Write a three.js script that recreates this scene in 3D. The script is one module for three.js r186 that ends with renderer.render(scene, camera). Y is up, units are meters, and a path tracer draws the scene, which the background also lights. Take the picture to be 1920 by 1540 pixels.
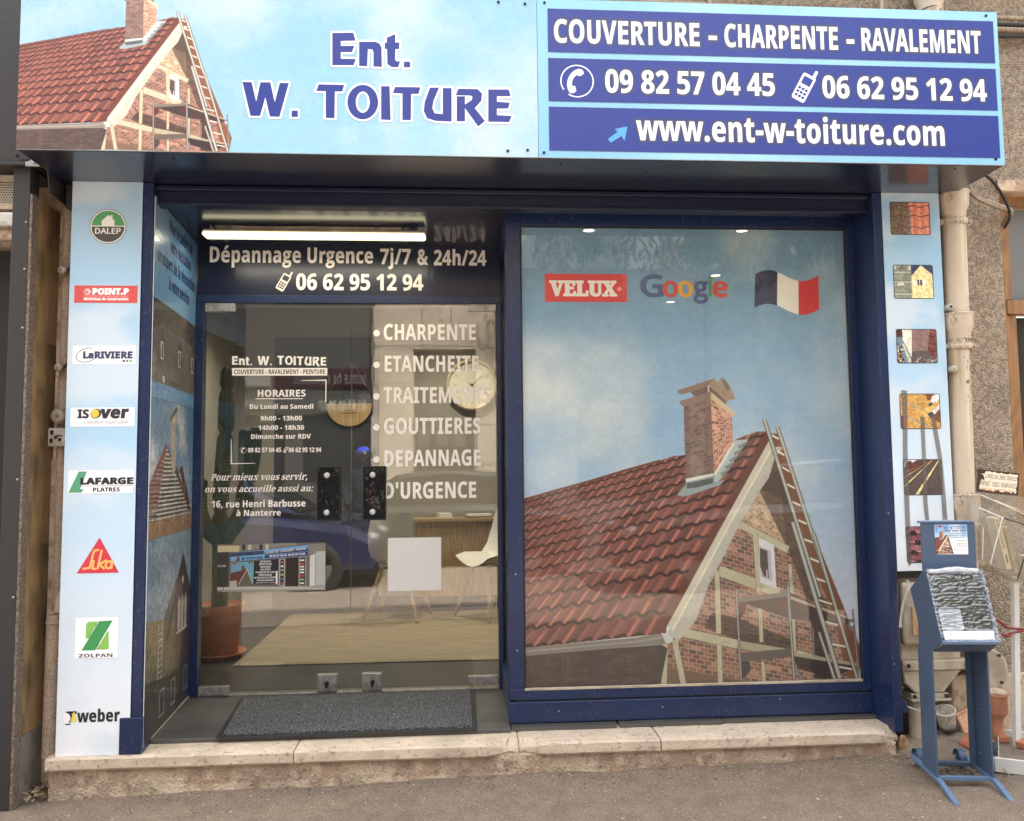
import * as THREE from 'three';
import { RoundedBoxGeometry } from 'three/addons/geometries/RoundedBoxGeometry.js';
import { MarchingCubes } from 'three/addons/objects/MarchingCubes.js';
import { RectAreaLightUniformsLib } from 'three/addons/lights/RectAreaLightUniformsLib.js';
import { mergeGeometries, mergeVertices, toCreasedNormals } from 'three/addons/utils/BufferGeometryUtils.js';

// ---------------------------------------------------------------- camera, sky, sun, exposure
const scene = new THREE.Scene();
const camera = new THREE.PerspectiveCamera(54.36, 1024 / 821, 0.05, 400);
camera.position.set(1.7504, 1.2308, 3.687);
camera.rotation.set(THREE.MathUtils.degToRad(4.101), THREE.MathUtils.degToRad(-3.826), THREE.MathUtils.degToRad(-0.54), 'YXZ');
const renderer = new THREE.WebGLRenderer({ antialias: true });
renderer.toneMapping = THREE.LinearToneMapping;
renderer.toneMappingExposure = 3.25;
renderer.shadowMap.enabled = true;
renderer.shadowMap.type = THREE.PCFSoftShadowMap;
RectAreaLightUniformsLib.init();

const SUN = new THREE.Vector3(0.35, 0.78, -0.52).normalize();
{ // a bright hazy sky, the sun high behind the shop so that the front stands in open shade
  const W = 512, H = 256, data = new Float32Array(W * H * 4);
  const hash = (x, y) => { const s = Math.sin(x * 127.1 + y * 311.7) * 43758.5453; return s - Math.floor(s); };
  const vn = (x, y, p) => { const xi = Math.floor(x), yi = Math.floor(y), f = x - xi, g = y - yi, a = f * f * (3 - 2 * f), b = g * g * (3 - 2 * g), m = (i) => ((i % p) + p) % p;
    return (hash(m(xi), yi) * (1 - a) + hash(m(xi + 1), yi) * a) * (1 - b) + (hash(m(xi), yi + 1) * (1 - a) + hash(m(xi + 1), yi + 1) * a) * b; };
  const d = new THREE.Vector3();
  for (let j = 0; j < H; j++) for (let i = 0; i < W; i++) {
    const el = ((j + 0.5) / H - 0.5) * Math.PI, az = ((i + 0.5) / W - 0.5) * 2 * Math.PI;
    d.set(Math.cos(az) * Math.cos(el), Math.sin(el), Math.sin(az) * Math.cos(el));
    const c = Math.max(0, d.dot(SUN)), up = Math.max(0, d.y);
    let n = 0, a = 0.5, f = 8;
    for (let o = 0; o < 4; o++, a *= 0.5, f *= 2) n += a * vn((i / W) * f * 2, (j / H) * f * 2, f * 2);
    const cloud = 0.8 + 0.45 * n;
    let L = d.y > -0.02 ? (0.75 + 0.45 * up) * cloud + 0.9 * c ** 8 + 2.0 * c ** 60 : 0.25;
    const blue = 1 - 0.5 * n;
    const k = (j * W + i) * 4;
    data[k] = L * (0.965 - 0.05 * blue * up); data[k + 1] = L * (1.0 - 0.015 * blue * up); data[k + 2] = L * (1.04 + 0.06 * blue * up); data[k + 3] = 1;
  }
  const t = new THREE.DataTexture(data, W, H, THREE.RGBAFormat, THREE.FloatType);
  t.mapping = THREE.EquirectangularReflectionMapping; t.magFilter = THREE.LinearFilter; t.minFilter = THREE.LinearFilter; t.needsUpdate = true;
  scene.background = t; scene.environment = t;
}
const sun = new THREE.DirectionalLight(new THREE.Color(1, 0.99, 0.98), 5);
sun.position.copy(SUN).multiplyScalar(30).add(new THREE.Vector3(2, 1, 0)); sun.target.position.set(2, 1, 0);
sun.castShadow = true; sun.shadow.radius = 3; sun.shadow.mapSize.set(2048, 2048);
Object.assign(sun.shadow.camera, { left: -10, right: 10, top: 10, bottom: -10, near: 1, far: 80 });
scene.add(sun); scene.add(sun.target);

// ---------------------------------------------------------------- helpers
let seedState = 12345;
const rnd = () => { seedState = (seedState + 0x6d2b79f5) | 0; let t = Math.imul(seedState ^ (seedState >>> 15), 1 | seedState); t = (t + Math.imul(t ^ (t >>> 7), 61 | t)) ^ t; return ((t ^ (t >>> 14)) >>> 0) / 4294967296; };
const rr = (a, b) => a + (b - a) * rnd();
const hash2 = (x, y, s) => { let h = (x * 374761393 + y * 668265263 + s * 974634777) | 0; h = Math.imul(h ^ (h >>> 13), 1274126177); return ((h ^ (h >>> 16)) >>> 0) / 4294967296; };
// value noise that tiles with period p
function vnoise(x, y, p, s) {
  const xi = Math.floor(x), yi = Math.floor(y), f = x - xi, g = y - yi, a = f * f * (3 - 2 * f), b = g * g * (3 - 2 * g), m = (i) => ((i % p) + p) % p;
  const x0 = m(xi), x1 = m(xi + 1), y0 = m(yi), y1 = m(yi + 1);
  return (hash2(x0, y0, s) * (1 - a) + hash2(x1, y0, s) * a) * (1 - b) + (hash2(x0, y1, s) * (1 - a) + hash2(x1, y1, s) * a) * b;
}
function fbm(u, v, f, oct, s) { let n = 0, a = 0.5, t = 0; for (let o = 0; o < oct; o++, a *= 0.5, f *= 2) { n += a * vnoise(u * f, v * f, f, s + o); t += a; } return n / t; }
const clamp = THREE.MathUtils.clamp, lerp = THREE.MathUtils.lerp, smooth = THREE.MathUtils.smoothstep;
const toS = (c) => 255 * (c <= 0.0031308 ? 12.92 * c : 1.055 * Math.pow(c, 1 / 2.4) - 0.055);

// tiling data textures; fn(u, v) gives [r, g, b] linear 0..1 for colour or one number
function dataTex(size, fn, colour) {
  const d = new Uint8Array(size * size * 4);
  for (let y = 0; y < size; y++) for (let x = 0; x < size; x++) {
    const c = fn(x / size, y / size, x, y), k = (y * size + x) * 4;
    if (colour) { d[k] = clamp(toS(c[0]), 0, 255); d[k + 1] = clamp(toS(c[1]), 0, 255); d[k + 2] = clamp(toS(c[2]), 0, 255); } else d[k] = d[k + 1] = d[k + 2] = clamp(c * 255, 0, 255);
    d[k + 3] = 255;
  }
  const t = new THREE.DataTexture(d, size, size, THREE.RGBAFormat);
  t.magFilter = THREE.LinearFilter; t.minFilter = THREE.LinearMipmapLinearFilter; t.wrapS = t.wrapT = THREE.RepeatWrapping;
  if (colour) t.colorSpace = THREE.SRGBColorSpace;
  t.needsUpdate = true;
  return t;
}
const rep = (t, x, y = x) => { const c = t.clone(); c.repeat.set(x, y); c.needsUpdate = true; return c; };

const used = new Map();
function numbered(n) { const k = used.get(n) ?? 0; used.set(n, k + 1); return k ? n + '_' + String(k).padStart(3, '0') : n; }
function tag(o, label, category, group, kind) { if (label) o.userData.label = label; if (category) o.userData.category = category; if (group) o.userData.group = group; if (kind) o.userData.kind = kind; return o; }
function thing(name, label, category, p = [0, 0, 0], turn = 0, group) {
  const o = new THREE.Group(); o.name = numbered(name); o.position.set(...p); o.rotation.y = turn; scene.add(o);
  return tag(o, label, category, group);
}
function mesh(name, g, m, parent = scene, p, r, label) {
  const geo = Array.isArray(g) ? merge(g) : g;
  const o = new THREE.Mesh(geo, m); o.name = parent === scene ? numbered(name) : name;
  o.castShadow = o.receiveShadow = true;
  if (p) o.position.set(...p);
  if (r) o.rotation.set(...r);
  if (label) o.userData.label = label;
  parent.add(o);
  return o;
}
function struct(name, g, m, p, r) { const o = mesh(name, g, m, scene, p, r); o.userData.kind = 'structure'; return o; }
// uv in metres from the face directions
function metre(g, k = 1, ox = 0, oy = 0) {
  let q = g.index ? g.toNonIndexed() : g;
  const P = q.attributes.position, uv = new Float32Array(P.count * 2), a = new THREE.Vector3(), b = new THREE.Vector3(), c = new THREE.Vector3(), n = new THREE.Vector3();
  for (let i = 0; i < P.count; i += 3) {
    a.fromBufferAttribute(P, i); b.fromBufferAttribute(P, i + 1); c.fromBufferAttribute(P, i + 2);
    n.copy(b).sub(a).cross(c.clone().sub(a)); const X = Math.abs(n.x), Y = Math.abs(n.y), Z = Math.abs(n.z);
    [a, b, c].forEach((v, j) => { const s = X >= Y && X >= Z ? [v.z, v.y] : Y >= Z ? [v.x, v.z] : [v.x, v.y]; uv[(i + j) * 2] = s[0] * k + ox; uv[(i + j) * 2 + 1] = s[1] * k + oy; });
  }
  q.setAttribute('uv', new THREE.BufferAttribute(uv, 2));
  return q;
}
function merge(list) {
  const l = list.map((g) => { let q = g.index ? g.toNonIndexed() : g; for (const n of Object.keys(q.attributes)) if (!['position', 'normal', 'uv'].includes(n)) q.deleteAttribute(n); q.groups = []; q.clearGroups?.(); return q; });
  return mergeGeometries(l);
}
const at = (g, x = 0, y = 0, z = 0) => g.translate(x, y, z);
const bx = (w, h, d, x = 0, y = 0, z = 0) => metre(at(new THREE.BoxGeometry(w, h, d), x, y, z));
// box between two corners, edges rounded by r
function bb(x0, y0, z0, x1, y1, z1, r = 0.002) {
  const w = x1 - x0, h = y1 - y0, d = z1 - z0, q = Math.min(r, w * 0.45, h * 0.45, d * 0.45);
  const g = r > 0 ? new RoundedBoxGeometry(w, h, d, 2, q) : new THREE.BoxGeometry(w, h, d);
  return metre(at(g, (x0 + x1) / 2, (y0 + y1) / 2, (z0 + z1) / 2));
}
const cyl = (r0, r1, h, x = 0, y = 0, z = 0, n = 24) => at(new THREE.CylinderGeometry(r1, r0, h, n), x, y, z);
// uv of a turned piece in metres round it and along it
function round(g, r, h) { const u = g.attributes.uv; for (let i = 0; i < u.count; i++) u.setXY(i, u.getX(i) * Math.round(Math.max(1, 6.28 * r * 4)) / 4, u.getY(i) * h); return g; }
const V = (...a) => new THREE.Vector3(...a);
const tube = (pts, r, n = 8, seg) => new THREE.TubeGeometry(new THREE.CatmullRomCurve3(pts.map((p) => V(...p)), false, 'centripetal'), seg ?? pts.length * 6, r, n, false);
const lathe = (pts, n = 32) => new THREE.LatheGeometry(pts.map((p) => new THREE.Vector2(...p)), n);
function prism(pts, depth, bevel = 0) { // polygon in x, y pushed along z from 0 to depth
  const s = new THREE.Shape(pts.map((p) => new THREE.Vector2(...p)));
  return metre(new THREE.ExtrudeGeometry(s, { depth: depth - 2 * bevel, bevelEnabled: bevel > 0, bevelSize: bevel, bevelThickness: bevel, bevelSegments: 2, bevelOffset: -bevel }).translate(0, 0, bevel));
}
function bar(a, b, w, h, r = 0.0015) { // rounded bar from a to b
  const A = V(...a), B = V(...b), L = A.distanceTo(B), g = metre(new RoundedBoxGeometry(w, h, L, 1, Math.min(r, w * 0.4, h * 0.4)));
  const m = new THREE.Matrix4().lookAt(A, B, Math.abs(B.y - A.y) > 0.95 * L ? V(0, 0, 1) : V(0, 1, 0)); m.setPosition(A.add(B).multiplyScalar(0.5));
  return g.applyMatrix4(m);
}
function roughen(g, amp, f = 20, s = 1) { // shifts welded vertices by noise
  let q = g.clone(); q.deleteAttribute('normal'); const uv = q.attributes.uv; q = mergeVertices(q, 1e-5);
  const P = q.attributes.position;
  for (let i = 0; i < P.count; i++) { const x = P.getX(i), y = P.getY(i), z = P.getZ(i), n = (t) => fbm((x * 1.3 + z * 0.7 + t) / 8, (y * 1.1 - z * 0.9 + t) / 8, f, 3, s + t) - 0.5; P.setXYZ(i, x + amp * n(1), y + amp * n(2), z + amp * n(3)); }
  q.computeVertexNormals();
  return q;
}
// ---------------------------------------------------------------- materials
const T = {};
T.fine = dataTex(256, (u, v) => fbm(u, v, 16, 4, 3));
T.brush = dataTex(256, (u, v) => 0.6 * fbm(u, v * 0.15, 40, 3, 5) + 0.4 * fbm(u, v, 8, 4, 6));
T.soft = dataTex(256, (u, v) => fbm(u, v, 4, 5, 9));
T.grain = dataTex(512, (u, v, x, y) => 0.5 * hash2(x, y, 2) + 0.5 * fbm(u, v, 64, 3, 8));
T.pebble = (() => { // roughcast: thrown mortar, round lumps with pits between
  const n = 46, pts = [];
  for (let j = 0; j < n; j++) for (let i = 0; i < n; i++) pts.push([(i + hash2(i, j, 1)) / n, (j + hash2(i, j, 2)) / n, 0.5 + 0.5 * hash2(i, j, 3)]);
  return dataTex(512, (u, v) => { const ci = Math.floor(u * n), cj = Math.floor(v * n); let h = 0;
    for (let b = -1; b <= 1; b++) for (let a = -1; a <= 1; a++) { const i = (ci + a + n) % n, j = (cj + b + n) % n, p = pts[j * n + i]; let dx = Math.abs(p[0] - u), dy = Math.abs(p[1] - v); dx = Math.min(dx, 1 - dx); dy = Math.min(dy, 1 - dy); h = Math.max(h, p[2] * (1 - Math.hypot(dx, dy) * n * 1.15)); }
    return 0.15 + 0.75 * Math.max(0, h) + 0.12 * fbm(u, v, 64, 2, 4); });
})();
const tone = (a, b, f, s, o = 4) => dataTex(512, (u, v) => { const n = smooth(fbm(u, v, f, o, s), 0.28, 0.72); return [0, 1, 2].map((k) => lerp(a[k], b[k], n)); }, true);
T.asphalt = dataTex(512, (u, v, x, y) => { const n = fbm(u, v, 9, 5, 21), g = hash2(x >> 2, y >> 2, 7), g2 = hash2((x + 2) >> 1, (y + 1) >> 1, 13), w = g > 0.985 ? 0.2 : g < 0.07 ? -0.06 : 0; const b = 0.165 + 0.07 * (n - 0.5) + 0.6 * w + 0.06 * (g - 0.5) + (g2 > 0.975 ? 0.12 : 0) + 0.05 * (hash2(x, y, 4) - 0.5); return [b * 1.36, b * 0.99, b * 0.71]; }, true);
T.stone = dataTex(512, (u, v, x, y) => { const n = fbm(u, v, 6, 5, 31), m = fbm(u, v * 2, 14, 3, 33), p = smooth(fbm(u, v, 48, 3, 35), 0.66, 0.76); const k = 0.83 + 0.34 * (n - 0.5) + 0.2 * (m - 0.5) - 0.3 * p; return [0.7 * k, 0.555 * k, 0.415 * k]; }, true);
T.riser = dataTex(512, (u, v) => { const n = fbm(u, v, 5, 5, 41), m = smooth(fbm(u, v, 9, 4, 43), 0.5, 0.72), p = smooth(fbm(u, v, 40, 3, 45), 0.6, 0.75); const k = 0.9 + 0.5 * (n - 0.5) - 0.28 * p, q = 0.35 * smooth(fbm(u, v, 7, 5, 47), 0.64, 0.7); return [lerp(lerp(0.62, 0.42, m), 0.2, q) * k, lerp(lerp(0.48, 0.3, m), 0.18, q) * k, lerp(lerp(0.35, 0.21, m), 0.085, q) * k]; }, true);
T.rough = dataTex(512, (u, v, x, y) => { const n = fbm(u, v, 4, 4, 51), g = fbm(u, v, 60, 2, 53); const k = 0.8 + 0.35 * (n - 0.5) + 0.75 * (g - 0.5); return [0.44 * k, 0.355 * k, 0.265 * k]; }, true);
T.rustBoard = dataTex(512, (u, v) => { const n = fbm(u, v, 5, 5, 61), m = smooth(fbm(u, v * 0.5, 6, 4, 63), 0.45, 0.75), s = fbm(u * 3, v * 0.25, 12, 3, 65); const k = 0.75 + 0.6 * (n - 0.5) + 0.35 * (s - 0.5); return [lerp(0.36, 0.16, m) * k, lerp(0.225, 0.095, m) * k, lerp(0.095, 0.045, m) * k]; }, true);
T.rustPipe = dataTex(512, (u, v) => { const n = fbm(u, v, 6, 4, 71), s = smooth(fbm(u, v, 78, 2, 73), 0.56, 0.66) * smooth(fbm(u, v, 5, 3, 75), 0.3, 0.6); return [lerp(0.5, 0.3, s) * (0.85 + 0.3 * n), lerp(0.4, 0.15, s) * (0.85 + 0.3 * n), lerp(0.31, 0.07, s) * (0.85 + 0.3 * n)]; }, true);
T.pipe = dataTex(512, (u, v) => { const n = fbm(u, v, 4, 5, 81), st = smooth(fbm(u * 2, v * 0.3, 8, 4, 83), 0.5, 0.78), p = smooth(fbm(u, v, 60, 2, 85), 0.68, 0.74) * smooth(fbm(u, v, 4, 3, 87), 0.42, 0.6); const k = 0.88 + 0.3 * (n - 0.5); return [lerp(lerp(0.64, 0.43, st), 0.13, p) * k, lerp(lerp(0.54, 0.32, st), 0.08, p) * k, lerp(lerp(0.41, 0.19, st), 0.04, p) * k]; }, true);
T.wood = dataTex(512, (u, v) => { const w = fbm(u, v * 0.2, 6, 3, 91) * 9 + u * 26, r = 0.5 + 0.5 * Math.sin(w * 6.283), g = fbm(u * 4, v * 0.25, 32, 3, 93); const k = 0.72 + 0.22 * r + 0.35 * (g - 0.5); return [0.42 * k, 0.29 * k, 0.165 * k]; }, true);
T.terra = tone([0.36, 0.125, 0.06], [0.47, 0.18, 0.09], 5, 101);
T.slate = dataTex(512, (u, v) => { const n = fbm(u, v, 4, 5, 111), s = fbm(u * 0.4, v * 2, 12, 3, 113); const k = 0.075 + 0.045 * (n - 0.5) + 0.02 * (s - 0.5); return [k * 1.08, k, k * 0.92]; }, true);
T.mat = dataTex(256, (u, v, x, y) => { const h = hash2(x >> 1, y >> 1, 12), k = h > 0.66 ? 0.17 : h < 0.4 ? 0.022 : 0.065; return [k, k * 0.98, k * 0.99]; }, true);
T.rug = dataTex(512, (u, v) => { const w = Math.sin((v * 60 + 1.2 * fbm(u, v, 4, 3, 121)) * 6.283), n = fbm(u * 0.4, v * 3, 24, 3, 123); const k = 0.8 + 0.12 * w + 0.4 * (n - 0.5); return [0.5 * k, 0.4 * k, 0.26 * k]; }, true);
T.soil = dataTex(512, (u, v, x, y) => { const n = fbm(u, v, 6, 5, 131), g = hash2(x >> 1, y >> 1, 5); const k = 0.75 + 0.7 * (n - 0.5) + (g > 0.94 ? 0.35 : g < 0.1 ? -0.2 : 0); return [0.36 * k, 0.28 * k, 0.2 * k]; }, true);
T.cactus = dataTex(256, (u, v) => { const n = fbm(u, v, 8, 4, 141); return [0.035 + 0.03 * n, 0.06 + 0.05 * n, 0.022 + 0.015 * n]; }, true);
T.navy = dataTex(512, (u, v, x, y) => { const n = fbm(u, v, 4, 5, 181), d = fbm(u * 3, v * 0.2, 24, 3, 183), c = fbm(u, v, 70, 2, 185), chip = c > 0.8 ? 0.05 : 0, dust = hash2(x >> 1, y >> 1, 19) > 0.998 ? 0.02 : 0; const k = 0.86 + 0.3 * (n - 0.5) + 0.22 * (d - 0.5); return [0.014 * k + chip + dust, 0.029 * k + chip + dust, 0.09 * k + chip * 0.9 + dust]; }, true);
T.metalTone = tone([0.33, 0.32, 0.3], [0.48, 0.46, 0.43], 10, 151);

const std = (o) => new THREE.MeshStandardMaterial(o);
const phy = (o) => new THREE.MeshPhysicalMaterial(o);
const lin = (r, g, b) => new THREE.Color().setRGB(r, g, b);
const M = {
  navy: std({ map: rep(T.navy, 1.5), roughness: 0.32, bumpMap: rep(T.brush, 3), bumpScale: 0.0008, roughnessMap: null }),
  navyGloss: phy({ color: lin(0.009, 0.013, 0.035), clearcoat: 0.8, clearcoatRoughness: 0.14, roughness: 0.3, bumpMap: rep(T.soft, 1.5), bumpScale: 0.0025 }),
  navyDark: std({ color: lin(0.009, 0.013, 0.036), roughness: 0.28, bumpMap: rep(T.brush, 2), bumpScale: 0.0008 }),
  asphalt: std({ map: rep(T.asphalt, 1.6), roughness: 0.95, bumpMap: rep(T.grain, 3), bumpScale: 0.004 }),
  stone: std({ map: rep(T.stone, 1.3), roughness: 0.7, bumpMap: rep(T.fine, 5), bumpScale: 0.003 }),
  riser: std({ map: rep(T.riser, 1.1), roughness: 0.92, bumpMap: rep(T.fine, 7), bumpScale: 0.008 }),
  roughcast: std({ map: rep(T.rough, 1.3), roughness: 0.96, bumpMap: rep(T.pebble, 2.6), bumpScale: 0.014 }),
  plaster: std({ map: rep(T.riser, 0.7), roughness: 0.95, bumpMap: rep(T.fine, 4), bumpScale: 0.006 }),
  rustBoard: std({ map: rep(T.rustBoard, 1.1), roughness: 0.85, bumpMap: rep(T.fine, 6), bumpScale: 0.002 }),
  rustPipe: std({ map: rep(T.rustPipe, 4, 4), roughness: 0.85, bumpMap: rep(T.fine, 5), bumpScale: 0.002 }),
  pipe: std({ map: rep(T.pipe, 2, 1.4), roughness: 0.55, bumpMap: rep(T.soft, 2), bumpScale: 0.002 }),
  pipeFlat: std({ map: rep(T.pipe, 2.2), roughness: 0.55, bumpMap: rep(T.soft, 3), bumpScale: 0.003 }),
  greyMetal: std({ color: lin(0.04, 0.037, 0.035), roughness: 0.55, metalness: 0.2, bumpMap: rep(T.fine, 3), bumpScale: 0.001 }),
  speckMetal: std({ map: rep(tone([0.08, 0.06, 0.045], [0.24, 0.18, 0.13], 90, 161, 2), 3), roughness: 0.7, bumpMap: rep(T.fine, 9), bumpScale: 0.003 }),
  darkVoid: std({ color: lin(0.02, 0.019, 0.018), roughness: 0.8 }),
  galv: std({ map: rep(T.metalTone, 3), roughness: 0.35, metalness: 0.85 }),
  steel: std({ map: rep(T.metalTone, 6), roughness: 0.32, metalness: 0.7, bumpMap: rep(T.grain, 10), bumpScale: 0.0004 }),
  screw: std({ color: lin(0.02, 0.02, 0.03), roughness: 0.4, metalness: 0.6 }),
  whitePlastic: std({ map: rep(tone([0.42, 0.38, 0.31], [0.62, 0.58, 0.5], 9, 191), 3), roughness: 0.4, bumpMap: rep(T.fine, 4), bumpScale: 0.0006 }),
  beigePlastic: std({ map: rep(tone([0.34, 0.28, 0.2], [0.47, 0.4, 0.3], 9, 171), 2), roughness: 0.5, bumpMap: rep(T.fine, 5), bumpScale: 0.001 }),
  edgeWhite: std({ color: lin(0.62, 0.68, 0.72), roughness: 0.35 }),
  slate: std({ map: rep(T.slate, 1.2), roughness: 0.45, bumpMap: rep(T.soft, 3), bumpScale: 0.002 }),
  rubber: std({ color: lin(0.022, 0.021, 0.022), roughness: 0.65 }),
  mat: std({ map: rep(T.mat, 2.2), roughness: 1, bumpMap: rep(T.mat, 2.2), bumpScale: 0.008 }),
  rug: std({ map: rep(T.rug, 0.7), color: lin(0.72, 0.74, 0.78), roughness: 1, bumpMap: rep(T.rug, 0.7), bumpScale: 0.003 }),
  wood: std({ map: rep(T.wood, 1), roughness: 0.5, bumpMap: rep(T.wood, 1), bumpScale: 0.0006 }),
  oak: std({ map: rep(T.wood, 1.4), color: lin(1, 0.98, 0.92), roughness: 0.5 }),
  windowWood: std({ map: rep(T.wood, 0.9), color: lin(0.8, 0.6, 0.42), roughness: 0.6, bumpMap: rep(T.wood, 0.9), bumpScale: 0.001 }),
  clay: std({ map: rep(T.terra, 2), color: lin(1.05, 1.25, 1.5), roughness: 0.8, bumpMap: rep(T.fine, 4), bumpScale: 0.001 }),
  terra: std({ map: rep(T.terra, 2), roughness: 0.8, bumpMap: rep(T.fine, 4), bumpScale: 0.001 }),
  soil: std({ map: rep(T.soil, 3), roughness: 1, bumpMap: rep(T.grain, 4), bumpScale: 0.006 }),
  cactus: std({ map: rep(T.cactus, 3), roughness: 0.7, bumpMap: rep(T.fine, 8), bumpScale: 0.004 }),
  wall: std({ color: lin(0.33, 0.31, 0.27), roughness: 0.9, bumpMap: rep(T.fine, 3), bumpScale: 0.0008 }),
  ceiling: std({ color: lin(0.62, 0.6, 0.56), roughness: 0.95 }),
  darkWall: std({ color: lin(0.045, 0.046, 0.05), roughness: 0.6 }),
  white: std({ color: lin(0.72, 0.71, 0.68), roughness: 0.45 }),
  kiosk: std({ color: lin(0.062, 0.099, 0.165), roughness: 0.5, bumpMap: rep(T.grain, 12), bumpScale: 0.0003 }),
  kioskEdge: std({ color: lin(0.11, 0.18, 0.29), roughness: 0.45 }),
  blackGloss: std({ color: lin(0.01, 0.011, 0.01), roughness: 0.08, bumpMap: rep(T.soft, 3, 2), bumpScale: 0.006 }),
  black: std({ color: lin(0.012, 0.012, 0.013), roughness: 0.5 }),
  glass: phy({ color: lin(0.93, 0.95, 0.93), roughness: 0, transmission: 1, thickness: 0, ior: 1.72, bumpMap: rep(T.soft, 0.35), bumpScale: 0.0012 }),
  windowGlass: phy({ color: lin(0.97, 0.98, 0.97), roughness: 0, transmission: 1, thickness: 0, ior: 1.37 }),
  plainGlass: phy({ color: lin(0.95, 0.96, 0.95), roughness: 0, transmission: 1, thickness: 0, ior: 1.6 }),
  plexi: phy({ color: lin(0.93, 0.91, 0.86), roughness: 0.04, transmission: 0.93, thickness: 0, ior: 1.6, bumpMap: rep(T.soft, 2), bumpScale: 0.002 }),
  cable: std({ map: rep(T.pipe, 6), color: lin(0.62, 0.6, 0.58), roughness: 0.6 }),
  blackCable: std({ color: lin(0.012, 0.012, 0.012), roughness: 0.5 }),
  redCable: std({ color: lin(0.22, 0.014, 0.02), roughness: 0.45 }),
};
M.slab = M.stone;

// ---------------------------------------------------------------- printing on canvases
function canvas(w, h) { const c = document.createElement('canvas'); c.width = Math.round(w); c.height = Math.round(h); return c; }
function tex(c) { const t = new THREE.CanvasTexture(c); t.colorSpace = THREE.SRGBColorSpace; t.magFilter = THREE.LinearFilter; t.minFilter = THREE.LinearMipmapLinearFilter; t.anisotropy = 8; return t; }
// a canvas that covers x0..x1, y0..y1 in metres; draw in metres through X and Y
function art(x0, y0, x1, y1, k, draw, bg) {
  const c = canvas((x1 - x0) * k, (y1 - y0) * k), g = c.getContext('2d');
  const A = { c, g, k, x0, y0, x1, y1, X: (x) => (x - x0) * k, Y: (y) => (y1 - y) * k };
  if (bg) { g.fillStyle = bg; g.fillRect(0, 0, c.width, c.height); }
  draw(A, g, A.X, A.Y);
  return c;
}
const FONT = { sans: 'bold 100px sans-serif', reg: '100px sans-serif', serif: 'bold 100px serif', serifreg: '100px serif', mono: 'bold 100px monospace' };
// text whose ink runs from pixel xa to xb on the baseline yb with capitals cap pixels tall
function ink(g, s, xa, xb, yb, cap, o = {}) {
  g.save(); g.font = FONT[o.font ?? 'sans'];
  const m = g.measureText(s), L = -(m.actualBoundingBoxLeft ?? 0), R = m.actualBoundingBoxRight ?? m.width, ky = cap / 71.4, kx = (xb - xa) / (R - L);
  g.transform(kx, (o.rise ?? 0) * kx, -(o.skew ?? 0) * ky, ky, xa, yb); g.translate(-L, 0);
  g.lineJoin = 'round';
  if (o.halo) { g.strokeStyle = o.halo; g.lineWidth = o.haloWidth ?? 18; g.strokeText(s, 0, 0); }
  g.fillStyle = g.strokeStyle = o.color ?? '#fff';
  if (o.heavy) { g.lineWidth = o.heavy; g.strokeText(s, 0, 0); }
  g.fillText(s, 0, 0); g.restore();
}
const inkM = (A, s, x0, x1, yb, cap, o) => ink(A.g, s, A.X(x0), A.X(x1), A.Y(yb), cap * A.k, o);
function poly(g, pts, fill, stroke, lw) { g.beginPath(); pts.forEach((p, i) => (i ? g.lineTo(p[0], p[1]) : g.moveTo(p[0], p[1]))); g.closePath(); if (fill) { g.fillStyle = fill; g.fill(); } if (stroke) { g.strokeStyle = stroke; g.lineWidth = lw; g.stroke(); } }
const rgb = (r, g, b, a = 1) => `rgba(${r | 0},${g | 0},${b | 0},${a})`;
function vary(c, d, r = rnd) { const k = 1 + d * (r() - 0.5) * 2; return rgb(clamp(c[0] * k, 0, 255), clamp(c[1] * k, 0, 255), clamp(c[2] * k, 0, 255)); }
// printed sky: blue from top to bottom with wisps of cloud
function skyPrint(g, w, h, top, bottom, cloud, o = {}) {
  const im = g.createImageData(w, h), d = im.data, f = o.f ?? 3, s = o.seed ?? 1, asp = w / h, mid = o.mid;
  for (let y = 0; y < h; y++) for (let x = 0; x < w; x++) {
    const v = y / h, u = x / w, n = fbm((u * asp * (o.sx ?? 1)) / 8 + 0.13 * s, v / 8, Math.round(f * 8), 5, s), m = smooth(n, o.lo ?? 0.45, o.hi ?? 0.75) * (o.amount ?? 1);
    const t = mid ? (v < o.midAt ? [0, 1, 2].map((c) => lerp(top[c], mid[c], v / o.midAt)) : [0, 1, 2].map((c) => lerp(mid[c], bottom[c], (v - o.midAt) / (1 - o.midAt)))) : [0, 1, 2].map((c) => lerp(top[c], bottom[c], v));
    const k = (y * w + x) * 4; for (let c = 0; c < 3; c++) d[k + c] = lerp(t[c], cloud[c], m); d[k + 3] = 255;
  }
  g.putImageData(im, 0, 0);
}
// printed-photograph look: ink softened a little and mottled with fine grain
function photoize(c, soft = 0.5, grain = 0.07, seed = 3) {
  const g = c.getContext('2d'), w = c.width, h = c.height, b = canvas(w, h), h2 = b.getContext('2d'); h2.drawImage(c, 0, 0);
  g.save(); for (const [dx, dy, a] of [[1, 0, 0.5], [-1, 0, 0.33], [0, 1, 0.25], [0, -1, 0.2]]) { g.globalAlpha = a * soft * 1.6; g.drawImage(b, dx, dy); } g.restore();
  const im = g.getImageData(0, 0, w, h), d = im.data;
  for (let y = 0; y < h; y++) for (let x = 0; x < w; x++) { const k = (y * w + x) * 4, n = 1 + grain * ((hash2(x >> 1, y >> 1, seed) - 0.5) + 0.8 * (hash2(x >> 3, y >> 2, seed + 1) - 0.5) + 1.3 * (vnoise(x / 14, y / 14, 4096, seed + 2) - 0.5)); for (let q = 0; q < 3; q++) d[k + q] = clamp(d[k + q] * n, 0, 255); }
  g.putImageData(im, 0, 0); return c;
}
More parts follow.
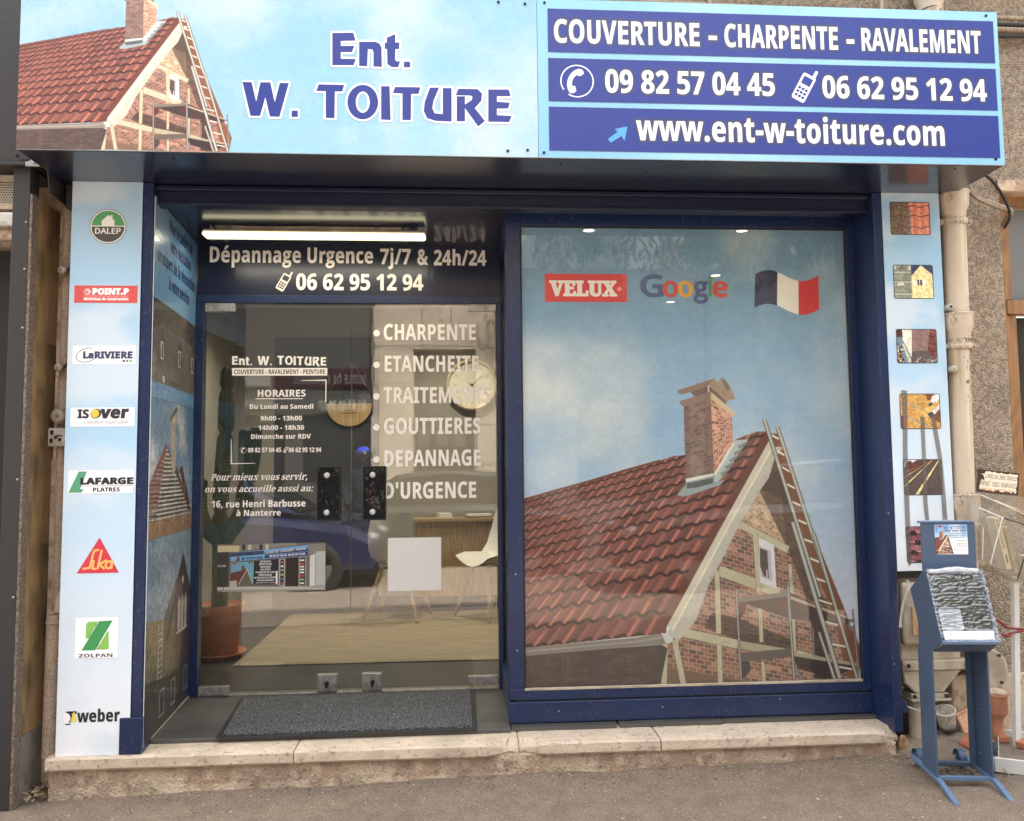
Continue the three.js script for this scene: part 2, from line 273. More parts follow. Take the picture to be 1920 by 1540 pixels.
// a handset in a ring, and a mobile phone, as on the sign
function ringPhone(g, x, y, r, col) {
  g.save(); g.translate(x, y); g.scale(r, r); g.strokeStyle = g.fillStyle = col; g.lineWidth = 0.075; g.beginPath(); g.arc(0, 0, 0.95, 2.55, 2.15 + 6.283, false); g.stroke();
  g.beginPath(); g.moveTo(0.02, -0.72); g.bezierCurveTo(-0.55, -0.5, -0.75, 0.25, -0.45, 0.7); g.bezierCurveTo(-0.35, 0.8, -0.15, 0.72, -0.05, 0.6); g.lineTo(-0.12, 0.3); g.lineTo(-0.3, 0.28); g.bezierCurveTo(-0.32, 0, -0.2, -0.25, -0.02, -0.36); g.lineTo(0.2, -0.3); g.lineTo(0.4, -0.45); g.bezierCurveTo(0.42, -0.7, 0.2, -0.78, 0.02, -0.72); g.fill(); g.restore();
}
function mobile(g, x, y, h, col, back) {
  g.save(); g.translate(x, y); g.rotate(0.5); g.scale(h, h); g.fillStyle = col;
  g.beginPath(); g.roundRect(-0.22, -0.4, 0.44, 0.9, 0.07); g.fill(); g.beginPath(); g.roundRect(0.08, -0.62, 0.1, 0.3, 0.04); g.fill();
  g.fillStyle = back; g.beginPath(); g.roundRect(-0.15, -0.31, 0.3, 0.26, 0.03); g.fill();
  for (let j = 0; j < 3; j++) for (let i = 0; i < 3; i++) g.fillRect(-0.16 + i * 0.115, 0.06 + j * 0.125, 0.085, 0.08);
  g.restore();
}
// the hand-cut letters of the shop's name (three groups, in the units of a tracing)
const NAME = {
  ent: [[[648, 180], [762, 178], [775, 222], [694, 224], [694, 250], [768, 250], [755, 285], [694, 285], [694, 320], [776, 322], [764, 356], [648, 356]],
    [[794, 228], [880, 228], [903, 236], [916, 258], [918, 365], [872, 363], [872, 285], [866, 270], [842, 268], [838, 362], [794, 360]],
    [[945, 205], [990, 186], [992, 232], [1014, 232], [1012, 268], [992, 268], [990, 325], [998, 335], [1018, 335], [1006, 367], [972, 366], [948, 350], [946, 268], [933, 266], [934, 233], [945, 233]],
    [[1038, 336], [1072, 336], [1072, 368], [1038, 368]]],
  w: [[[158, 447], [208, 448], [233, 555], [256, 449], [310, 449], [334, 558], [362, 452], [411, 453], [360, 637], [308, 636], [283, 530], [254, 632], [202, 632]], [[426, 603], [460, 603], [460, 638], [426, 638]]],
  toiture: [[[574, 460], [713, 463], [702, 499], [662, 499], [660, 645], [612, 643], [612, 497], [560, 496]], 'O',
    [[914, 470], [960, 470], [966, 655], [914, 652]], [[990, 474], [1128, 476], [1118, 512], [1078, 512], [1076, 655], [1030, 655], [1030, 510], [978, 508]],
    [[1180, 478], [1230, 478], [1200, 550], [1193, 590], [1206, 618], [1250, 622], [1250, 480], [1298, 480], [1298, 663], [1215, 660], [1165, 645], [1146, 605], [1152, 555]],
    [[1335, 484], [1440, 486], [1464, 510], [1460, 550], [1425, 590], [1480, 660], [1443, 690], [1371, 590], [1371, 662], [1326, 662], [1326, 525], [1371, 525], [1371, 570], [1408, 545], [1412, 528], [1400, 521], [1320, 520]],
    [[1498, 488], [1610, 488], [1620, 525], [1545, 525], [1545, 555], [1616, 560], [1606, 592], [1545, 592], [1545, 628], [1626, 632], [1612, 666], [1498, 664]]],
};
function nameShape(g, groups, map, fill, halo, lw) {
  const path = () => { for (const gr of groups) for (const L of NAME[gr]) {
    if (L === 'O') { for (const [rx, ry] of [[84, 94], [38, 58]]) for (let i = 0; i <= 40; i++) { const a = (i / 40) * 6.2832 * (rx > 50 ? 1 : -1), p = map(814 + rx * Math.cos(a), 557 + ry * Math.sin(a), gr); i ? g.lineTo(...p) : g.moveTo(...p); } g.closePath(); continue; }
    L.forEach((q, i) => { const p = map(q[0], q[1], gr); i ? g.lineTo(...p) : g.moveTo(...p); }); g.closePath(); } };
  g.lineJoin = 'round';
  if (halo) { g.beginPath(); path(); g.strokeStyle = halo; g.lineWidth = lw; g.stroke(); }
  g.beginPath(); path(); g.fillStyle = fill; g.fill();
}
const homog = (h) => (x, y) => { const w = h[6] * x + h[7] * y + 1; return [(h[0] * x + h[1] * y + h[2]) / w, (h[3] * x + h[4] * y + h[5]) / w]; };

// The picture of the half-timbered house with the new tiled roof that this roofer prints everywhere.
// P maps the units of the tracing to canvas pixels; s is canvas pixels per unit.
const tileAt = homog([9.863995, 78.633501, 1209.936981, -27.53096, 6.753937, 1190.928241, -0.020179, 0.043599]);
function house(g, P, s, dim = 1) {
  let st = 777; const R = () => { st = (st + 0x6d2b79f5) | 0; let t = Math.imul(st ^ (st >>> 15), 1 | st); t = (t + Math.imul(t ^ (t >>> 7), 61 | t)) ^ t; return ((t ^ (t >>> 14)) >>> 0) / 4294967296; };
  const C = (c, a = 1) => rgb(c[0] * dim, c[1] * dim, c[2] * dim, a), Vc = (c, d) => vary([c[0] * dim, c[1] * dim, c[2] * dim], d, R);
  const A = (x, y) => P(1240 + 0.2078 * x, 680 + 0.2078 * y), B = (x, y) => P(1240 + 0.2078 * x, 980 + 0.2078 * y), K = (x, y) => P(970 + 0.2727 * x, 880 + 0.2727 * y);
  const line = (pts, col, w) => { g.beginPath(); pts.forEach((p, i) => (i ? g.lineTo(...p) : g.moveTo(...p))); g.strokeStyle = col; g.lineWidth = w * s; g.lineCap = 'butt'; g.lineJoin = 'round'; g.stroke(); };
  const beam = (F, a, b, w, col) => { const p = F(...a), q = F(...b); line([p, q], C([90, 74, 54]), w + 1.2); line([p, q], C(col ?? [192, 180, 152]), w); for (let i = 0; i < 14; i++) { const t = R(), u = Math.min(1, t + 0.12 * R()), o = (R() - 0.5) * w * 0.7 * s, nx = -(q[1] - p[1]), ny = q[0] - p[0], L = Math.hypot(nx, ny) || 1; line([[lerp(p[0], q[0], t) + nx / L * o, lerp(p[1], q[1], t) + ny / L * o], [lerp(p[0], q[0], u) + nx / L * o, lerp(p[1], q[1], u) + ny / L * o]], C([150, 128, 92], 0.5), 1.1); } };
  const inside = (pts, fn) => { g.save(); g.beginPath(); pts.forEach((p, i) => (i ? g.lineTo(...p) : g.moveTo(...p))); g.closePath(); g.clip(); fn(); g.restore(); };
  const bricks = (quad, nx, ny, pal, joint, sol) => { const q = (u, v) => [0, 1].map((k) => (quad[0][k] * (1 - u) + quad[1][k] * u) * (1 - v) + (quad[3][k] * (1 - u) + quad[2][k] * u) * v);
    poly(g, quad, C(joint));
    for (let j = 0; j < ny; j++) for (let i = -1; i < nx; i++) { const o = j % 2 ? 0.5 : 0, u0 = clamp((i + o + 0.06) / nx, 0, 1), u1 = clamp((i + o + 0.94) / nx, 0, 1), v0 = (j + 0.1) / ny, v1 = (j + 0.92) / ny; if (u1 - u0 < 0.004) continue; poly(g, [q(u0, v0), q(u1, v0), q(u1, v1), q(u0, v1)], Vc(pal[Math.floor(R() * pal.length)], 0.16)); } };
  // right roof slope seen from below, beyond the gable
  poly(g, [A(1000, 640), A(1090, 640), A(1390, 1540), B(1830, 1180), B(1800, 1420), B(1700, 1420), A(980, 760)], C([128, 78, 52]));
  for (let i = 0; i < 40; i++) { const t = i / 40; line([A(1010 + 360 * t, 700 + 1000 * t), A(1130 + 340 * t, 700 + 1000 * t)], C([96, 58, 40], 0.55), 0.8); }
  // gable wall of brick between beams
  const gable = [A(985, 760), A(1100, 1010), B(1390, 420), B(1560, 800), B(1700, 1440), B(0, 1475), B(60, 1040), B(120, 960), A(600, 1530)];
  inside(gable, () => {
    poly(g, gable, C([120, 92, 74]));
    const pal = [[150, 100, 82], [128, 84, 70], [164, 116, 96], [112, 82, 74], [142, 92, 74]];
    bricks([B(-60, -560), B(1700, 100), B(1760, 1620), B(-60, 1290)], 26, 46, pal, [168, 150, 130]);
    inside([A(860, 1180), A(1080, 1000), B(1150, 260), B(640, -20)], () => bricks([A(640, 1040), A(1240, 1280), A(1240, 1900), A(640, 1640)], 15, 22, [[178, 142, 112], [160, 126, 100], [190, 156, 124]], [204, 188, 158]));
    // cast shadow of the eaves and the scaffold in the picture
    poly(g, [B(400, 960), B(470, 820), B(720, 880), B(1180, 1060), B(1180, 1150), B(930, 1130), B(560, 1020)], C([40, 26, 24], 0.6));
    poly(g, [A(985, 760), A(1180, 1180), B(1500, 760), B(1330, 700), B(1160, 250), A(900, 1160)], C([60, 44, 36], 0.62));
    poly(g, [B(1370, 900), B(1480, 900), B(1560, 1420), B(1400, 1420)], C([40, 28, 24], 0.7));
  });
  beam(B, [700, 10], [1160, 250], 14); beam(B, [530, 440], [1080, 640], 20); beam(B, [200, 1000], [700, 1110], 17); beam(B, [700, 1110], [1230, 1200], 15, [170, 160, 130]);
  beam(B, [1240, 1180], [1500, 1260], 9); beam(B, [860, 110], [895, 640], 9.5); beam(B, [515, 440], [530, 1010], 10); beam(B, [535, 1110], [545, 1460], 9.5); beam(B, [905, 780], [918, 1090], 7.5); beam(B, [930, 1270], [940, 1450], 7);
  beam(B, [1175, 380], [1195, 670], 7); beam(B, [1205, 880], [1215, 1170], 7); beam(B, [40, 1110], [30, 1480], 12.5); beam(B, [130, 1070], [210, 1470], 11);
  // small white window
  poly(g, [B(890, 140), B(1030, 205), B(1055, 605), B(905, 550)], C([222, 214, 220])); poly(g, [B(897, 215), B(1003, 262), B(1018, 540), B(912, 495)], C([188, 178, 184])); poly(g, [B(903, 235), B(970, 262), B(985, 510), B(940, 490), B(905, 400)], C([84, 68, 60])); poly(g, [B(960, 430), B(972, 434), B(975, 505), B(963, 500)], C([210, 200, 200]));
  // underlay below the verge, the verge board
  poly(g, [A(1000, 760), A(1120, 760), A(1040, 860), A(985, 1040), A(900, 1165), B(720, 20), B(590, 280), B(440, 570), B(325, 890), B(160, 1085), B(70, 1000)], C([190, 182, 168]));
  for (let i = 0; i < 120; i++) { const t = R(), x = lerp(230, 1010, 1 - t), y = t; const p = [lerp(1445, 1270, t), lerp(850, 1185, t)], q = P(p[0] + 6 + 12 * R(), p[1] + 4 * R()); g.fillStyle = C(R() < 0.5 ? [150, 140, 126] : [214, 206, 192], 0.5); g.fillRect(q[0], q[1], 6 * s * R(), 2 * s); }
  poly(g, [A(990, 690), A(1005, 800), B(640, 0), B(112, 985), B(60, 940), A(520, 1540)], C([204, 197, 176])); line([A(1004, 790), B(640, 0), B(112, 985)], C([232, 222, 192]), 3); line([A(985, 700), A(520, 1540), B(60, 940)], C([120, 104, 86]), 1.6);
  // the roof: every pantile with its roll, its shadowed edge
  const roof = [P(960, 946), K(35, 215), K(260, 150), K(480, 90), K(750, 8), A(0, 885), A(120, 845), A(225, 835), A(600, 780), A(690, 690), A(770, 660), A(880, 622), A(970, 622), A(992, 690), A(520, 1540), B(60, 940), K(1030, 1135), K(50, 1238), P(960, 1222)];
  inside(roof, () => {
    poly(g, roof, C([104, 56, 46]));
    const patch = (x, y) => fbm(x / 9, y / 7, 8, 3, 5);
    for (let r = 0; r < 14; r++) for (let c = -26; c <= 0; c++) {
      const e = (i, j) => P(...tileAt(c + i, r + j)), n = patch(c, r), lit = n > 0.45 ? 1 : 0.3, q = 0.85 + 0.3 * R(), base = [120 * q, 74 * q, 66 * q], w = (i) => 0.03 - 0.1 * Math.sin((i + 0.06) * 5.9), xs = [-0.62, -0.5, -0.4, -0.3, -0.2, -0.1, 0, 0.1, 0.2, 0.3, 0.4, 0.47];
      line(xs.map((x) => e(x, w(x) - 0.07)), C([40, 20, 18], 0.75), c > -3 ? 7 : c > -9 ? 5 : 3.4);
      poly(g, [e(-0.62, 1.2), e(0.47, 1.2), ...xs.slice().reverse().map((x) => e(x, w(x)))], C(base));
      poly(g, [e(-0.06, 1.2), e(0.36, 1.2), ...[0.34, 0.24, 0.14, 0.04, -0.06].map((x) => e(x, w(x)))], C([152, 92, 78], 0.45));
      poly(g, [e(-0.34, 1.2), e(-0.08, 1.2), e(-0.08, w(-0.08)), e(-0.34, w(-0.34))], C([70, 36, 34], 0.22));
      const t = 0.5 + 0.3 * R(); poly(g, [e(0.06, t), e(0.22, t), e(0.22, w(0.22) + 0.01), e(0.05, w(0.05) + 0.01)], C(c === 0 ? [196, 112, 84] : [206, 122, 96], 0.85 * lit)); poly(g, [e(0.1, t + 0.25), e(0.18, t + 0.25), e(0.2, t), e(0.08, t)], C([190, 108, 86], 0.4 * lit));
      line(xs.map((x) => e(x, w(x))), C([84, 44, 38], 0.8), 1.4);
    }
  });
  line(roof.slice(1, 6), C([110, 60, 50]), 4);
  // chimney
  bricks([A(212, 400), A(458, 320), A(488, 1000), A(230, 1055)], 5, 20, [[122, 94, 84], [112, 86, 78], [130, 102, 92]], [138, 112, 100]);
  bricks([A(458, 318), A(650, 480), A(662, 720), A(488, 1000)], 4, 17, [[186, 122, 98], [168, 104, 82], [200, 138, 112], [150, 94, 78]], [222, 198, 170]);
  poly(g, [A(175, 345), A(460, 262), A(460, 320), A(215, 400), A(180, 375)], C([134, 110, 96])); poly(g, [A(460, 262), A(682, 455), A(672, 482), A(650, 480), A(458, 318)], C([206, 180, 142]));
  poly(g, [A(275, 262), A(440, 205), A(600, 345), A(600, 380), A(460, 262), A(310, 305)], C([112, 84, 72])); poly(g, [A(430, 205), A(443, 205), A(443, 268), A(432, 262)], C([232, 220, 200]));
  poly(g, [A(155, 250), A(485, 140), A(510, 180), A(205, 285), A(165, 275)], C([136, 112, 92])); poly(g, [A(485, 140), A(520, 175), A(550, 135), A(590, 150), A(625, 200), A(682, 325), A(595, 350), A(470, 225), A(440, 200)], C([158, 132, 106])); poly(g, [A(550, 135), A(590, 150), A(640, 240), A(600, 250), A(560, 170)], C([126, 104, 86]));
  // lead flashing
  poly(g, [A(230, 1050), A(485, 1000), A(490, 1080), A(590, 1060), A(540, 1110), A(440, 1140), A(330, 1180), A(200, 1215), A(150, 1195), A(200, 1140), A(232, 1110)], C([150, 162, 162])); poly(g, [A(240, 1090), A(480, 1040), A(480, 1090), A(330, 1130), A(240, 1140)], C([86, 90, 86]));
  poly(g, [A(230, 1050), A(485, 1000), A(485, 1022), A(232, 1082)], C([214, 214, 202])); poly(g, [A(488, 1000), A(662, 712), A(690, 700), A(800, 690), A(700, 840), A(610, 980), A(520, 1080), A(490, 1078)], C([176, 186, 184])); poly(g, [A(488, 1000), A(662, 712), A(672, 740), A(500, 1030)], C([226, 218, 200]));
  for (let i = 0; i < 5; i++) poly(g, [A(540 + i * 40, 1000 - i * 62), A(610 + i * 40, 965 - i * 62), A(625 + i * 40, 985 - i * 62), A(560 + i * 40, 1030 - i * 62)], C([104, 112, 110], 0.7));
  // gutter and the shaded wall under it
  poly(g, [P(960, 1222), K(50, 1285), K(1000, 1215), K(1040, 1240), B(0, 1480), P(960, 1305)], C([74, 62, 56]));
  for (const x of [310, 760]) poly(g, [K(x, 1285), K(x + 60, 1280), K(x + (x > 500 ? 20 : 50), 1520), K(x - (x > 500 ? 30 : 0), 1520)], C([112, 98, 86], 0.75));
  inside([P(960, 1310), K(50, 1290), K(990, 1225), K(1000, 1500), P(960, 1310)], () => { for (let j = 0; j < 9; j++) for (let i = 0; i < 13; i++) { const x = 40 + i * 78 + (j % 2) * 38, y = 1300 - x * 0.07 + j * 28; poly(g, [K(x, y), K(x + 72, y - 5), K(x + 72, y + 19), K(x, y + 24)], Vc([84, 66, 60], 0.12)); } });
  poly(g, [P(960, 1218), K(50, 1238), K(820, 1165), K(1000, 1135), K(1045, 1150), K(1070, 1185), K(1040, 1210), K(830, 1225), K(50, 1295), P(960, 1235)], C([132, 122, 112])); line([K(50, 1262), K(820, 1195), K(1000, 1165)], C([176, 166, 154], 0.6), 3.5); poly(g, [K(995, 1135), K(1045, 1135), K(1080, 1165), K(1070, 1200), K(1030, 1208)], C([206, 202, 194]));
  // scaffold
  const pole = (F, a, b, w) => { line([F(...a), F(...b)], C([92, 88, 84]), w); line([F(...a), F(...b)], C([170, 168, 164]), w * 0.4); };
  poly(g, [B(690, 690), B(1180, 640), B(1400, 740), B(1700, 860), B(1700, 925), B(1180, 880), B(790, 745), B(690, 735)], C([66, 46, 42])); poly(g, [B(690, 690), B(1180, 630), B(1180, 670), B(690, 735)], C([118, 108, 98])); poly(g, [B(1180, 670), B(1700, 855), B(1700, 880), B(1180, 700)], C([176, 160, 136]));
  poly(g, [B(720, 1190), B(1200, 1145), B(1200, 1225), B(720, 1265)], C([96, 86, 78])); poly(g, [B(1200, 1180), B(1790, 1280), B(1790, 1310), B(1200, 1215)], C([170, 154, 130])); poly(g, [B(1200, 1215), B(1790, 1310), B(1560, 1420), B(1250, 1330)], C([54, 40, 38])); poly(g, [B(720, 1265), B(810, 1260), B(820, 1340), B(770, 1410), B(720, 1440)], C([72, 60, 54])); poly(g, [B(700, 740), B(780, 745), B(770, 820), B(715, 880)], C([96, 40, 38])); poly(g, [B(1080, 690), B(1150, 690), B(1150, 810), B(1095, 770)], C([88, 40, 38]));
  pole(B, [687, 600], [735, 1440], 5); pole(B, [1155, 540], [1215, 1430], 6.5); pole(B, [1745, 790], [1800, 1400], 4); pole(B, [1385, 960], [1395, 1220], 3); pole(B, [1215, 1320], [1290, 1430], 4);
  poly(g, [B(1710, 880), B(1760, 880), B(1770, 1020), B(1705, 960)], C([122, 112, 110])); poly(g, [B(1722, 910), B(1752, 910), B(1752, 942), B(1722, 942)], C([216, 214, 224]));
  // ladder in two sections
  const rail = (a, b, w) => { line([a, b], C([84, 78, 70]), w * 1.5 + 1); line([a, b], C([186, 182, 172]), w * 1.05); };
  const rung = (a, b) => line([a, b], C([232, 226, 212]), 3.6);
  for (const [xa, ya, xb, yb] of [[1010, 655, 1075, 690], [1062, 800, 1150, 850], [1105, 945, 1200, 1000], [1150, 1100, 1245, 1150], [1195, 1258, 1300, 1305], [1250, 1425, 1350, 1470]]) rung(A(xa, ya), A(xb, yb));
  for (const [xa, ya, xb, yb] of [[1300, 155, 1400, 190], [1350, 325, 1450, 365], [1405, 508, 1510, 545], [1430, 705, 1560, 745], [1480, 900, 1610, 935], [1545, 1105, 1680, 1130], [1600, 1310, 1740, 1335]]) rung(B(xa, ya), B(xb, yb));
  rail(A(945, 515), B(1450, 680), 5); rail(B(1200, 0), B(1630, 1420), 6); rail(A(1062, 580), B(1575, 720), 5); rail(B(1390, 100), B(1785, 1420), 4.5); rail(B(1440, 1000), B(1580, 1420), 4);
}
// ---------------------------------------------------------------- pavement, step, the shop building
const groundY = (x, z) => -0.181 + 0.0187 * clamp(x, -4, 9) - 0.012 * clamp(z, -1, 8);
{
  const sheet = (x0, x1, z0, z1, nx, nz, lift, wob) => { const g = new THREE.PlaneGeometry(x1 - x0, z1 - z0, nx, nz).rotateX(-Math.PI / 2).translate((x0 + x1) / 2, 0, (z0 + z1) / 2), P = g.attributes.position;
    for (let i = 0; i < P.count; i++) { const x = P.getX(i), z = P.getZ(i); P.setY(i, groundY(x, z) + lift + wob * (fbm(x / 8, z / 8, 40, 3, 17) - 0.5)); } g.computeVertexNormals(); return metre(g); };
  struct('pavement', sheet(-60, 60, -40, 60, 240, 200, -0.02, 0), M.asphalt);
  struct('pavement', sheet(-1.2, 5.4, -0.35, 1.9, 200, 70, 0, 0.022), M.asphalt);
  struct('road', sheet(-60, 60, 2.4, 7.4, 60, 8, -0.012, 0), std({ map: rep(T.asphalt, 0.8), color: lin(1.9, 1.95, 2.0), roughness: 0.9 }));
}
// stone doorstep: four long slabs with a worn nose, on a stained riser
const step = thing('doorstep', 'long pale stone doorstep with worn chipped edge along the whole shop front', 'doorstep', [0, 0, 0]);
function slab(x0, x1, seed, chip) {
  const prof = [[-0.34, 0], [-0.06, 0], [0.014, 0], [0.021, -0.002], [0.026, -0.008], [0.027, -0.046], [0.022, -0.054], [-0.05, -0.057]], nx = Math.ceil((x1 - x0) * 46), pos = [], idx = [];
  for (let i = 0; i <= nx; i++) for (let j = 0; j < prof.length; j++) {
    const x = lerp(x0, x1, i / nx); let [z, y] = prof[j];
    const n = (s) => fbm((x + seed) / 4, j * 0.03 + s, 40, 3, 60) - 0.5, e = Math.min(i, nx - i);
    if (j > 1) { z += 0.006 * n(1) + 0.004 * (fbm(x, 0.2, 90, 2, 66) - 0.5); y += 0.004 * n(2); }
    if (e === 0 && j > 0) { y -= 0.003; z -= 0.003; }
    if (chip && j >= 2 && j <= 6) { const c = Math.exp(-(((x - chip[0]) / chip[1]) ** 2)) * (0.7 + 0.6 * fbm(x, 0.3, 60, 2, 9)); z -= 0.045 * c; if (j <= 4) y -= 0.03 * c; }
    pos.push(x, y, z);
  }
  const m = prof.length;
  for (let i = 0; i < nx; i++) for (let j = 0; j < m - 1; j++) { const a = i * m + j; idx.push(a, a + 1, a + m, a + 1, a + m + 1, a + m); }
  const cap = (i, f) => { for (let j = 1; j < m - 1; j++) f ? idx.push(i * m, i * m + j + 1, i * m + j) : idx.push(i * m, i * m + j, i * m + j + 1); };
  cap(0, true); cap(nx, false);
  const g = new THREE.BufferGeometry(); g.setAttribute('position', new THREE.Float32BufferAttribute(pos, 3)); g.setIndex(idx); g.setAttribute('uv', new THREE.Float32BufferAttribute(new Float32Array(pos.length / 3 * 2), 2)); return metre(toCreasedNormals(g, 0.45), 1, seed * 0.37, seed * 0.21);
}
mesh('slab', slab(-0.034, 1.018, 1), M.slab, step);
mesh('slab', slab(1.022, 2.012, 2, [1.97, 0.05]), M.slab, step);
mesh('slab', slab(2.016, 2.655, 3, [2.03, 0.07]), M.slab, step);
mesh('slab', slab(2.66, 3.786, 4, [3.76, 0.05]), M.slab, step);
mesh('riser', roughen(metre(new THREE.BoxGeometry(3.79, 0.36, 0.3, 120, 12, 1).translate(1.87, -0.235, -0.15)), 0.016, 30, 3), M.riser, step);

const house_ = thing('shop_building', 'beige roughcast house wall that the blue shop front is set into', 'building', [0, 0, 0]);
mesh('wall', bb(-0.45, -0.4, -0.6, 0.0, 2.7, -0.2, 0), M.plaster, house_);
mesh('wall', bb(4.1, -0.4, -0.5, 4.485, 2.62, -0.1, 0), M.roughcast, house_);
mesh('wall', bb(4.485, -0.4, -0.5, 6.6, 0.95, -0.1, 0), M.roughcast, house_);
mesh('wall', bb(5.5, 0.95, -0.5, 6.6, 2.62, -0.1, 0), M.roughcast, house_);
mesh('wall', bb(-0.45, 2.7, -0.5, 6.6, 3.78, -0.1, 0), M.roughcast, house_);
mesh('wall', bb(4.1, 2.622, -0.5, 6.6, 2.7, -0.1, 0), M.roughcast, house_);
mesh('cornice', [bb(-0.6, 3.78, -0.5, 6.8, 3.84, 0.02), bb(-0.6, 3.84, -0.5, 6.8, 3.92, 0.08), bb(-0.6, 3.92, -0.5, 6.8, 3.97, 0.12)], M.stone, house_);
mesh('wall', bb(-0.45, 3.97, -0.5, 6.6, 5.0, -0.1, 0), M.roughcast, house_);
mesh('plinth', bb(4.1, -0.35, -0.11, 6.6, 0.22, -0.075, 0.01), M.plaster, house_);
// wooden window at the right edge
const wwin = mesh('window', [bb(4.487, 2.555, -0.26, 5.498, 2.62, -0.165), bb(4.487, 0.95, -0.26, 4.545, 2.555, -0.17), bb(5.44, 0.95, -0.26, 5.498, 2.555, -0.17), bb(4.545, 1.99, -0.25, 5.44, 2.06, -0.165), bb(4.545, 2.065, -0.24, 4.585, 2.55, -0.18), bb(4.545, 0.95, -0.25, 5.44, 1.03, -0.17), bb(4.545, 1.03, -0.235, 4.6, 1.985, -0.18), bb(4.965, 1.03, -0.235, 5.02, 1.985, -0.18)], M.windowWood, house_);
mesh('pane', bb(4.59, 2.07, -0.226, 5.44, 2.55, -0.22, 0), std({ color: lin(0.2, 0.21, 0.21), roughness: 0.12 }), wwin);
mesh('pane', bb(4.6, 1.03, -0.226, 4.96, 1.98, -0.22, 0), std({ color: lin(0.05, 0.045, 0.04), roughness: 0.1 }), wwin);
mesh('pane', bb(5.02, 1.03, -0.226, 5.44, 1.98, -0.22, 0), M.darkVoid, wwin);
mesh('lintel', bb(4.47, 2.6, -0.2, 5.6, 2.66, -0.085, 0.006), M.plaster, house_);

// ---------------------------------------------------------------- the blue shop front
const front = thing('shopfront', 'dark blue painted shop front with recessed entrance and large display window', 'shopfront', [0, 0, 0]);
mesh('pilaster', bb(0.0, -0.002, -0.2, 0.311, 2.553, -0.001, 0), M.navyDark, front);
mesh('corner_post', bb(0.3115, 0.002, -0.1, 0.357, 2.553, -0.003, 0.004), M.navy, front);
mesh('post_foot', [bb(0.268, 0.002, -0.05, 0.3625, 0.158, 0.009, 0.004)], M.navy, front);
mesh('corner_post', [bb(3.766, -0.012, -0.2, 3.8085, 2.553, 0, 0.004), bb(3.7665, -0.01, -0.24, 3.79, 2.553, -0.2, 0)], M.navy, front);
mesh('hinge', [bb(3.8087, 0.07, -0.03, 3.835, 0.125, -0.005, 0.004)], M.navy, front);
mesh('pilaster', bb(3.809, 0.735, -0.1, 4.098, 2.553, -0.002, 0), M.navyDark, front);
mesh('header_beam', [bb(0.3575, 2.474, -0.1, 3.766, 2.5525, -0.045, 0), bb(0.3575, 2.528, -0.05, 3.766, 2.55, -0.022, 0.005), bb(0.3575, 2.464, -0.11, 3.766, 2.482, -0.04, 0.004)], M.navyDark, front);
const rceil = mesh('recess_ceiling', bb(0.2, 2.5, -0.86, 1.99, 2.56, -0.1, 0), M.navyGloss, front);
for (const [x, z] of [[1.02, -0.2], [1.28, -0.19], [0.6, -0.23]]) mesh('screw', cyl(0.004, 0.004, 0.003, x, 2.4985, z, 8), M.screw, rceil);
// splayed left cheek of the recess (its boards hang on it)
const CH0 = [0.352, -0.1], CH1 = [0.29, -0.85];
mesh('recess_cheek', prism([[0.15, 0.1], [CH0[0], 0.1], [CH1[0], 0.85], [0.15, 0.85]], 2.48).rotateX(-Math.PI / 2).translate(0, 0.02, 0), M.navyDark, front);
const tr = mesh('transom', bb(0.3, 2.206, -0.86, 1.985, 2.5, -0.815, 0), M.navyDark, front);
mesh('door_frame', [bb(0.298, 2.161, -0.86, 1.985, 2.2055, -0.795, 0.003)], M.navy, front);
mesh('door_frame', [bb(0.285, 0.02, -0.86, 0.343, 2.16, -0.795, 0.003)], M.navy, front);
mesh('door_frame', [bb(1.966, 0.02, -0.86, 1.99, 2.16, -0.795, 0.003)], M.navy, front);
for (const [x, y] of [[0.4, 2.215], [1.15, 2.215], [1.93, 2.216], [1.13, 2.488]]) mesh('screw', cyl(0.005, 0.005, 0.004, 0, 0, 0, 8).rotateX(Math.PI / 2).translate(x, y, -0.8135), M.screw, tr);
// display window box
mesh('window_frame', [bb(1.987, 0.1785, -0.24, 2.058, 2.431, -0.194, 0.003)], M.navy, front);
mesh('window_frame', [bb(1.987, 2.4315, -0.24, 3.7655, 2.548, -0.194, 0.003)], M.navy, front);
mesh('window_frame', [bb(3.7235, 0.1785, -0.24, 3.7655, 2.431, -0.194, 0.003)], M.navy, front);
mesh('window_frame', [bb(1.987, 0.127, -0.24, 3.7655, 0.178, -0.194, 0.003)], M.navy, front);
mesh('glazing_bead', [bb(2.0585, 0.179, -0.203, 2.0655, 2.431, -0.197, 0.002), bb(3.716, 0.179, -0.203, 3.723, 2.431, -0.197, 0.002), bb(2.066, 2.4235, -0.203, 3.7155, 2.431, -0.197, 0.002)], M.black, front);
mesh('window_sill', bb(2.0585, 0.17, -0.203, 3.723, 0.1825, -0.1925, 0.003), M.beigePlastic, front);
mesh('stall_riser', [bb(1.983, 0.021, -0.26, 3.7655, 0.119, -0.188, 0.004)], M.navy, front);
mesh('stall_riser', [bb(1.983, 0.021, -0.86, 2.02, 0.16, -0.262, 0.003)], M.navy, front);
mesh('window_frame', [bb(1.985, 0.162, -0.27, 2.012, 2.5, -0.2415, 0.002), bb(1.985, 0.162, -0.86, 2.012, 2.5, -0.83, 0.002), bb(1.985, 2.43, -0.83, 2.012, 2.5, -0.27, 0.002)], M.navy, front);
mesh('window_pane', bb(2.06, 0.176, -0.211, 3.722, 2.4335, -0.205, 0), M.windowGlass, front);
mesh('window_pane', bb(1.996, 0.16, -0.83, 2.001, 2.43, -0.27, 0), M.glass, front);
const SIDE = std({ color: lin(0.5, 0.52, 0.56), roughness: 0.4 });
const sideFilm = mesh('side_film', [bb(2.003, 0.16, -0.5, 2.0045, 2.43, -0.27, 0)], M.darkWall, front);
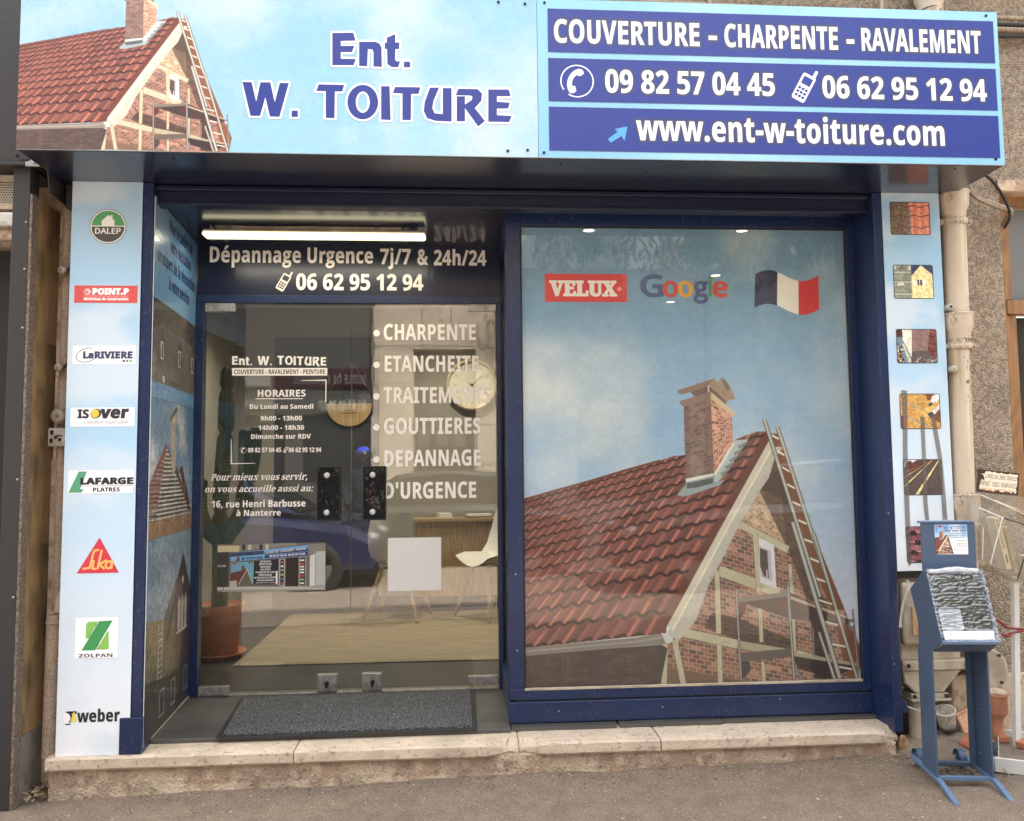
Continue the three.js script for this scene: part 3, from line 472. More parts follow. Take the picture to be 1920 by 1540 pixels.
for (let i = 0; i < 11; i++) mesh('stripe', bb(2.0012, 0.32 + i * 0.175, -0.36, 2.0028, 0.42 + i * 0.175 + 0.01 * (i % 3), -0.28, 0), SIDE, sideFilm);
for (const [x, y] of [[2.02, 0.72], [2.025, 0.36], [2.22, 0.075], [2.72, 0.08], [3.3, 0.1], [3.78, 1.0], [3.775, 0.3]]) mesh('screw', cyl(0.004, 0.004, 0.004, 0, 0, 0, 8).rotateX(Math.PI / 2).translate(x, y, y < 0.13 ? -0.187 : x > 3.75 ? 0.001 : -0.193), M.galv, front);

// floor of recess and shop; slate strips under the window
struct('shop_floor', bb(-0.3, -0.12, -3.8, 4.2, 0.02, -0.235, 0), M.slate);
const rf = struct('recess_floor', [bb(0.31, -0.12, -0.236, 1.986, 0.0195, -0.125, 0.004)], M.slate);
const strips = thing('slate_strip', 'thin broken slate strips laid under the display window', 'slate strip', [0, 0, 0]);
for (const [a, b, f] of [[1.99, 2.49, -0.142], [2.505, 3.0, -0.147], [3.008, 3.765, -0.16]]) mesh('slate', roughen(metre(new THREE.BoxGeometry(b - a, 0.016, 0.12, 24, 1, 6).translate((a + b) / 2, 0.01, f - 0.06)), 0.006, 30, a), M.slate, strips);
mesh('threshold_strip', bb(0.345, 0.0205, -0.86, 1.965, 0.028, -0.8, 0.002), M.steel, front);
mesh('floor_edge_trim', bar([0.352, 0.024, -0.13], [0.301, 0.026, -0.8], 0.007, 0.006, 0.002), M.beigePlastic, front);

// ---------------------------------------------------------------- inside the shop
struct('shop_wall', bb(-0.38, 0.0, -3.8, -0.25, 2.7, -0.86, 0), M.wall);
struct('shop_wall', bb(-0.25, 0.0, -3.9, 4.2, 2.7, -3.62, 0), M.wall);
struct('shop_wall', bb(4.1, 0.0, -3.62, 4.3, 2.7, -0.24, 0), M.wall);
struct('shop_wall', bb(-0.38, 0.0, -0.86, 0.284, 2.7, -0.8, 0), M.wall);
struct('shop_wall', bb(-0.38, 2.51, -0.92, 2.02, 2.72, -0.861, 0), M.wall);
struct('shop_wall', bb(2.013, 2.55, -0.26, 4.2, 2.72, -0.2, 0), M.wall);
struct('shop_wall', bb(1.9, 2.57, -0.9, 2.012, 2.72, -0.2, 0), M.wall);
struct('shop_ceiling', bb(-0.38, 2.7, -3.9, 4.3, 2.8, -0.21, 0), M.ceiling);
struct('wall_panel', bb(0.1, 0.02, -3.64, 1.03, 2.43, -3.605, 0.002), M.darkWall);  // dark grey panel on the back wall, not recessed
struct('skirting', bb(1.03, 0.02, -3.635, 1.4, 0.1, -3.605, 0.002), M.darkWall);
struct('skirting', bb(-0.249, 0.02, -3.6, -0.235, 0.09, -0.9, 0.002), M.darkWall);
mesh('rug', roughen(metre(new THREE.PlaneGeometry(1.9, 1.75, 60, 50).rotateX(-Math.PI / 2).translate(1.3, 0.027, -2.33)), 0.006, 20, 2), M.rug); tag(scene.children.at(-1), 'woven straw coloured rug on the dark shop floor', 'rug');
{
  const p = thing('cactus_pot', 'terracotta pot on saucer with tall branching cactus behind left door leaf', 'pot', [0.19, 0.02, -1.72]);
  mesh('pot', metre(lathe([[0.001, 0.03], [0.115, 0.03], [0.14, 0.29], [0.158, 0.29], [0.16, 0.345], [0.145, 0.348], [0.135, 0.3], [0.001, 0.3]])), M.terra, p);
  mesh('saucer', metre(lathe([[0.001, 0], [0.13, 0], [0.165, 0.035], [0.172, 0.036], [0.17, 0.044], [0.12, 0.02], [0.001, 0.02]])), M.terra, p);
  mesh('soil', metre(cyl(0.136, 0.136, 0.01, 0, 0.312, 0)), M.soil, p);
  // ribbed columns with pinched joints
  const column = (pts, rad, seed) => { const curve = new THREE.CatmullRomCurve3(pts.map((q) => V(...q)), false, 'centripetal'), nL = 90, nA = 48, pos = [], idx = [], fr = curve.computeFrenetFrames(nL, false);
    for (let i = 0; i <= nL; i++) { const t = i / nL, c = curve.getPointAt(t), r0 = rad(t) * (t > 0.97 ? Math.sqrt(Math.max(0.02, (1 - t) / 0.03)) : 1); for (let j = 0; j <= nA; j++) { const a = (j / nA) * 6.2832, k = r0 * (1 + 0.2 * Math.cos(6 * a) + 0.05 * (hash2(i, j % nA, seed) - 0.5)); c.clone().addScaledVector(fr.normals[i], Math.cos(a) * k).addScaledVector(fr.binormals[i], Math.sin(a) * k).toArray(pos, pos.length); } }
    for (let i = 0; i < nL; i++) for (let j = 0; j < nA; j++) { const a = i * (nA + 1) + j; idx.push(a, a + 1, a + nA + 1, a + 1, a + nA + 2, a + nA + 1); }
    const g = new THREE.BufferGeometry(); g.setAttribute('position', new THREE.Float32BufferAttribute(pos, 3)); g.setIndex(idx); g.computeVertexNormals(); g.setAttribute('uv', new THREE.Float32BufferAttribute(new Float32Array(pos.length / 3 * 2), 2)); return metre(g); };
  const c = thing('cactus', 'tall dark green column cactus with arms in the terracotta pot', 'cactus', [0.19, 0.33, -1.72]);
  const pinch = (t, ks, r) => { let q = r; for (const k of ks) q *= 1 - 0.3 * Math.exp(-(((t - k) / 0.012) ** 2)); return q; };
  mesh('stem', column([[0, -0.02, 0], [0.0, 0.3, 0], [-0.005, 0.7, 0], [0.02, 1.2, 0], [0.025, 1.6, 0]], (t) => pinch(t, [0.4, 0.72, 0.9], 0.044 - 0.016 * Math.max(0, t - 0.85) * 4), 1), M.cactus, c);
  mesh('arm', column([[0.0, 0.42, 0.0], [0.06, 0.5, 0.02], [0.14, 0.62, 0.03], [0.165, 0.8, 0.03], [0.172, 1.18, 0.03]], (t) => pinch(t, [0.55], 0.05), 2), M.cactus, c);
  mesh('arm', column([[0.165, 0.8, 0.03], [0.21, 0.95, 0.02], [0.222, 1.19, 0.02]], () => 0.034, 3), M.cactus, c);
  mesh('arm', column([[0.0, 0.44, 0.0], [-0.06, 0.5, 0.03], [-0.12, 0.62, 0.05], [-0.13, 0.85, 0.05]], () => 0.045, 4), M.cactus, c);
}
function shellChair(label, x, z, turn) {
  const c = thing('shell_chair', label, 'chair', [x, 0.028, z], turn, 'shell chairs by the desk');
  const P = [[0.2, 0.42, 0.2], [0.21, 0.44, 0.1], [0.2, 0.43, -0.08], [0.2, 0.5, -0.19], [0.19, 0.68, -0.23], [0.15, 0.84, -0.25]], n = 12, pos = [], idx = [];
  P.forEach(([w, y, zz], i) => { for (let j = 0; j <= n; j++) { const s = (j / n) * 2 - 1; pos.push(w * s, y + 0.075 * s * s * (i < 4 ? 1 : 0.2), zz + 0.05 * s * s * (i > 2 ? 1 : 0)); } });
  for (let i = 0; i < P.length - 1; i++) for (let j = 0; j < n; j++) { const a = i * (n + 1) + j; idx.push(a, a + 1, a + n + 1, a + 1, a + n + 2, a + n + 1); }
  const g = new THREE.BufferGeometry(); g.setAttribute('position', new THREE.Float32BufferAttribute(pos, 3)); g.setIndex(idx); g.computeVertexNormals();
  const g2 = g.clone().translate(0, -0.012, -0.006); g2.index.array.reverse(); g2.computeVertexNormals();
  mesh('seat_shell', mergeGeometries([g, g2]), M.white, c);
  for (const [sx, sz] of [[1, 1], [-1, 1], [1, -1], [-1, -1]]) { const A = [sx * 0.1, 0.41, sz * 0.1], B = [sx * 0.22, 0, sz * 0.2], q = new THREE.CylinderGeometry(0.02, 0.012, V(...A).distanceTo(V(...B)), 12); q.applyQuaternion(new THREE.Quaternion().setFromUnitVectors(V(0, 1, 0), V(...A).sub(V(...B)).normalize())).translate(...V(...A).add(V(...B)).multiplyScalar(0.5).toArray()); mesh('leg', metre(q), M.oak, c); }
  mesh('leg_brace', [bar([0.1, 0.4, 0.1], [-0.1, 0.4, -0.1], 0.03, 0.012), bar([0.1, 0.405, -0.1], [-0.1, 0.405, 0.1], 0.03, 0.012)], M.black, c);
  return c;
}
shellChair('white shell chair with wooden legs nearest the right door edge', 2.0, -2.9, -0.9);
shellChair('shell chair in front of the desk, turned away behind the right door leaf', 1.25, -2.95, 2.9);
{
  const d = thing('reception_desk', 'wood panelled reception desk at the back of the shop', 'desk', [1.37, 0.02, -3.4]);
  mesh('desk_front', bb(0, 0.1, -0.02, 1.5, 0.745, 0, 0.002), M.wood, d); mesh('desk_plinth', bb(0.02, 0, -0.06, 1.5, 0.1, -0.02, 0.001), M.black, d);
  mesh('desk_top', bb(-0.02, 0.746, -0.2, 1.52, 0.775, 0.03, 0.003), M.oak, d); mesh('desk_side', bb(0, 0.1, -0.2, 0.02, 0.745, -0.021, 0.001), M.wood, d);
  const hats = [['leaflet_stack', 'small stack of pale leaflets on the desk top', 0.25, 0.12, 0.04, 'white'], ['folder', 'dark folder lying on the desk top beside the leaflets', 0.55, 0.22, 0.03, 'black']];
  for (const [n, l, x, w, h, m] of hats) { const o = thing(n, l, n.replace('_', ' '), [1.37 + x, 0.795, -3.5], 0.2); mesh('cover', bb(-w / 2, 0, -0.07, w / 2, h * 0.3, 0.07, 0.002), M[m], o); mesh('sheet', bb(-w / 2 + 0.004, h * 0.3, -0.066, w / 2 - 0.004, h, 0.066, 0.002), M.white, o); }
}
{
  const m = thing('round_mirror', 'round wall mirror with half wooden face hung by a cord', 'mirror', [0.765, 1.824, -3.59]);
  const half = new THREE.Shape(); half.absarc(0, 0, 0.205, Math.PI, 2 * Math.PI, false); half.closePath();
  mesh('frame', new THREE.TorusGeometry(0.213, 0.008, 10, 64), M.black, m);
  mesh('mirror_glass', new THREE.CircleGeometry(0.21, 48).translate(0, 0, 0.002), std({ color: lin(0.3, 0.31, 0.3), roughness: 0.05, metalness: 1 }), m);
  mesh('wooden_face', metre(new THREE.ExtrudeGeometry(half, { depth: 0.012, bevelEnabled: false })), std({ map: rep(T.wood, 1.2), color: lin(1.7, 1.7, 1.5), roughness: 0.6 }), m);
  mesh('grass_tuft', [...Array(40)].map((_, i) => { const x = -0.17 + 0.0085 * i; return bar([x, 0, 0.012], [x + rr(-0.02, 0.02), rr(0.02, 0.07), 0.014], 0.003, 0.002); }), M.cactus, m);
  mesh('cord', [tube([[-0.16, 0.14, 0.005], [0, 0.37, 0.0], [0.16, 0.14, 0.005]], 0.004, 6, 24)], M.oak, m);
  const lc = art(-0.12, -0.12, 0.12, 0, 1600, (A, g) => { g.clearRect(0, 0, A.c.width, A.c.height); inkM(A, 'TENUE', -0.04, 0.05, -0.07, 0.012, { color: '#4a3a20' }); inkM(A, 'PARFAITE', -0.055, 0.065, -0.092, 0.012, { color: '#4a3a20' }); g.strokeStyle = '#4a3a20'; g.lineWidth = 2; g.beginPath(); g.ellipse(A.X(0), A.Y(-0.035), 40, 14, 0, 0, 6.3); g.stroke(); });
  mesh('lettering', new THREE.PlaneGeometry(0.24, 0.12).translate(0, -0.06, 0.0135), std({ map: tex(lc), transparent: true, roughness: 0.8 }), m);
  const c = thing('wall_clock', 'round cream wall clock with thin hands behind the right door leaf', 'clock', [1.873, 1.991, -3.6]);
  mesh('rim', metre(lathe([[0.2, 0.0], [0.235, 0.0], [0.238, 0.02], [0.225, 0.035], [0.212, 0.034], [0.205, 0.02]], 64).rotateX(Math.PI / 2)), std({ color: lin(0.6, 0.52, 0.34), roughness: 0.4 }), c);
  const dial = art(-0.21, -0.21, 0.21, 0.21, 900, (A, g, X, Y) => { g.fillStyle = '#e6e1d2'; g.fillRect(0, 0, 999, 999); for (let i = 1; i <= 12; i++) { const a = i * Math.PI / 6, x = 0.165 * Math.sin(a), y = 0.165 * Math.cos(a); inkM(A, String(i), x - (i > 9 ? 0.016 : 0.008), x + (i > 9 ? 0.016 : 0.008), y - 0.012, 0.024, { color: '#7a7466', font: 'reg' }); } for (let i = 0; i < 60; i++) { const a = i * Math.PI / 30; g.strokeStyle = '#9a937e'; g.lineWidth = i % 5 ? 1 : 3; g.beginPath(); g.moveTo(X(0.192 * Math.sin(a)), Y(0.192 * Math.cos(a))); g.lineTo(X(0.202 * Math.sin(a)), Y(0.202 * Math.cos(a))); g.stroke(); } });
  mesh('dial', new THREE.CircleGeometry(0.208, 48).translate(0, 0, 0.012), std({ map: tex(dial), roughness: 0.6 }), c);
  mesh('hand', bar([0, 0, 0.02], [0.09, 0.085, 0.02], 0.005, 0.002), M.greyMetal, c); mesh('hand', bar([0, 0, 0.023], [-0.04, 0.03, 0.023], 0.006, 0.002), M.greyMetal, c); mesh('boss', cyl(0.01, 0.01, 0.01).rotateX(Math.PI / 2).translate(0, 0, 0.022), M.black, c);
}
// recessed downlights: three over the display, others further in, those by cactus and clock added to brighten them
const spotGlow = std({ color: lin(0.9, 0.85, 0.75), emissive: lin(1, 0.86, 0.66), emissiveIntensity: 11, roughness: 0.6 });
for (const [x, z, label, p] of [[2.56, -1.13, 'lit recessed downlight above the left part of the display window', 1.2], [3.52, -1.1, 'lit recessed downlight above the right part of the display window', 1.2], [3.73, -2.26, 'lit downlight second row, near the flag sticker', 1.2], [2.82, -2.8, 'lit downlight far row, behind the red sticker', 1.2], [3.64, -3.25, 'lit downlight farthest back, below the coloured word', 1.2], [0.42, -2.45, 'added downlight to brighten the cactus behind the left door leaf', 4], [1.65, -2.95, 'added downlight to brighten the desk and the wall clock', 3]]) {
  const l = thing('downlight', label, 'downlight', [x, 2.7, z]);
  mesh('ring', metre(lathe([[0.036, -0.001], [0.052, -0.001], [0.053, -0.006], [0.046, -0.011], [0.037, -0.009]], 32)), M.galv, l);
  mesh('lens', new THREE.CircleGeometry(0.037, 24).rotateX(Math.PI / 2).translate(0, -0.006, 0), spotGlow, l);
  const s = new THREE.SpotLight(new THREE.Color(1, 0.86, 0.66), p, 0, 1.15, 0.8, 2); s.position.set(x, 2.685, z); s.target.position.set(x, 0, z); s.castShadow = true; s.shadow.radius = 2; s.name = 'downlight_lamp'; scene.add(s); scene.add(s.target);
}
// ---------------------------------------------------------------- printed boards, lettering, glass doors, lamp
const printMat = (c, o = {}) => std({ map: tex(c), roughness: o.roughness ?? 0.38, ...(o.cut ? { transparent: true } : {}), ...(o.bump ? { bumpMap: rep(T.soft, 2), bumpScale: o.bump } : {}) });
// a flat printed board x0..x1, y0..y1 with its face at z and thickness d: the face carries the print, the edges are plain
function board(name, x0, y0, x1, y1, z, d, face, edge, parent, label) {
  const g = new THREE.BoxGeometry(x1 - x0, y1 - y0, d).translate((x0 + x1) / 2, (y0 + y1) / 2, z - d / 2);
  return mesh(name, g, [edge, edge, edge, edge, face, edge], parent, null, null, label);
}
function decal(name, x0, y0, x1, y1, z, mat, parent, label) { return mesh(name, new THREE.PlaneGeometry(x1 - x0, y1 - y0).translate((x0 + x1) / 2, (y0 + y1) / 2, z), mat, parent, null, null, label); }
const WHITE = '#f6f5f2', NAVYINK = '#25368a';

// ---- fascia sign
const fas = thing('fascia_sign', 'long sky blue fascia sign with house picture, company name and phone numbers', 'sign', [0, 0, 0]);
{
  mesh('soffit', bb(-0.055, 2.5535, -0.16, 4.181, 2.575, 0.355, 0.002), M.navyGloss, fas);
  for (const [x, z] of [[0.55, 0.3], [0.72, 0.26], [1.15, 0.29], [2.2, 0.3], [3.98, 0.32], [2.6, 0.22]]) mesh('screw', cyl(0.005, 0.005, 0.004, x, 2.552, z, 8), M.screw, fas);
  mesh('sign_box', bb(-0.05, 2.576, -0.09, 4.176, 3.25, 0.354, 0), M.navyDark, fas);
  mesh('top_flashing', bb(-0.056, 3.2505, -0.095, 4.182, 3.262, 0.36, 0.001), M.edgeWhite, fas);
  const k = 640, f2 = homog([0.00212949, 7.369e-05, -0.13923325, -7.496e-05, -0.00214666, 3.18636922, -4.401e-05, 4.796e-05]);
  const L = art(-0.056, 2.555, 2.0955, 3.262, k, (A, g, X, Y) => {
    skyPrint(g, A.c.width, A.c.height, [140, 188, 222], [150, 198, 222], [188, 209, 219], { f: 2.2, seed: 12, lo: 0.28, hi: 0.72, sx: 0.8, amount: 0.95 });
    const P = (x, y) => [X(0.001384 * x - 4.9e-05 * y - 1.372345), Y(-4.1e-05 * x - 0.001219 * y + 4.177781)];
    house(g, P, 0.0013 * k, 1.14); photoize(A.c, 0.3, 0.025);
  });
  board('printed_panel', -0.056, 2.555, 2.0955, 3.262, 0.368, 0.008, printMat(L, { roughness: 0.42 }), M.edgeWhite, fas, 'left panel with the printed roof picture on a cloudy sky');
  const Rb = art(2.0975, 2.555, 4.182, 3.262, k, (A, g) => skyPrint(g, A.c.width, A.c.height, [142, 196, 226], [134, 190, 224], [160, 206, 230], { f: 0.8, seed: 31 }));
  const rp = board('printed_panel', 2.0975, 2.555, 4.182, 3.262, 0.3685, 0.008, printMat(Rb, { roughness: 0.42 }), M.edgeWhite, fas, 'right panel with three dark blue lettered bands');
  const N = art(0.85, 2.64, 2.0, 3.1, 900, (A, g, X, Y) => nameShape(g, ['ent', 'w', 'toiture'], (x, y) => { const p = f2(400 + 0.3441 * x, 0.3441 * y); return [X(p[0]), Y(p[1])]; }, NAVYINK, '#f7f6f4', 0.0185 * 900));
  decal('name_lettering', 0.85, 2.64, 2.0, 3.1, 0.3695, printMat(N, { cut: true, roughness: 0.4 }), fas, 'company name in dark blue letters with white outline');
  const band = (y0, y1, draw, label) => { const c = art(2.143, y0, 4.162, y1, 900, (A, g, X, Y) => { g.fillStyle = NAVYINK; g.fillRect(0, 0, A.c.width, A.c.height); g.strokeStyle = '#363f7c'; g.lineWidth = 5; g.strokeRect(0, 0, A.c.width, A.c.height); draw(A, g, X, Y); }); decal('text_band', 2.143, y0, 4.162, y1, 0.37, printMat(c, { roughness: 0.4 }), fas, label); };
  const HW = { heavy: 1.5, color: WHITE, halo: '#3c4264', haloWidth: 15 };
  band(3.022, 3.218, (A) => { inkM(A, 'COUVERTURE', 2.17, 2.812, 3.067, 0.103, HW); inkM(A, '-', 2.852, 2.89, 3.067, 0.103, HW); inkM(A, 'CHARPENTE', 2.924, 3.437, 3.067, 0.103, HW); inkM(A, '-', 3.476, 3.512, 3.067, 0.103, HW); inkM(A, 'RAVALEMENT', 3.546, 4.099, 3.067, 0.103, HW); }, 'top dark blue band with three trades in white capitals');
  band(2.803, 2.996, (A, g, X, Y) => { ringPhone(g, X(2.2675), Y(2.895), 0.074 * 900, WHITE); inkM(A, '09 82 57 04 45', 2.391, 3.142, 2.848, 0.101, HW); mobile(g, X(3.277), Y(2.895), 0.145 * 900, WHITE, NAVYINK); inkM(A, '06 62 95 12 94', 3.359, 4.114, 2.845, 0.1, HW); }, 'middle dark blue band with phone symbols and numbers');
  band(2.585, 2.779, (A, g, X, Y) => { inkM(A, 'www.ent-w-toiture.com', 2.523, 3.907, 2.638, 0.113, HW); poly(g, [[X(2.397), Y(2.64)], [X(2.44), Y(2.672)], [X(2.428), Y(2.685)], [X(2.484), Y(2.698)], [X(2.47), Y(2.633)], [X(2.457), Y(2.654)], [X(2.41), Y(2.624)]], '#57a6dc'); }, 'bottom dark blue band with arrow and web address');
  for (const [x, y] of [[1.93, 3.24], [2.045, 3.235], [1.965, 2.58], [2.05, 2.585], [2.13, 3.243], [4.13, 3.243], [4.14, 2.58], [2.12, 2.575]]) mesh('screw', cyl(0.006, 0.006, 0.004, 0, 0, 0, 10).rotateX(Math.PI / 2).translate(x, y, 0.3705), M.screw, fas);
}

// ---- left pilaster board with supplier logos
const lp = thing('logo_board', 'tall narrow sky blue board of supplier logos left of the entrance', 'sign board', [0, 0, 0]);
{
  const c = art(0, 0.001, 0.311, 2.5525, 420, (A, g) => { skyPrint(g, A.c.width, A.c.height, [170, 205, 228], [246, 246, 248], [214, 228, 238], { f: 9, seed: 5, mid: [176, 212, 236], midAt: 0.45, lo: 0.42, hi: 0.64, sx: 0.7, amount: 0.85 }); });
  board('printed_panel', 0, 0.001, 0.311, 2.5525, 0.003, 0.004, printMat(c, { roughness: 0.3 }), M.edgeWhite, lp);
  const K = 1500, logo = (x0, y0, x1, y1, draw, bg, label) => { const cc = art(x0, y0, x1, y1, K, draw, bg); decal('logo', x0, y0, x1, y1, 0.0042, printMat(cc, { cut: !bg, roughness: 0.35 }), lp, label); };
  logo(0.08, 2.261, 0.243, 2.427, (A, g, X, Y) => { const x = X(0.1615), y = Y(2.344), r = 0.078 * K; const disc = (q, f) => { g.beginPath(); g.arc(x, y, q, 0, 6.3); g.fillStyle = f; g.fill(); }; disc(r * 1.03, '#5e5b58'); disc(r, '#f2efe8'); disc(r * 0.93, '#54524f'); g.save(); g.beginPath(); g.arc(x, y, r * 0.93, 0, 6.3); g.clip(); g.fillStyle = '#58a069'; g.fillRect(x - r, y - r, 2 * r, r * 0.97); g.fillStyle = '#f2efe8'; g.fillRect(x - r, y - r * 0.05, 2 * r, r * 0.06); g.restore();
    poly(g, [[x - 0.36 * r, y - 0.02 * r], [x - 0.36 * r, y - 0.32 * r], [x - 0.42 * r, y - 0.3 * r], [x, y - 0.68 * r], [x + 0.13 * r, y - 0.56 * r], [x + 0.13 * r, y - 0.68 * r], [x + 0.24 * r, y - 0.68 * r], [x + 0.24 * r, y - 0.46 * r], [x + 0.42 * r, y - 0.3 * r], [x + 0.36 * r, y - 0.32 * r], [x + 0.36 * r, y - 0.02 * r]], '#f2efe8'); ink(g, 'DALEP', x - 0.72 * r, x + 0.72 * r, y + 0.43 * r, 0.33 * r, { color: '#f2efe8', font: 'reg', heavy: 4 }); }, null, 'round green and grey logo with a white house');
  logo(0.022, 1.992, 0.299, 2.071, (A, g, X, Y) => { inkM(A, 'POINT.P', 0.103, 0.259, 2.031, 0.026, { heavy: 10 }); inkM(A, 'Matériaux de Construction', 0.065, 0.259, 2.004, 0.0125, { heavy: 4 }); g.fillStyle = '#fff'; g.fillRect(X(0.065), Y(2.0235), 0.194 * K, 2); g.strokeStyle = '#fff'; g.lineWidth = 3; g.beginPath(); g.arc(X(0.079), Y(2.043), 0.0135 * K, 0, 6.3); g.stroke(); for (let i = 0; i < 3; i++) { g.beginPath(); g.arc(X(0.079), Y(2.043), (0.004 + i * 0.003) * K, 2.5 + i, 6.4 + i); g.stroke(); } }, '#d95a58', 'red supplier logo plate with white lettering');
  logo(0.023, 1.712, 0.299, 1.796, (A, g, X, Y) => { inkM(A, 'LaRIVIERE', 0.07, 0.283, 1.74, 0.029, { color: '#3d4668', heavy: 9 }); g.strokeStyle = '#3d4668'; g.lineWidth = 4; g.beginPath(); g.ellipse(X(0.085), Y(1.754), 0.048 * K, 0.03 * K, -0.3, 0.35, 5.4); g.stroke(); [['#9c2f52', 0.241], ['#4b8f96', 0.256], ['#8db04b', 0.271]].forEach(([q, x]) => { g.fillStyle = q; g.fillRect(X(x), Y(1.733), 0.0105 * K, 0.0105 * K); }); }, '#fbfbfa', 'white plate with dark blue lettering and three coloured dots');
  logo(0.021, 1.432, 0.3, 1.517, (A, g, X, Y) => { inkM(A, 'IS', 0.053, 0.1, 1.471, 0.037, { color: '#35333a', heavy: 6 }); inkM(A, 'ver', 0.15, 0.268, 1.471, 0.0495, { color: '#35333a', heavy: 8, skew: 0.1 }); g.fillStyle = '#35333a'; g.beginPath(); g.ellipse(X(0.131), Y(1.49), 0.024 * K, 0.021 * K, -0.6, 0, 6.3); g.fill(); g.fillStyle = '#e9c94e'; g.beginPath(); g.ellipse(X(0.1275), Y(1.4905), 0.0175 * K, 0.0195 * K, 0.3, 0, 6.3); g.fill(); inkM(A, "L'isolation responsable", 0.08, 0.268, 1.445, 0.0165, { color: '#7d7c82', font: 'reg', skew: 0.2 }); }, '#fbfafa', 'white plate with dark grey lettering and yellow disc');
  logo(0.02, 1.135, 0.301, 1.237, (A, g, X, Y) => { poly(g, [[X(0.064), Y(1.2325)], [X(0.1), Y(1.2325)], [X(0.072), Y(1.155)], [X(0.087), Y(1.155)], [X(0.079), Y(1.1385)], [X(0.022), Y(1.1385)]], '#5aa57c'); inkM(A, 'LAFARGE', 0.075, 0.298, 1.176, 0.027, { color: '#2b2b2f', heavy: 10 }); g.fillStyle = '#57565a'; g.fillRect(X(0.075), Y(1.169), 0.222 * K, 3); inkM(A, 'PLATRES', 0.128, 0.243, 1.1425, 0.018, { color: '#2b2b2f', heavy: 4 }); }, '#fbfafa', 'white plate with green stroke and black lettering');
  logo(0.066, 0.783, 0.25, 0.942, (A, g, X, Y) => { poly(g, [[X(0.162), Y(0.94)], [X(0.2485), Y(0.7855)], [X(0.0675), Y(0.7845)]], '#d93c4e'); g.strokeStyle = '#f6c069'; g.lineWidth = 0.0095 * K; g.lineCap = 'round'; g.lineJoin = 'round'; const ln = (p) => { g.beginPath(); p.forEach(([x, y], i) => (i ? g.lineTo(X(x), Y(y)) : g.moveTo(X(x), Y(y)))); g.stroke(); };
    ln([[0.158, 0.886], [0.143, 0.884], [0.137, 0.872], [0.128, 0.83], [0.122, 0.808], [0.096, 0.805]]); ln([[0.139, 0.838], [0.135, 0.805], [0.148, 0.804]]); ln([[0.172, 0.882], [0.157, 0.806]]); ln([[0.192, 0.84], [0.164, 0.822], [0.184, 0.805]]); g.beginPath(); g.ellipse(X(0.204), Y(0.8205), 0.0125 * K, 0.0155 * K, 0.3, 0, 6.3); g.stroke(); ln([[0.219, 0.838], [0.216, 0.807]]); }, null, 'red triangular logo with yellow script');
  logo(0.069, 0.417, 0.252, 0.592, (A, g, X, Y) => { const Q = (x, y) => [X(0.069 + (x - 475) / 263 * 0.183), Y(0.592 - (y - 265) / 247 * 0.175)]; poly(g, [[555, 290], [612, 290], [560, 392], [540, 392], [540, 305]].map((p) => Q(...p)), '#8cc55c'); poly(g, [[620, 288], [703, 285], [600, 465], [517, 465]].map((p) => Q(...p)), '#3f9a57'); poly(g, [[680, 350], [684, 455], [670, 462], [608, 462], [672, 352]].map((p) => Q(...p)), '#8cc55c'); for (let i = 0; i < 4; i++) { poly(g, [[602 - i * 3, 295 + i * 9], [613 - i * 3, 297 + i * 9], [612 - i * 3, 300 + i * 9], [601 - i * 3, 298 + i * 9]].map((p) => Q(...p)), '#2e3a30'); poly(g, [[612 - i * 3, 425 + i * 9], [626 - i * 3, 427 + i * 9], [625 - i * 3, 430 + i * 9], [611 - i * 3, 428 + i * 9]].map((p) => Q(...p)), '#2e3a30'); } const a = Q(500, 508), b = Q(707, 486); ink(g, 'ZOLPAN', a[0], b[0], a[1], a[1] - b[1], { color: '#3a3a3e', heavy: 1 }); }, '#fdfcfc', 'white plate with green letter Z of two ladders');
  logo(0.03, 0.118, 0.268, 0.204, (A, g, X, Y) => { inkM(A, 'weber', 0.088, 0.267, 0.145, 0.0515, { color: '#28272a', font: 'sans', heavy: 3 }); g.fillStyle = '#28272a'; g.fillRect(X(0.04), Y(0.192), 0.045 * K, 0.011 * K); g.beginPath(); g.arc(X(0.047), Y(0.164), 0.023 * K, -1.6, 1.2); g.fill(); g.fillStyle = '#fbf9fa'; g.beginPath(); g.arc(X(0.036), Y(0.163), 0.024 * K, 0, 6.3); g.fill(); g.fillStyle = '#28272a'; g.beginPath(); g.ellipse(X(0.05), Y(0.139), 0.013 * K, 0.005 * K, 0, 0, 3.14); g.fill(); poly(g, [[X(0.06), Y(0.147)], [X(0.07), Y(0.186)], [X(0.077), Y(0.188)], [X(0.086), Y(0.147)]], '#eedd55'); }, null, 'black lettered logo with yellow trowel mark at the bottom');
}

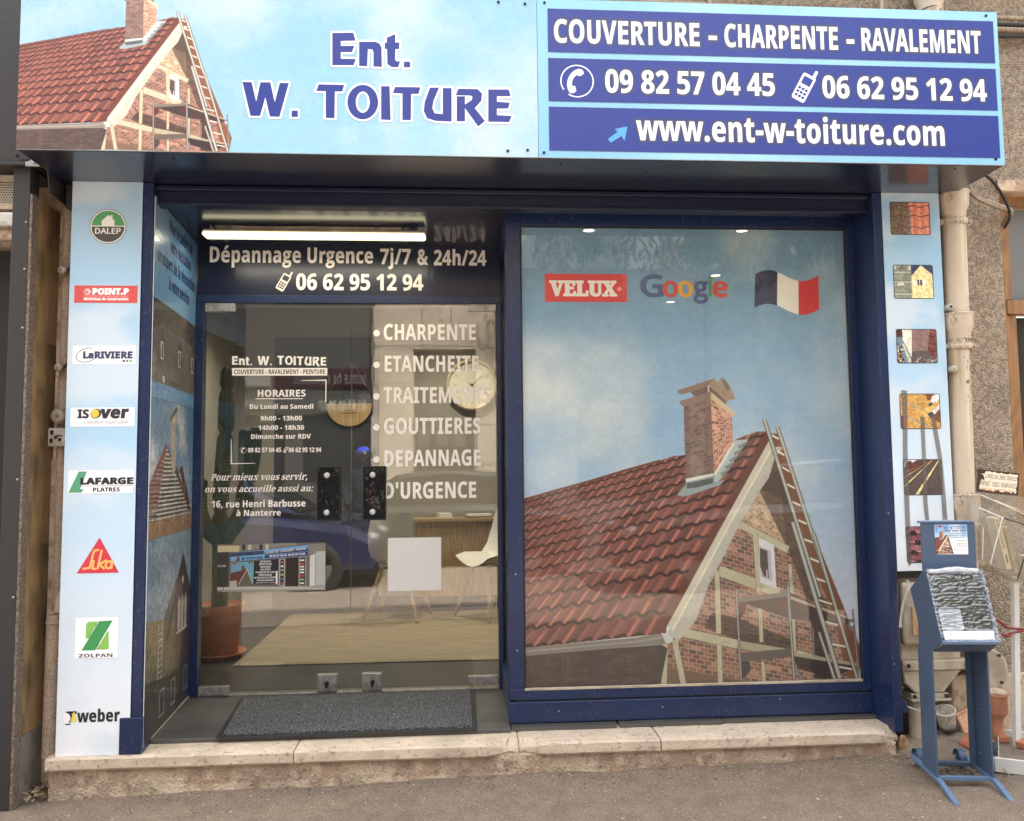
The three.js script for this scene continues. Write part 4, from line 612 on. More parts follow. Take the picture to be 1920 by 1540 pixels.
// ---- right pilaster board with pictures of work
const rpB = thing('picture_board', 'narrow sky blue board of six work pictures right of the display window', 'sign board', [0, 0, 0]);
{
  const c = art(3.811, 0.728, 4.101, 2.5525, 420, (A, g) => skyPrint(g, A.c.width, A.c.height, [148, 192, 222], [243, 245, 248], [205, 218, 228], { f: 9, seed: 8, mid: [176, 208, 230], midAt: 0.5, lo: 0.42, hi: 0.64, sx: 0.7, amount: 0.85 }));
  board('printed_panel', 3.811, 0.728, 4.101, 2.5525, 0.003, 0.004, printMat(c, { roughness: 0.3 }), M.edgeWhite, rpB);
  const S = 300, W = S, H = S * 0.85, pic = (x0, y0, x1, y1, draw, label) => { const cc = canvas(W, H), g = cc.getContext('2d'); g.beginPath(); g.roundRect(2, 2, W - 4, H - 4, 16); g.clip(); draw(g, W, H); photoize(cc, 0.5, 0.16, 11); g.strokeStyle = '#4a4550'; g.lineWidth = 9; g.beginPath(); g.roundRect(3, 3, W - 6, H - 6, 15); g.stroke(); decal('picture', x0, y0, x1, y1, 0.0042, printMat(cc, { cut: true, roughness: 0.35 }), rpB, label); };
  const speck = (g, n, x0, y0, x1, y1, cols, s = 5) => { for (let i = 0; i < n; i++) { g.fillStyle = cols[Math.floor(rnd() * cols.length)]; g.fillRect(rr(x0, x1), rr(y0, y1), rr(1, s), rr(1, s)); } };
  pic(3.849, 2.342, 4.053, 2.509, (g) => { g.fillStyle = '#e08a70'; g.fillRect(0, 0, W, H); for (const x of [180, 235, 288]) { g.fillStyle = '#cc7860'; g.fillRect(x, 0, 6, H); g.fillStyle = '#ec9c82'; g.fillRect(x - 26, 0, 16, H); } g.fillStyle = '#7a665a'; g.fillRect(0, 0, 140, H); g.fillStyle = '#96807a'; g.fillRect(95, 60, 60, H); speck(g, 1600, 0, 0, 138, H, ['#4c4238', '#8c7c68', '#6a5c4c', '#b09a6c', '#3a342c'], 7); g.strokeStyle = '#6a3c34'; g.lineWidth = 7; for (const y of [36, 110, 196]) { g.beginPath(); for (let x = 0; x <= W; x += 6) g.lineTo(x, y + 7 * Math.sin(x * 0.062)); g.stroke(); } }, 'picture of half cleaned orange roof tiles');
  pic(3.851, 2.027, 4.055, 2.197, (g) => { g.fillStyle = '#3c415e'; g.fillRect(0, 0, W, H); poly(g, [[135, 85], [208, 4], [290, 72], [300, H], [135, H]], '#ece0a4'); g.fillStyle = '#f4efe2'; g.fillRect(148, 112, 30, 42); g.fillRect(214, 112, 28, 42); g.fillStyle = '#5c4a3a'; g.fillRect(178, 112, 36, 42); g.fillStyle = '#fff'; g.fillRect(192, 116, 6, 36); g.fillStyle = '#8f937f'; g.fillRect(0, 0, 135, H); poly(g, [[30, 40], [70, 6], [112, 44]], '#6c7064'); g.fillStyle = '#c8cabc'; g.fillRect(4, 0, 22, 34); g.fillRect(112, 0, 22, 60); speck(g, 700, 0, 40, 134, H, ['#7d806e', '#a2a592', '#898c79'], 8); for (const y of [48, 120, 208]) { g.fillStyle = '#55584e'; g.fillRect(0, y, 135, 5); g.fillStyle = '#c9cbbd'; g.fillRect(0, y + 5, 135, 8); } g.strokeStyle = '#5a5d52'; g.lineWidth = 3; for (const q of [[20, 130, 120, 200], [100, 50, 90, 118], [120, 0, 122, H]]) { g.beginPath(); g.moveTo(q[0], q[1]); g.lineTo(q[2], q[3]); g.stroke(); } g.fillStyle = '#d8d9cf'; g.fillRect(30, 136, 50, 20); }, 'picture of a yellow gable beside its old grey wall');
  pic(3.852, 1.712, 4.058, 1.882, (g) => { g.fillStyle = '#6a4038'; g.fillRect(0, 0, W, H); for (let i = 0; i < 14; i++) { g.fillStyle = ['#a2604c', '#86463c', '#4c2c2a'][i % 3]; g.save(); g.translate(245 + (i % 2) * 34, 10 + i * 18); g.rotate(0.35); g.fillRect(0, 0, 60, 9); g.restore(); } poly(g, [[0, 62], [48, 60], [110, 190], [108, H], [60, H]], '#6f8796'); poly(g, [[40, 110], [56, 108], [106, 235], [90, H]], '#c6c3a6'); poly(g, [[48, 0], [118, 0], [112, 215], [50, 80]], '#e9e3d2'); poly(g, [[118, 0], [250, 0], [226, 160], [112, 165]], '#8a706a'); poly(g, [[112, 165], [226, 158], [300, H], [104, H]], '#5e5350'); poly(g, [[0, 0], [48, 0], [48, 60], [0, 58]], '#4c2f2c'); speck(g, 90, 130, 205, 290, H, ['#c9c2bc', '#8a807c', '#443c3a'], 16); speck(g, 50, 0, 120, 50, H, ['#d9d3b4', '#3c3430'], 14); }, 'picture of metal flashing beside a chimney base');
  pic(3.855, 1.396, 4.059, 1.569, (g) => { g.fillStyle = '#c99b52'; g.fillRect(0, 0, W, H); speck(g, 1800, 0, 0, W, H, ['#b4843c', '#d8ae66', '#e0ba78', '#a87838'], 9); g.strokeStyle = '#a9a08a'; g.lineWidth = 11; for (const q of [[0, 60, 300, 150], [0, 150, 210, 235]]) { g.beginPath(); g.moveTo(q[0], q[1]); g.lineTo(q[2], q[3]); g.stroke(); } poly(g, [[150, 130], [240, 80], [280, 110], [190, 180]], '#d9b06a'); poly(g, [[195, 0], [250, 0], [250, 48], [205, 50]], '#7c4a2e'); poly(g, [[240, 150], [300, 110], [300, 215], [250, 190]], '#7c4a30'); for (const [x, y, r] of [[262, 40, 26], [284, 24, 26], [248, 52, 18]]) { g.beginPath(); g.arc(x, y, r, 0, 6.3); g.fillStyle = '#e8e6e0'; g.fill(); g.strokeStyle = '#b8b4ae'; g.lineWidth = 3; g.stroke(); } poly(g, [[235, 130], [290, 80], [300, 100], [255, 150]], '#dcdcda'); poly(g, [[200, 145], [240, 130], [250, 160], [225, 180]], '#3c3f4c'); poly(g, [[208, 82], [236, 62], [246, 74], [224, 94]], '#3c3f4c'); poly(g, [[0, 150], [26, 160], [28, H], [0, H]], '#7a4434'); }, 'picture of gloved hands fitting yellow insulation');
  pic(3.858, 1.081, 4.053, 1.255, (g) => { g.fillStyle = '#574848'; g.fillRect(0, 0, W, H); poly(g, [[0, 0], [130, 0], [40, 40], [0, 70]], '#e8eaee'); poly(g, [[30, 20], [60, 10], [75, 30], [190, 0], [W, 0], [0, 120]], '#5d3230'); for (const [a, b, w] of [[[80, H], [280, 0], 26], [[0, 190], [235, 0], 16], [[0, 130], [200, 20], 10], [[0, 96], [150, 40], 7]]) { poly(g, [[a[0], a[1]], [a[0] + w, a[1]], [b[0] + w * 0.3, b[1]], [b[0], b[1]]], '#e2d98c'); poly(g, [[a[0] + w, a[1]], [a[0] + w + 5, a[1]], [b[0] + w * 0.3 + 1, b[1]], [b[0] + w * 0.3, b[1]]], '#393030'); } g.strokeStyle = 'rgba(60,48,50,.7)'; g.lineWidth = 3; for (let i = 0; i < 14; i++) { g.beginPath(); const x = rr(150, 300), y = rr(80, 260); g.moveTo(x, y); g.lineTo(x + rr(-30, 30), y + rr(-25, 25)); g.stroke(); } }, 'picture of yellow battens on a brown roof membrane');
  pic(3.857, 0.763, 4.059, 0.938, (g) => { g.fillStyle = '#843e48'; g.fillRect(0, 0, W, H); for (let j = 0; j < 4; j++) { g.fillStyle = ['#94525a', '#7d3b45', '#a0626a', '#86424c'][j]; g.fillRect(0, j * 66, W, 46); g.fillStyle = '#d3b7b2'; g.fillRect(0, j * 66 + 40, W, 4); for (let i = 0; i < 4; i++) { g.beginPath(); g.ellipse(50 + i * 92 + (j % 2) * 40, j * 66 + 66, 38, 34, 0, Math.PI, 0); g.fillStyle = '#1e1212'; g.fill(); } } speck(g, 900, 0, 0, W, H, ['#d8bcbc', '#b8868a', '#e8d8d4'], 4); }, 'picture of speckled red ridge tiles');
  const streakMat = std({ color: lin(0.16, 0.135, 0.12), roughness: 0.5, transparent: true, opacity: 0.62 });  // translucent grey streaks laid over the board, origin unclear
  const strip = (pts) => mesh('grey_streak', new THREE.ShapeGeometry(new THREE.Shape(pts.map((p) => new THREE.Vector2(...p)))).translate(0, 0, 0.0055), streakMat, rpB, null, null, 'grey translucent streak down the board');
  strip([[3.866, 1.585], [3.895, 1.583], [3.894, 1.51], [3.885, 1.3], [3.882, 1.0], [3.878, 0.76], [3.866, 0.75], [3.856, 0.9], [3.858, 1.2], [3.868, 1.45]]);
  strip([[3.955, 1.456], [3.976, 1.456], [3.974, 1.25], [3.972, 1.05], [3.976, 0.965], [3.956, 0.965], [3.95, 1.05], [3.955, 1.25]]);
  strip([[4.005, 1.466], [4.028, 1.468], [4.055, 1.26], [4.062, 1.1], [4.066, 0.965], [4.042, 0.965], [4.04, 1.1], [4.034, 1.25]]);
}

// ---- printed boards on the splayed cheek of the recess
{
  const Lc = Math.hypot(CH0[0] - CH1[0], 0.75), turn = Math.PI / 2 + Math.atan2(CH0[0] - CH1[0], 0.75);
  const cheek = (y0, y1, s0, s1, name, label, cat, draw, rough) => { // s runs from the back (0) to the street along the cheek
    const w = s1 - s0, k = 700, c = photoize(art(0, 0, w, y1 - y0, k, draw), 0.6, name === 'slogan_board' ? 0.03 : 0.2); const o = thing(name, label, cat, [CH1[0], y0, -0.85], turn, null);
    const m = phy({ map: tex(c), roughness: rough ?? 0.3, clearcoat: 0.4, clearcoatRoughness: 0.03, specularIntensity: 0.4 });
    // the box runs along the cheek; +z of the group faces the entrance
    const g = new THREE.BoxGeometry(w, y1 - y0, 0.004).translate(-(s0 + w / 2), (y1 - y0) / 2, 0.0025);
    mesh('board', g, [M.edgeWhite, M.edgeWhite, M.edgeWhite, M.edgeWhite, m, M.edgeWhite], o); return o;
  };
  const s0 = 0.05, s1 = 0.84;
  cheek(2.03, 2.495, s0, s1, 'slogan_board', 'light blue board with dark slogan lettering at the top of the entrance cheek', 'sign board', (A, g) => { skyPrint(g, A.c.width, A.c.height, [84, 128, 166], [98, 142, 178], [108, 150, 184], { f: 1, seed: 3 }); const c = { color: '#0e1240', heavy: 5 }, b = 0.03, t = [['Pour le confort de', 0.24, 0.68, 0.34], ['votre habitation', 0.26, 0.66, 0.245], ['un expert de la rénovation', 0.05, 0.76, 0.15], ['à votre service', 0.25, 0.64, 0.055]]; for (const [s, a, z, y] of t) inkM(A, s, a, z, y + b, 0.06, c); });
  cheek(1.645, 2.026, s0, s1, 'roof_poster', 'dark picture of a slate roof with dormers, under the slogan board', 'poster', (A, g, X, Y) => { const w = A.c.width, h = A.c.height; skyPrint(g, w, h, [66, 62, 54], [92, 84, 70], [44, 44, 36], { f: 3, seed: 44, amount: 1 }); for (let i = 0; i < 500; i++) { g.fillStyle = vary([52, 54, 40], 0.4); g.fillRect(rr(0, w * 0.35), rr(0, h * 0.35), rr(3, 14), rr(3, 10)); } poly(g, [[0, h * 0.4], [w * 0.2, h * 0.25], [w, h * 0.33], [w, h], [0, h]], '#5c5a56'); for (let j = 0; j < 26; j++) { g.strokeStyle = 'rgba(40,38,36,.45)'; g.lineWidth = 1.5; g.beginPath(); g.moveTo(0, h * 0.36 + j * 8); g.lineTo(w, h * 0.34 + j * 8); g.stroke(); } poly(g, [[w * 0.62, h * 0.36], [w * 0.9, h * 0.33], [w * 0.95, h * 0.78], [w * 0.55, h * 0.75]], '#6f6858'); for (let j = 0; j < 22; j++) { g.fillStyle = 'rgba(90,70,40,.5)'; g.fillRect(w * 0.56, h * 0.37 + j * 8, w * 0.4, 2); } for (const x of [0.2, 0.6, 0.93]) { poly(g, [[w * (x - 0.09), h * 0.7], [w * x, h * 0.2], [w * (x + 0.08), h * 0.7]], '#4d4f50'); poly(g, [[w * (x - 0.03), h * 0.7], [w * (x - 0.03), h * 0.48], [w * (x + 0.03), h * 0.48], [w * (x + 0.03), h * 0.7]], '#cfcabb'); poly(g, [[w * (x - 0.015), h * 0.68], [w * (x - 0.015), h * 0.5], [w * (x + 0.02), h * 0.5], [w * (x + 0.02), h * 0.68]], '#33363a'); } poly(g, [[0, h * 0.78], [w, h * 0.76], [w, h], [0, h]], '#6a665c'); g.fillStyle = '#5e5a50'; g.fillRect(0, h * 0.79, w, 6); g.fillStyle = '#d6d0c0'; g.fillRect(w * 0.22, h * 0.9, 26, 22); g.fillStyle = '#55504a'; g.fillRect(w * 0.4, h * 0.93, w * 0.35, 9); });
  cheek(1.572, 1.643, s0, s1, 'blue_strip', 'plain light blue strip between the two upper pictures of the entrance cheek', 'sign board', (A, g) => { g.fillStyle = '#6a94b8'; g.fillRect(0, 0, A.c.width, A.c.height); });
  cheek(0.92, 1.57, s0, s1, 'roof_poster', 'picture of a steep battened roof with tall chimney against blue sky', 'poster', (A, g) => { const w = A.c.width, h = A.c.height; skyPrint(g, w, h, [84, 124, 156], [150, 168, 182], [178, 184, 190], { f: 2.2, seed: 15, lo: 0.42, hi: 0.66 }); poly(g, [[w * 0.05, h * 0.6], [w * 0.33, h * 0.32], [w * 0.62, h * 0.52], [w * 0.95, h * 0.86], [w, h * 0.9], [w, h], [0, h], [0, h * 0.72]], '#4c4440'); poly(g, [[0, h * 0.62], [w * 0.33, h * 0.3], [w * 0.2, h * 0.75], [0, h * 0.88]], '#7c3f3a'); for (let j = 0; j < 17; j++) { const y = h * 0.36 + j * h * 0.031, a = w * (0.33 - 0.012 * j), b = w * (0.36 + 0.036 * j); g.fillStyle = '#cfcabc'; g.fillRect(a, y, Math.max(8, b - a), 6); g.fillStyle = '#8d8a80'; g.fillRect(a - w * 0.28 * Math.min(1, j / 9), y + 10, w * 0.26 * Math.min(1, j / 9), 5); } poly(g, [[w * 0.41, h * 0.12], [w * 0.55, h * 0.03], [w * 0.56, h * 0.5], [w * 0.5, h * 0.56], [w * 0.44, h * 0.46]], '#aaa294'); poly(g, [[w * 0.4, h * 0.12], [w * 0.56, h * 0.02], [w * 0.58, h * 0.05], [w * 0.42, h * 0.15]], '#3a342f'); poly(g, [[w * 0.64, h * 0.5], [w * 0.72, h * 0.48], [w * 0.98, h * 0.86], [w * 0.9, h * 0.86]], '#5e2f30'); poly(g, [[0, h * 0.88], [w, h * 0.84], [w, h], [0, h]], '#97765a'); g.fillStyle = '#b9b5aa'; g.fillRect(0, h * 0.86, w, 5); g.fillRect(0, h * 0.8, w, 4); g.fillStyle = '#c9c4b6'; for (const x of [0.22, 0.55, 0.78]) g.fillRect(w * x, h * 0.55, 3, h * 0.45); });
  cheek(0.022, 0.918, s0, s1, 'house_poster', 'tall picture of a dark pointed brick gable with ladder, lowest on the entrance cheek', 'poster', (A, g) => { const w = A.c.width, h = A.c.height; skyPrint(g, w, h, [112, 134, 150], [140, 156, 166], [146, 160, 168], { f: 1.2, seed: 25 }); poly(g, [[0, h * 0.4], [w * 0.35, h * 0.44], [w * 0.8, h * 0.14], [w, h * 0.36], [w, h], [0, h]], '#6b6150'); for (let i = 0; i < 1500; i++) { g.fillStyle = vary([98, 88, 72], 0.3); g.fillRect(rr(0, w), rr(h * 0.5, h), rr(5, 16), rr(2, 5)); } poly(g, [[0, h * 0.4], [w * 0.36, h * 0.44], [w * 0.36, h * 0.56], [w * 0.18, h * 0.6], [0, h * 0.46]], '#857d62'); for (let j = 0; j < 9; j++) { g.strokeStyle = '#6c5f3c'; g.lineWidth = 3; g.beginPath(); g.moveTo(w * 0.04, h * (0.42 + j * 0.018)); g.lineTo(w * 0.36, h * (0.45 + j * 0.016)); g.stroke(); } poly(g, [[w * 0.78, h * 0.14], [w, h * 0.36], [w, h * 0.8], [w * 0.66, h * 0.8], [w * 0.6, h * 0.36]], '#4a3b35'); poly(g, [[w * 0.79, h * 0.12], [w * 0.4, h * 0.56], [w * 0.46, h * 0.57], [w * 0.8, h * 0.17], [w * 0.98, h * 0.4], [w, h * 0.38]], '#393231'); for (const x of [0.68, 0.76, 0.84]) poly(g, [[w * x, h * 0.56], [w * x, h * 0.4], [w * (x + 0.03), h * 0.36], [w * (x + 0.06), h * 0.4], [w * (x + 0.06), h * 0.56]], '#b7b1a4'); g.fillStyle = '#d0cabc'; g.fillRect(w * 0.66, h * 0.56, w * 0.27, 7); g.beginPath(); g.arc(w * 0.79, h * 0.28, 14, 0, 6.3); g.fillStyle = '#b7b1a4'; g.fill(); g.fillStyle = '#cdcbc4'; for (const x of [0.25, 0.33]) g.fillRect(w * x, h * 0.44, 4, h * 0.44); for (let j = 0; j < 12; j++) g.fillRect(w * 0.25, h * (0.5 + j * 0.033), w * 0.08, 3); poly(g, [[0, h * 0.7], [w * 0.5, h * 0.76], [w, h * 0.74], [w, h], [0, h]], 'rgba(52,46,42,.75)'); for (const [x, q] of [[0.3, 0.8], [0.55, 0.8], [0.85, 0.79]]) { g.fillStyle = '#8f948f'; g.fillRect(w * x, h * q, w * 0.1, h * 0.14); g.fillStyle = '#3a3e42'; g.fillRect(w * x + 6, h * q + 6, w * 0.1 - 12, h * 0.12); } });
}

// ---- transom lettering
{
  const ctx = art(0.35, 2.208, 1.965, 2.498, 1000, (A, g, X, Y) => { const c = { color: '#fbf4ea', heavy: 2 }; inkM(A, 'Dépannage Urgence', 0.366, 1.27, 2.394, 0.087, c); inkM(A, '7j/7', 1.31, 1.482, 2.39, 0.087, c); inkM(A, '&', 1.52, 1.58, 2.388, 0.087, c); inkM(A, '24h/24', 1.613, 1.912, 2.386, 0.087, c); mobile(g, X(0.775), Y(2.287), 0.112 * 1000, '#ece4da', '#14163a'); inkM(A, '06 62 95 12 94', 0.843, 1.553, 2.24, 0.091, c); });
  decal('lettering', 0.35, 2.208, 1.965, 2.498, -0.8125, printMat(ctx, { cut: true, roughness: 0.35 }), tr);
}

// ---- the two glass door leaves
{
  const leaf = (x0, x1, label, hx, patchX) => {
    const d = thing('glass_door', label, 'door', [0, 0, 0]);
    mesh('pane', bb(x0, 0.034, -0.81, x1, 2.155, -0.8, 0), M.glass, d);
    for (const [a, b, c, e] of patchX) mesh('patch_fitting', bb(a, c, -0.822, b, e, -0.789, 0.003), M.steel, d);
    const lk = mesh('lock_case', bb(hx[1], 0.032, -0.822, hx[1] + 0.107, 0.125, -0.787, 0.003), M.steel, d);
    const kx = hx[1] + (hx[0] ? 0.058 : 0.052);
    mesh('lock_knob', [cyl(0.012, 0.012, 0.008).rotateX(Math.PI / 2).translate(kx, 0.078, -0.784), bb(kx - 0.007, 0.055, -0.786, kx + 0.007, 0.092, -0.772, 0.005)], M.black, lk);
    return d;
  };
  const dl = leaf(0.346, 1.1535, 'left glass door leaf with opening hours in pale lettering', [0, 0.98], [[0.351, 0.514, 0.028, 0.076], [0.351, 0.514, 2.11, 2.157]]);
  const dr = leaf(1.1565, 1.964, 'right glass door leaf with a column of services in large letters', [1, 1.219], [[1.797, 1.957, 0.045, 0.095], [1.802, 1.963, 2.117, 2.157]]);
  const pull = (x, label, wired) => { const h = thing('pull_plate', label, 'door handle', [0, 0, 0]);
    mesh('plate', roughen(metre(new RoundedBoxGeometry(0.118, 0.287, 0.016, 4, 0.006)), 0.005, 40, x * 10), M.blackGloss, h, [x, 1.099, -0.785]);
    mesh('rim', [bb(x - 0.063, 0.951, -0.793, x - 0.056, 1.247, -0.772, 0.002), bb(x + 0.056, 0.951, -0.793, x + 0.063, 1.247, -0.772, 0.002), bb(x - 0.0555, 1.24, -0.793, x + 0.0555, 1.247, -0.772, 0.002), bb(x - 0.0555, 0.951, -0.793, x + 0.0555, 0.958, -0.772, 0.002)], M.black, h);
    for (const y of [1.199, 0.996]) mesh('button', at(new THREE.SphereGeometry(0.0165, 20, 12).scale(1, 1, 0.7), x - 0.01, y, -0.772), M.white, h);
    if (wired) mesh('wire', tube([[x - 0.004, 1.19, -0.774], [x - 0.01, 1.13, -0.772], [x - 0.022, 1.09, -0.773], [x - 0.014, 1.03, -0.773], [x - 0.01, 1.0, -0.774]], 0.0015, 6), M.redCable, h); };
  pull(1.037, 'black glossy pull plate with two white buttons on the left door leaf', false);
  pull(1.286, 'black glossy pull plate with red wire on the right door leaf', true);
  const VIN = '#fffaf5';
  const left = art(0.35, 0.95, 1.03, 1.87, 1100, (A, g, X, Y) => {
    const s = (1.019 - 0.5) / 1.0, h = 0.049 / 178;
    nameShape(g, ['ent', 'w', 'toiture'], (x, y, gr) => { const [sx, x0, X0, X1, yb] = { ent: [648, 1071, 0.5, 0.609, 366], w: [158, 460, 0.638, 0.716, 637], toiture: [560, 1626, 0.745, 1.017, 655] }[gr]; return [X(lerp(X0, X1, (x - sx) / (x0 - sx))), Y(1.811 + (yb - y) * h)]; }, VIN);
    g.fillStyle = VIN; g.fillRect(X(0.501), Y(1.796), 0.52 * A.k, 0.043 * A.k); inkM(A, 'COUVERTURE - RAVALEMENT - PEINTURE', 0.513, 1.009, 1.763, 0.024, { color: '#463f38', heavy: 1 });
    const W_ = { color: VIN, heavy: 1.5 };
    poly(g, [[X(0.879), Y(1.727)], [X(1.017), Y(1.731)], [X(1.017), Y(1.605)], [X(1.011), Y(1.605)], [X(1.011), Y(1.724)], [X(0.879), Y(1.7245)]], VIN); poly(g, [[X(0.501), Y(1.403)], [X(0.5015), Y(1.265)], [X(0.634), Y(1.268)], [X(0.634), Y(1.2705)], [X(0.508), Y(1.271)], [X(0.504), Y(1.403)]], VIN);
    inkM(A, 'HORAIRES', 0.643, 0.903, 1.636, 0.037, W_); g.fillStyle = VIN; g.fillRect(X(0.63), Y(1.627), 0.258 * A.k, 0.005 * A.k);
    inkM(A, 'Du Lundi au Samedi', 0.6, 0.946, 1.568, 0.026, W_); inkM(A, '9h00 - 13h00', 0.659, 0.884, 1.504, 0.026, W_); inkM(A, '14h00 - 18h30', 0.648, 0.896, 1.452, 0.026, W_); inkM(A, 'Dimanche sur RDV', 0.61, 0.933, 1.403, 0.026, W_);
    ringPhone(g, X(0.568), Y(1.341), 0.018 * A.k, VIN); inkM(A, '09 82 57 04 45', 0.594, 0.773, 1.329, 0.026, W_); mobile(g, X(0.797), Y(1.342), 0.034 * A.k, VIN, '#463f38'); inkM(A, '06 62 95 12 94', 0.814, 0.991, 1.328, 0.026, W_);
    inkM(A, 'Pour mieux vous servir,', 0.394, 0.915, 1.176, 0.036, { color: VIN, font: 'serif', skew: 0.28 }); inkM(A, 'on vous accueille aussi au:', 0.364, 0.945, 1.113, 0.034, { color: VIN, font: 'serif', skew: 0.28 });
    inkM(A, '16, rue Henri Barbusse', 0.402, 0.908, 1.03, 0.036, W_); inkM(A, 'à Nanterre', 0.536, 0.775, 0.982, 0.032, W_);
  });
  decal('vinyl_lettering', 0.35, 0.95, 1.03, 1.87, -0.7985, printMat(left, { cut: true, roughness: 0.5 }), dl, 'pale lettering with company name, opening hours and address');
  const right = art(1.26, 1.03, 1.955, 2.07, 1000, (A, g, X, Y) => { for (const [s, a, b, y] of [['CHARPENTE', 1.332, 1.85, 1.954], ['ETANCHEITE', 1.339, 1.865, 1.775], ['TRAITEMENTS', 1.333, 1.932, 1.598], ['GOUTTIERES', 1.335, 1.872, 1.425], ['DEPANNAGE', 1.338, 1.873, 1.246], ["D'URGENCE", 1.338, 1.846, 1.067]]) { inkM(A, s, a, b, y, 0.089, { color: VIN, heavy: 2 }); if (y > 1.1) { g.fillStyle = VIN; g.beginPath(); g.arc(X(1.293), Y(y + 0.038), 0.0185 * A.k, 0, 6.3); g.fill(); } } });
  decal('vinyl_lettering', 1.26, 1.03, 1.955, 2.07, -0.7985, printMat(right, { cut: true, roughness: 0.5 }), dr, 'six lines of large pale capitals with round bullets');
  // sticker with the picture of another shop, and a plain white square sticker
  const st = art(0.44, 0.575, 1.018, 0.832, 1100, (A, g) => {
    const w = A.c.width, h = A.c.height, Q = (x, y) => [(x - 65) / 1625 * w, (y - 100) / 840 * h], P = (pts, f) => poly(g, pts.map((p) => Q(...p)), f);
    P([[65, 100], [1690, 100], [1690, 940], [65, 940]], '#6c675f'); P([[65, 130], [390, 130], [390, 240], [65, 245]], '#cbbf98'); P([[400, 120], [1250, 90], [1250, 140], [400, 230]], '#8f897e'); for (const x of [430, 520, 690, 780]) P([[x, 120], [x + 50, 118], [x + 50, 210], [x, 215]], x % 4 ? '#3d332c' : '#c6c0b4');
    P([[65, 245], [235, 240], [230, 850], [65, 850]], '#3f3d3a'); g.save(); const t0 = Q(70, 505), t1 = Q(190, 470); ink(g, 'AT LNA', t0[0], t1[0], t0[1], t0[1] - t1[1], { color: '#ddd' }); g.restore();
    P([[1445, 130], [1690, 110], [1690, 940], [1445, 890]], '#8a857c'); P([[1545, 260], [1690, 250], [1690, 860], [1545, 860]], '#b9bfba'); P([[1455, 330], [1535, 300], [1535, 880], [1455, 870]], '#dcdad6');
    P([[250, 265], [1430, 140], [1430, 330], [260, 410]], '#79aee0'); P([[250, 265], [760, 225], [760, 290], [250, 330]], '#3e4a6e'); P([[770, 250], [1420, 185], [1420, 250], [770, 300]], '#2c3158'); P([[770, 310], [1425, 255], [1425, 325], [770, 365]], '#31406e');
    const tx = (s, x0, x1, yb, cap, rise, col, o = {}) => { const a = Q(x0, yb), b = Q(x1, yb - cap); ink(g, s, a[0], b[0], a[1], a[1] - b[1], { color: col, rise, heavy: 4, ...o }); };
    tx('Ent.', 520, 600, 300, 40, -0.02, '#1d2338'); tx('W TOITURE', 420, 740, 388, 42, -0.05, '#1d2338'); tx('COUVERTURE - RAVALEMENT - PEINTURE', 780, 1395, 285, 36, -0.09, '#d8dade'); tx('09 82 57 04 45  06 62 95 12 94', 845, 1380, 345, 34, -0.06, '#e6e8ec');
    P([[330, 410], [380, 300], [400, 395]], '#6d4a44'); P([[265, 430], [610, 415], [605, 815], [265, 815]], '#6fa9bf'); P([[265, 610], [430, 570], [510, 530], [390, 815], [265, 815]], '#6c3c3c'); P([[425, 490], [468, 480], [468, 560], [430, 580]], '#6c463e'); P([[390, 815], [510, 545], [590, 800], [590, 815]], '#6d6458'); g.strokeStyle = '#d6d0c4'; g.lineWidth = 4; g.beginPath(); [[385, 815], [510, 545], [590, 790]].forEach((p, i) => (i ? g.lineTo(...Q(...p)) : g.moveTo(...Q(...p)))); g.stroke();
    P([[280, 435], [355, 430], [355, 460], [280, 465]], '#b65a58'); P([[535, 420], [555, 419], [555, 452], [535, 453]], '#3a4270'); P([[575, 418], [595, 417], [595, 450], [575, 451]], '#b64a50');
    P([[612, 412], [980, 375], [985, 825], [608, 818]], '#22202a'); ['ENTRETIEN', 'RÉNOVATION', 'ZINGUERIE', 'ISOLATION', 'RECHERCHE DE FUITE', 'DÉMOUSSAGE', 'NETTOYAGE DE TOITURE', '(à basse pression)'].forEach((s, i) => { const wd = [160, 190, 160, 150, 290, 200, 330, 250][i]; tx(s, 785 - wd / 2, 785 + wd / 2, 434 + i * 47, 30, 0, '#e4e2de'); }); tx('wtoiture.com', 640, 930, 800, 18, 0, '#cfcdd0');
    P([[985, 380], [1085, 370], [1085, 865], [985, 850]], '#aaa59b'); P([[1010, 395], [1060, 390], [1060, 835], [1010, 835]], '#222'); P([[1085, 370], [1290, 350], [1285, 880], [1085, 860]], '#251f1c'); P([[1285, 355], [1400, 345], [1395, 885], [1285, 880]], '#aaa59b'); P([[1305, 365], [1385, 360], [1385, 855], [1305, 855]], '#2b2b2d');
    [['#b55', 420], ['#ddd', 490], ['#8ab', 560], ['#c9c058', 640], ['#57b', 720], ['#b54a3a', 790]].forEach(([q, y]) => P([[1018, y], [1054, y], [1054, y + 36], [1018, y + 36]], q)); [['#eee', 395], ['#e44', 460], ['#eee', 508], ['#eee', 558], ['#eee', 610], ['#d33', 670], ['#9c9', 735], ['#eee', 800]].forEach(([q, y]) => P([[1310, y], [1370, y], [1370, y + 28], [1310, y + 28]], q));
    P([[250, 755], [360, 745], [360, 860], [250, 860]], '#bdb59e'); P([[65, 865], [1690, 865], [1690, 940], [65, 940]], '#a39e92'); P([[65, 860], [600, 855], [1690, 900], [1690, 915], [65, 900]], '#c4bfb2'); g.strokeStyle = '#333'; g.lineWidth = 3; g.beginPath(); g.arc(...Q(105, 870), 22, 0, 6.3); g.stroke(); P([[940, 590], [970, 590], [970, 822], [940, 822]], '#ece8e0');
  });
  const s1 = thing('shop_photo_sticker', 'photo sticker of another shop front low on the left door leaf', 'sticker', [0, 0, 0]);
  decal('sheet', 0.44, 0.575, 1.018, 0.832, -0.7982, printMat(st, { roughness: 0.3 }), s1);
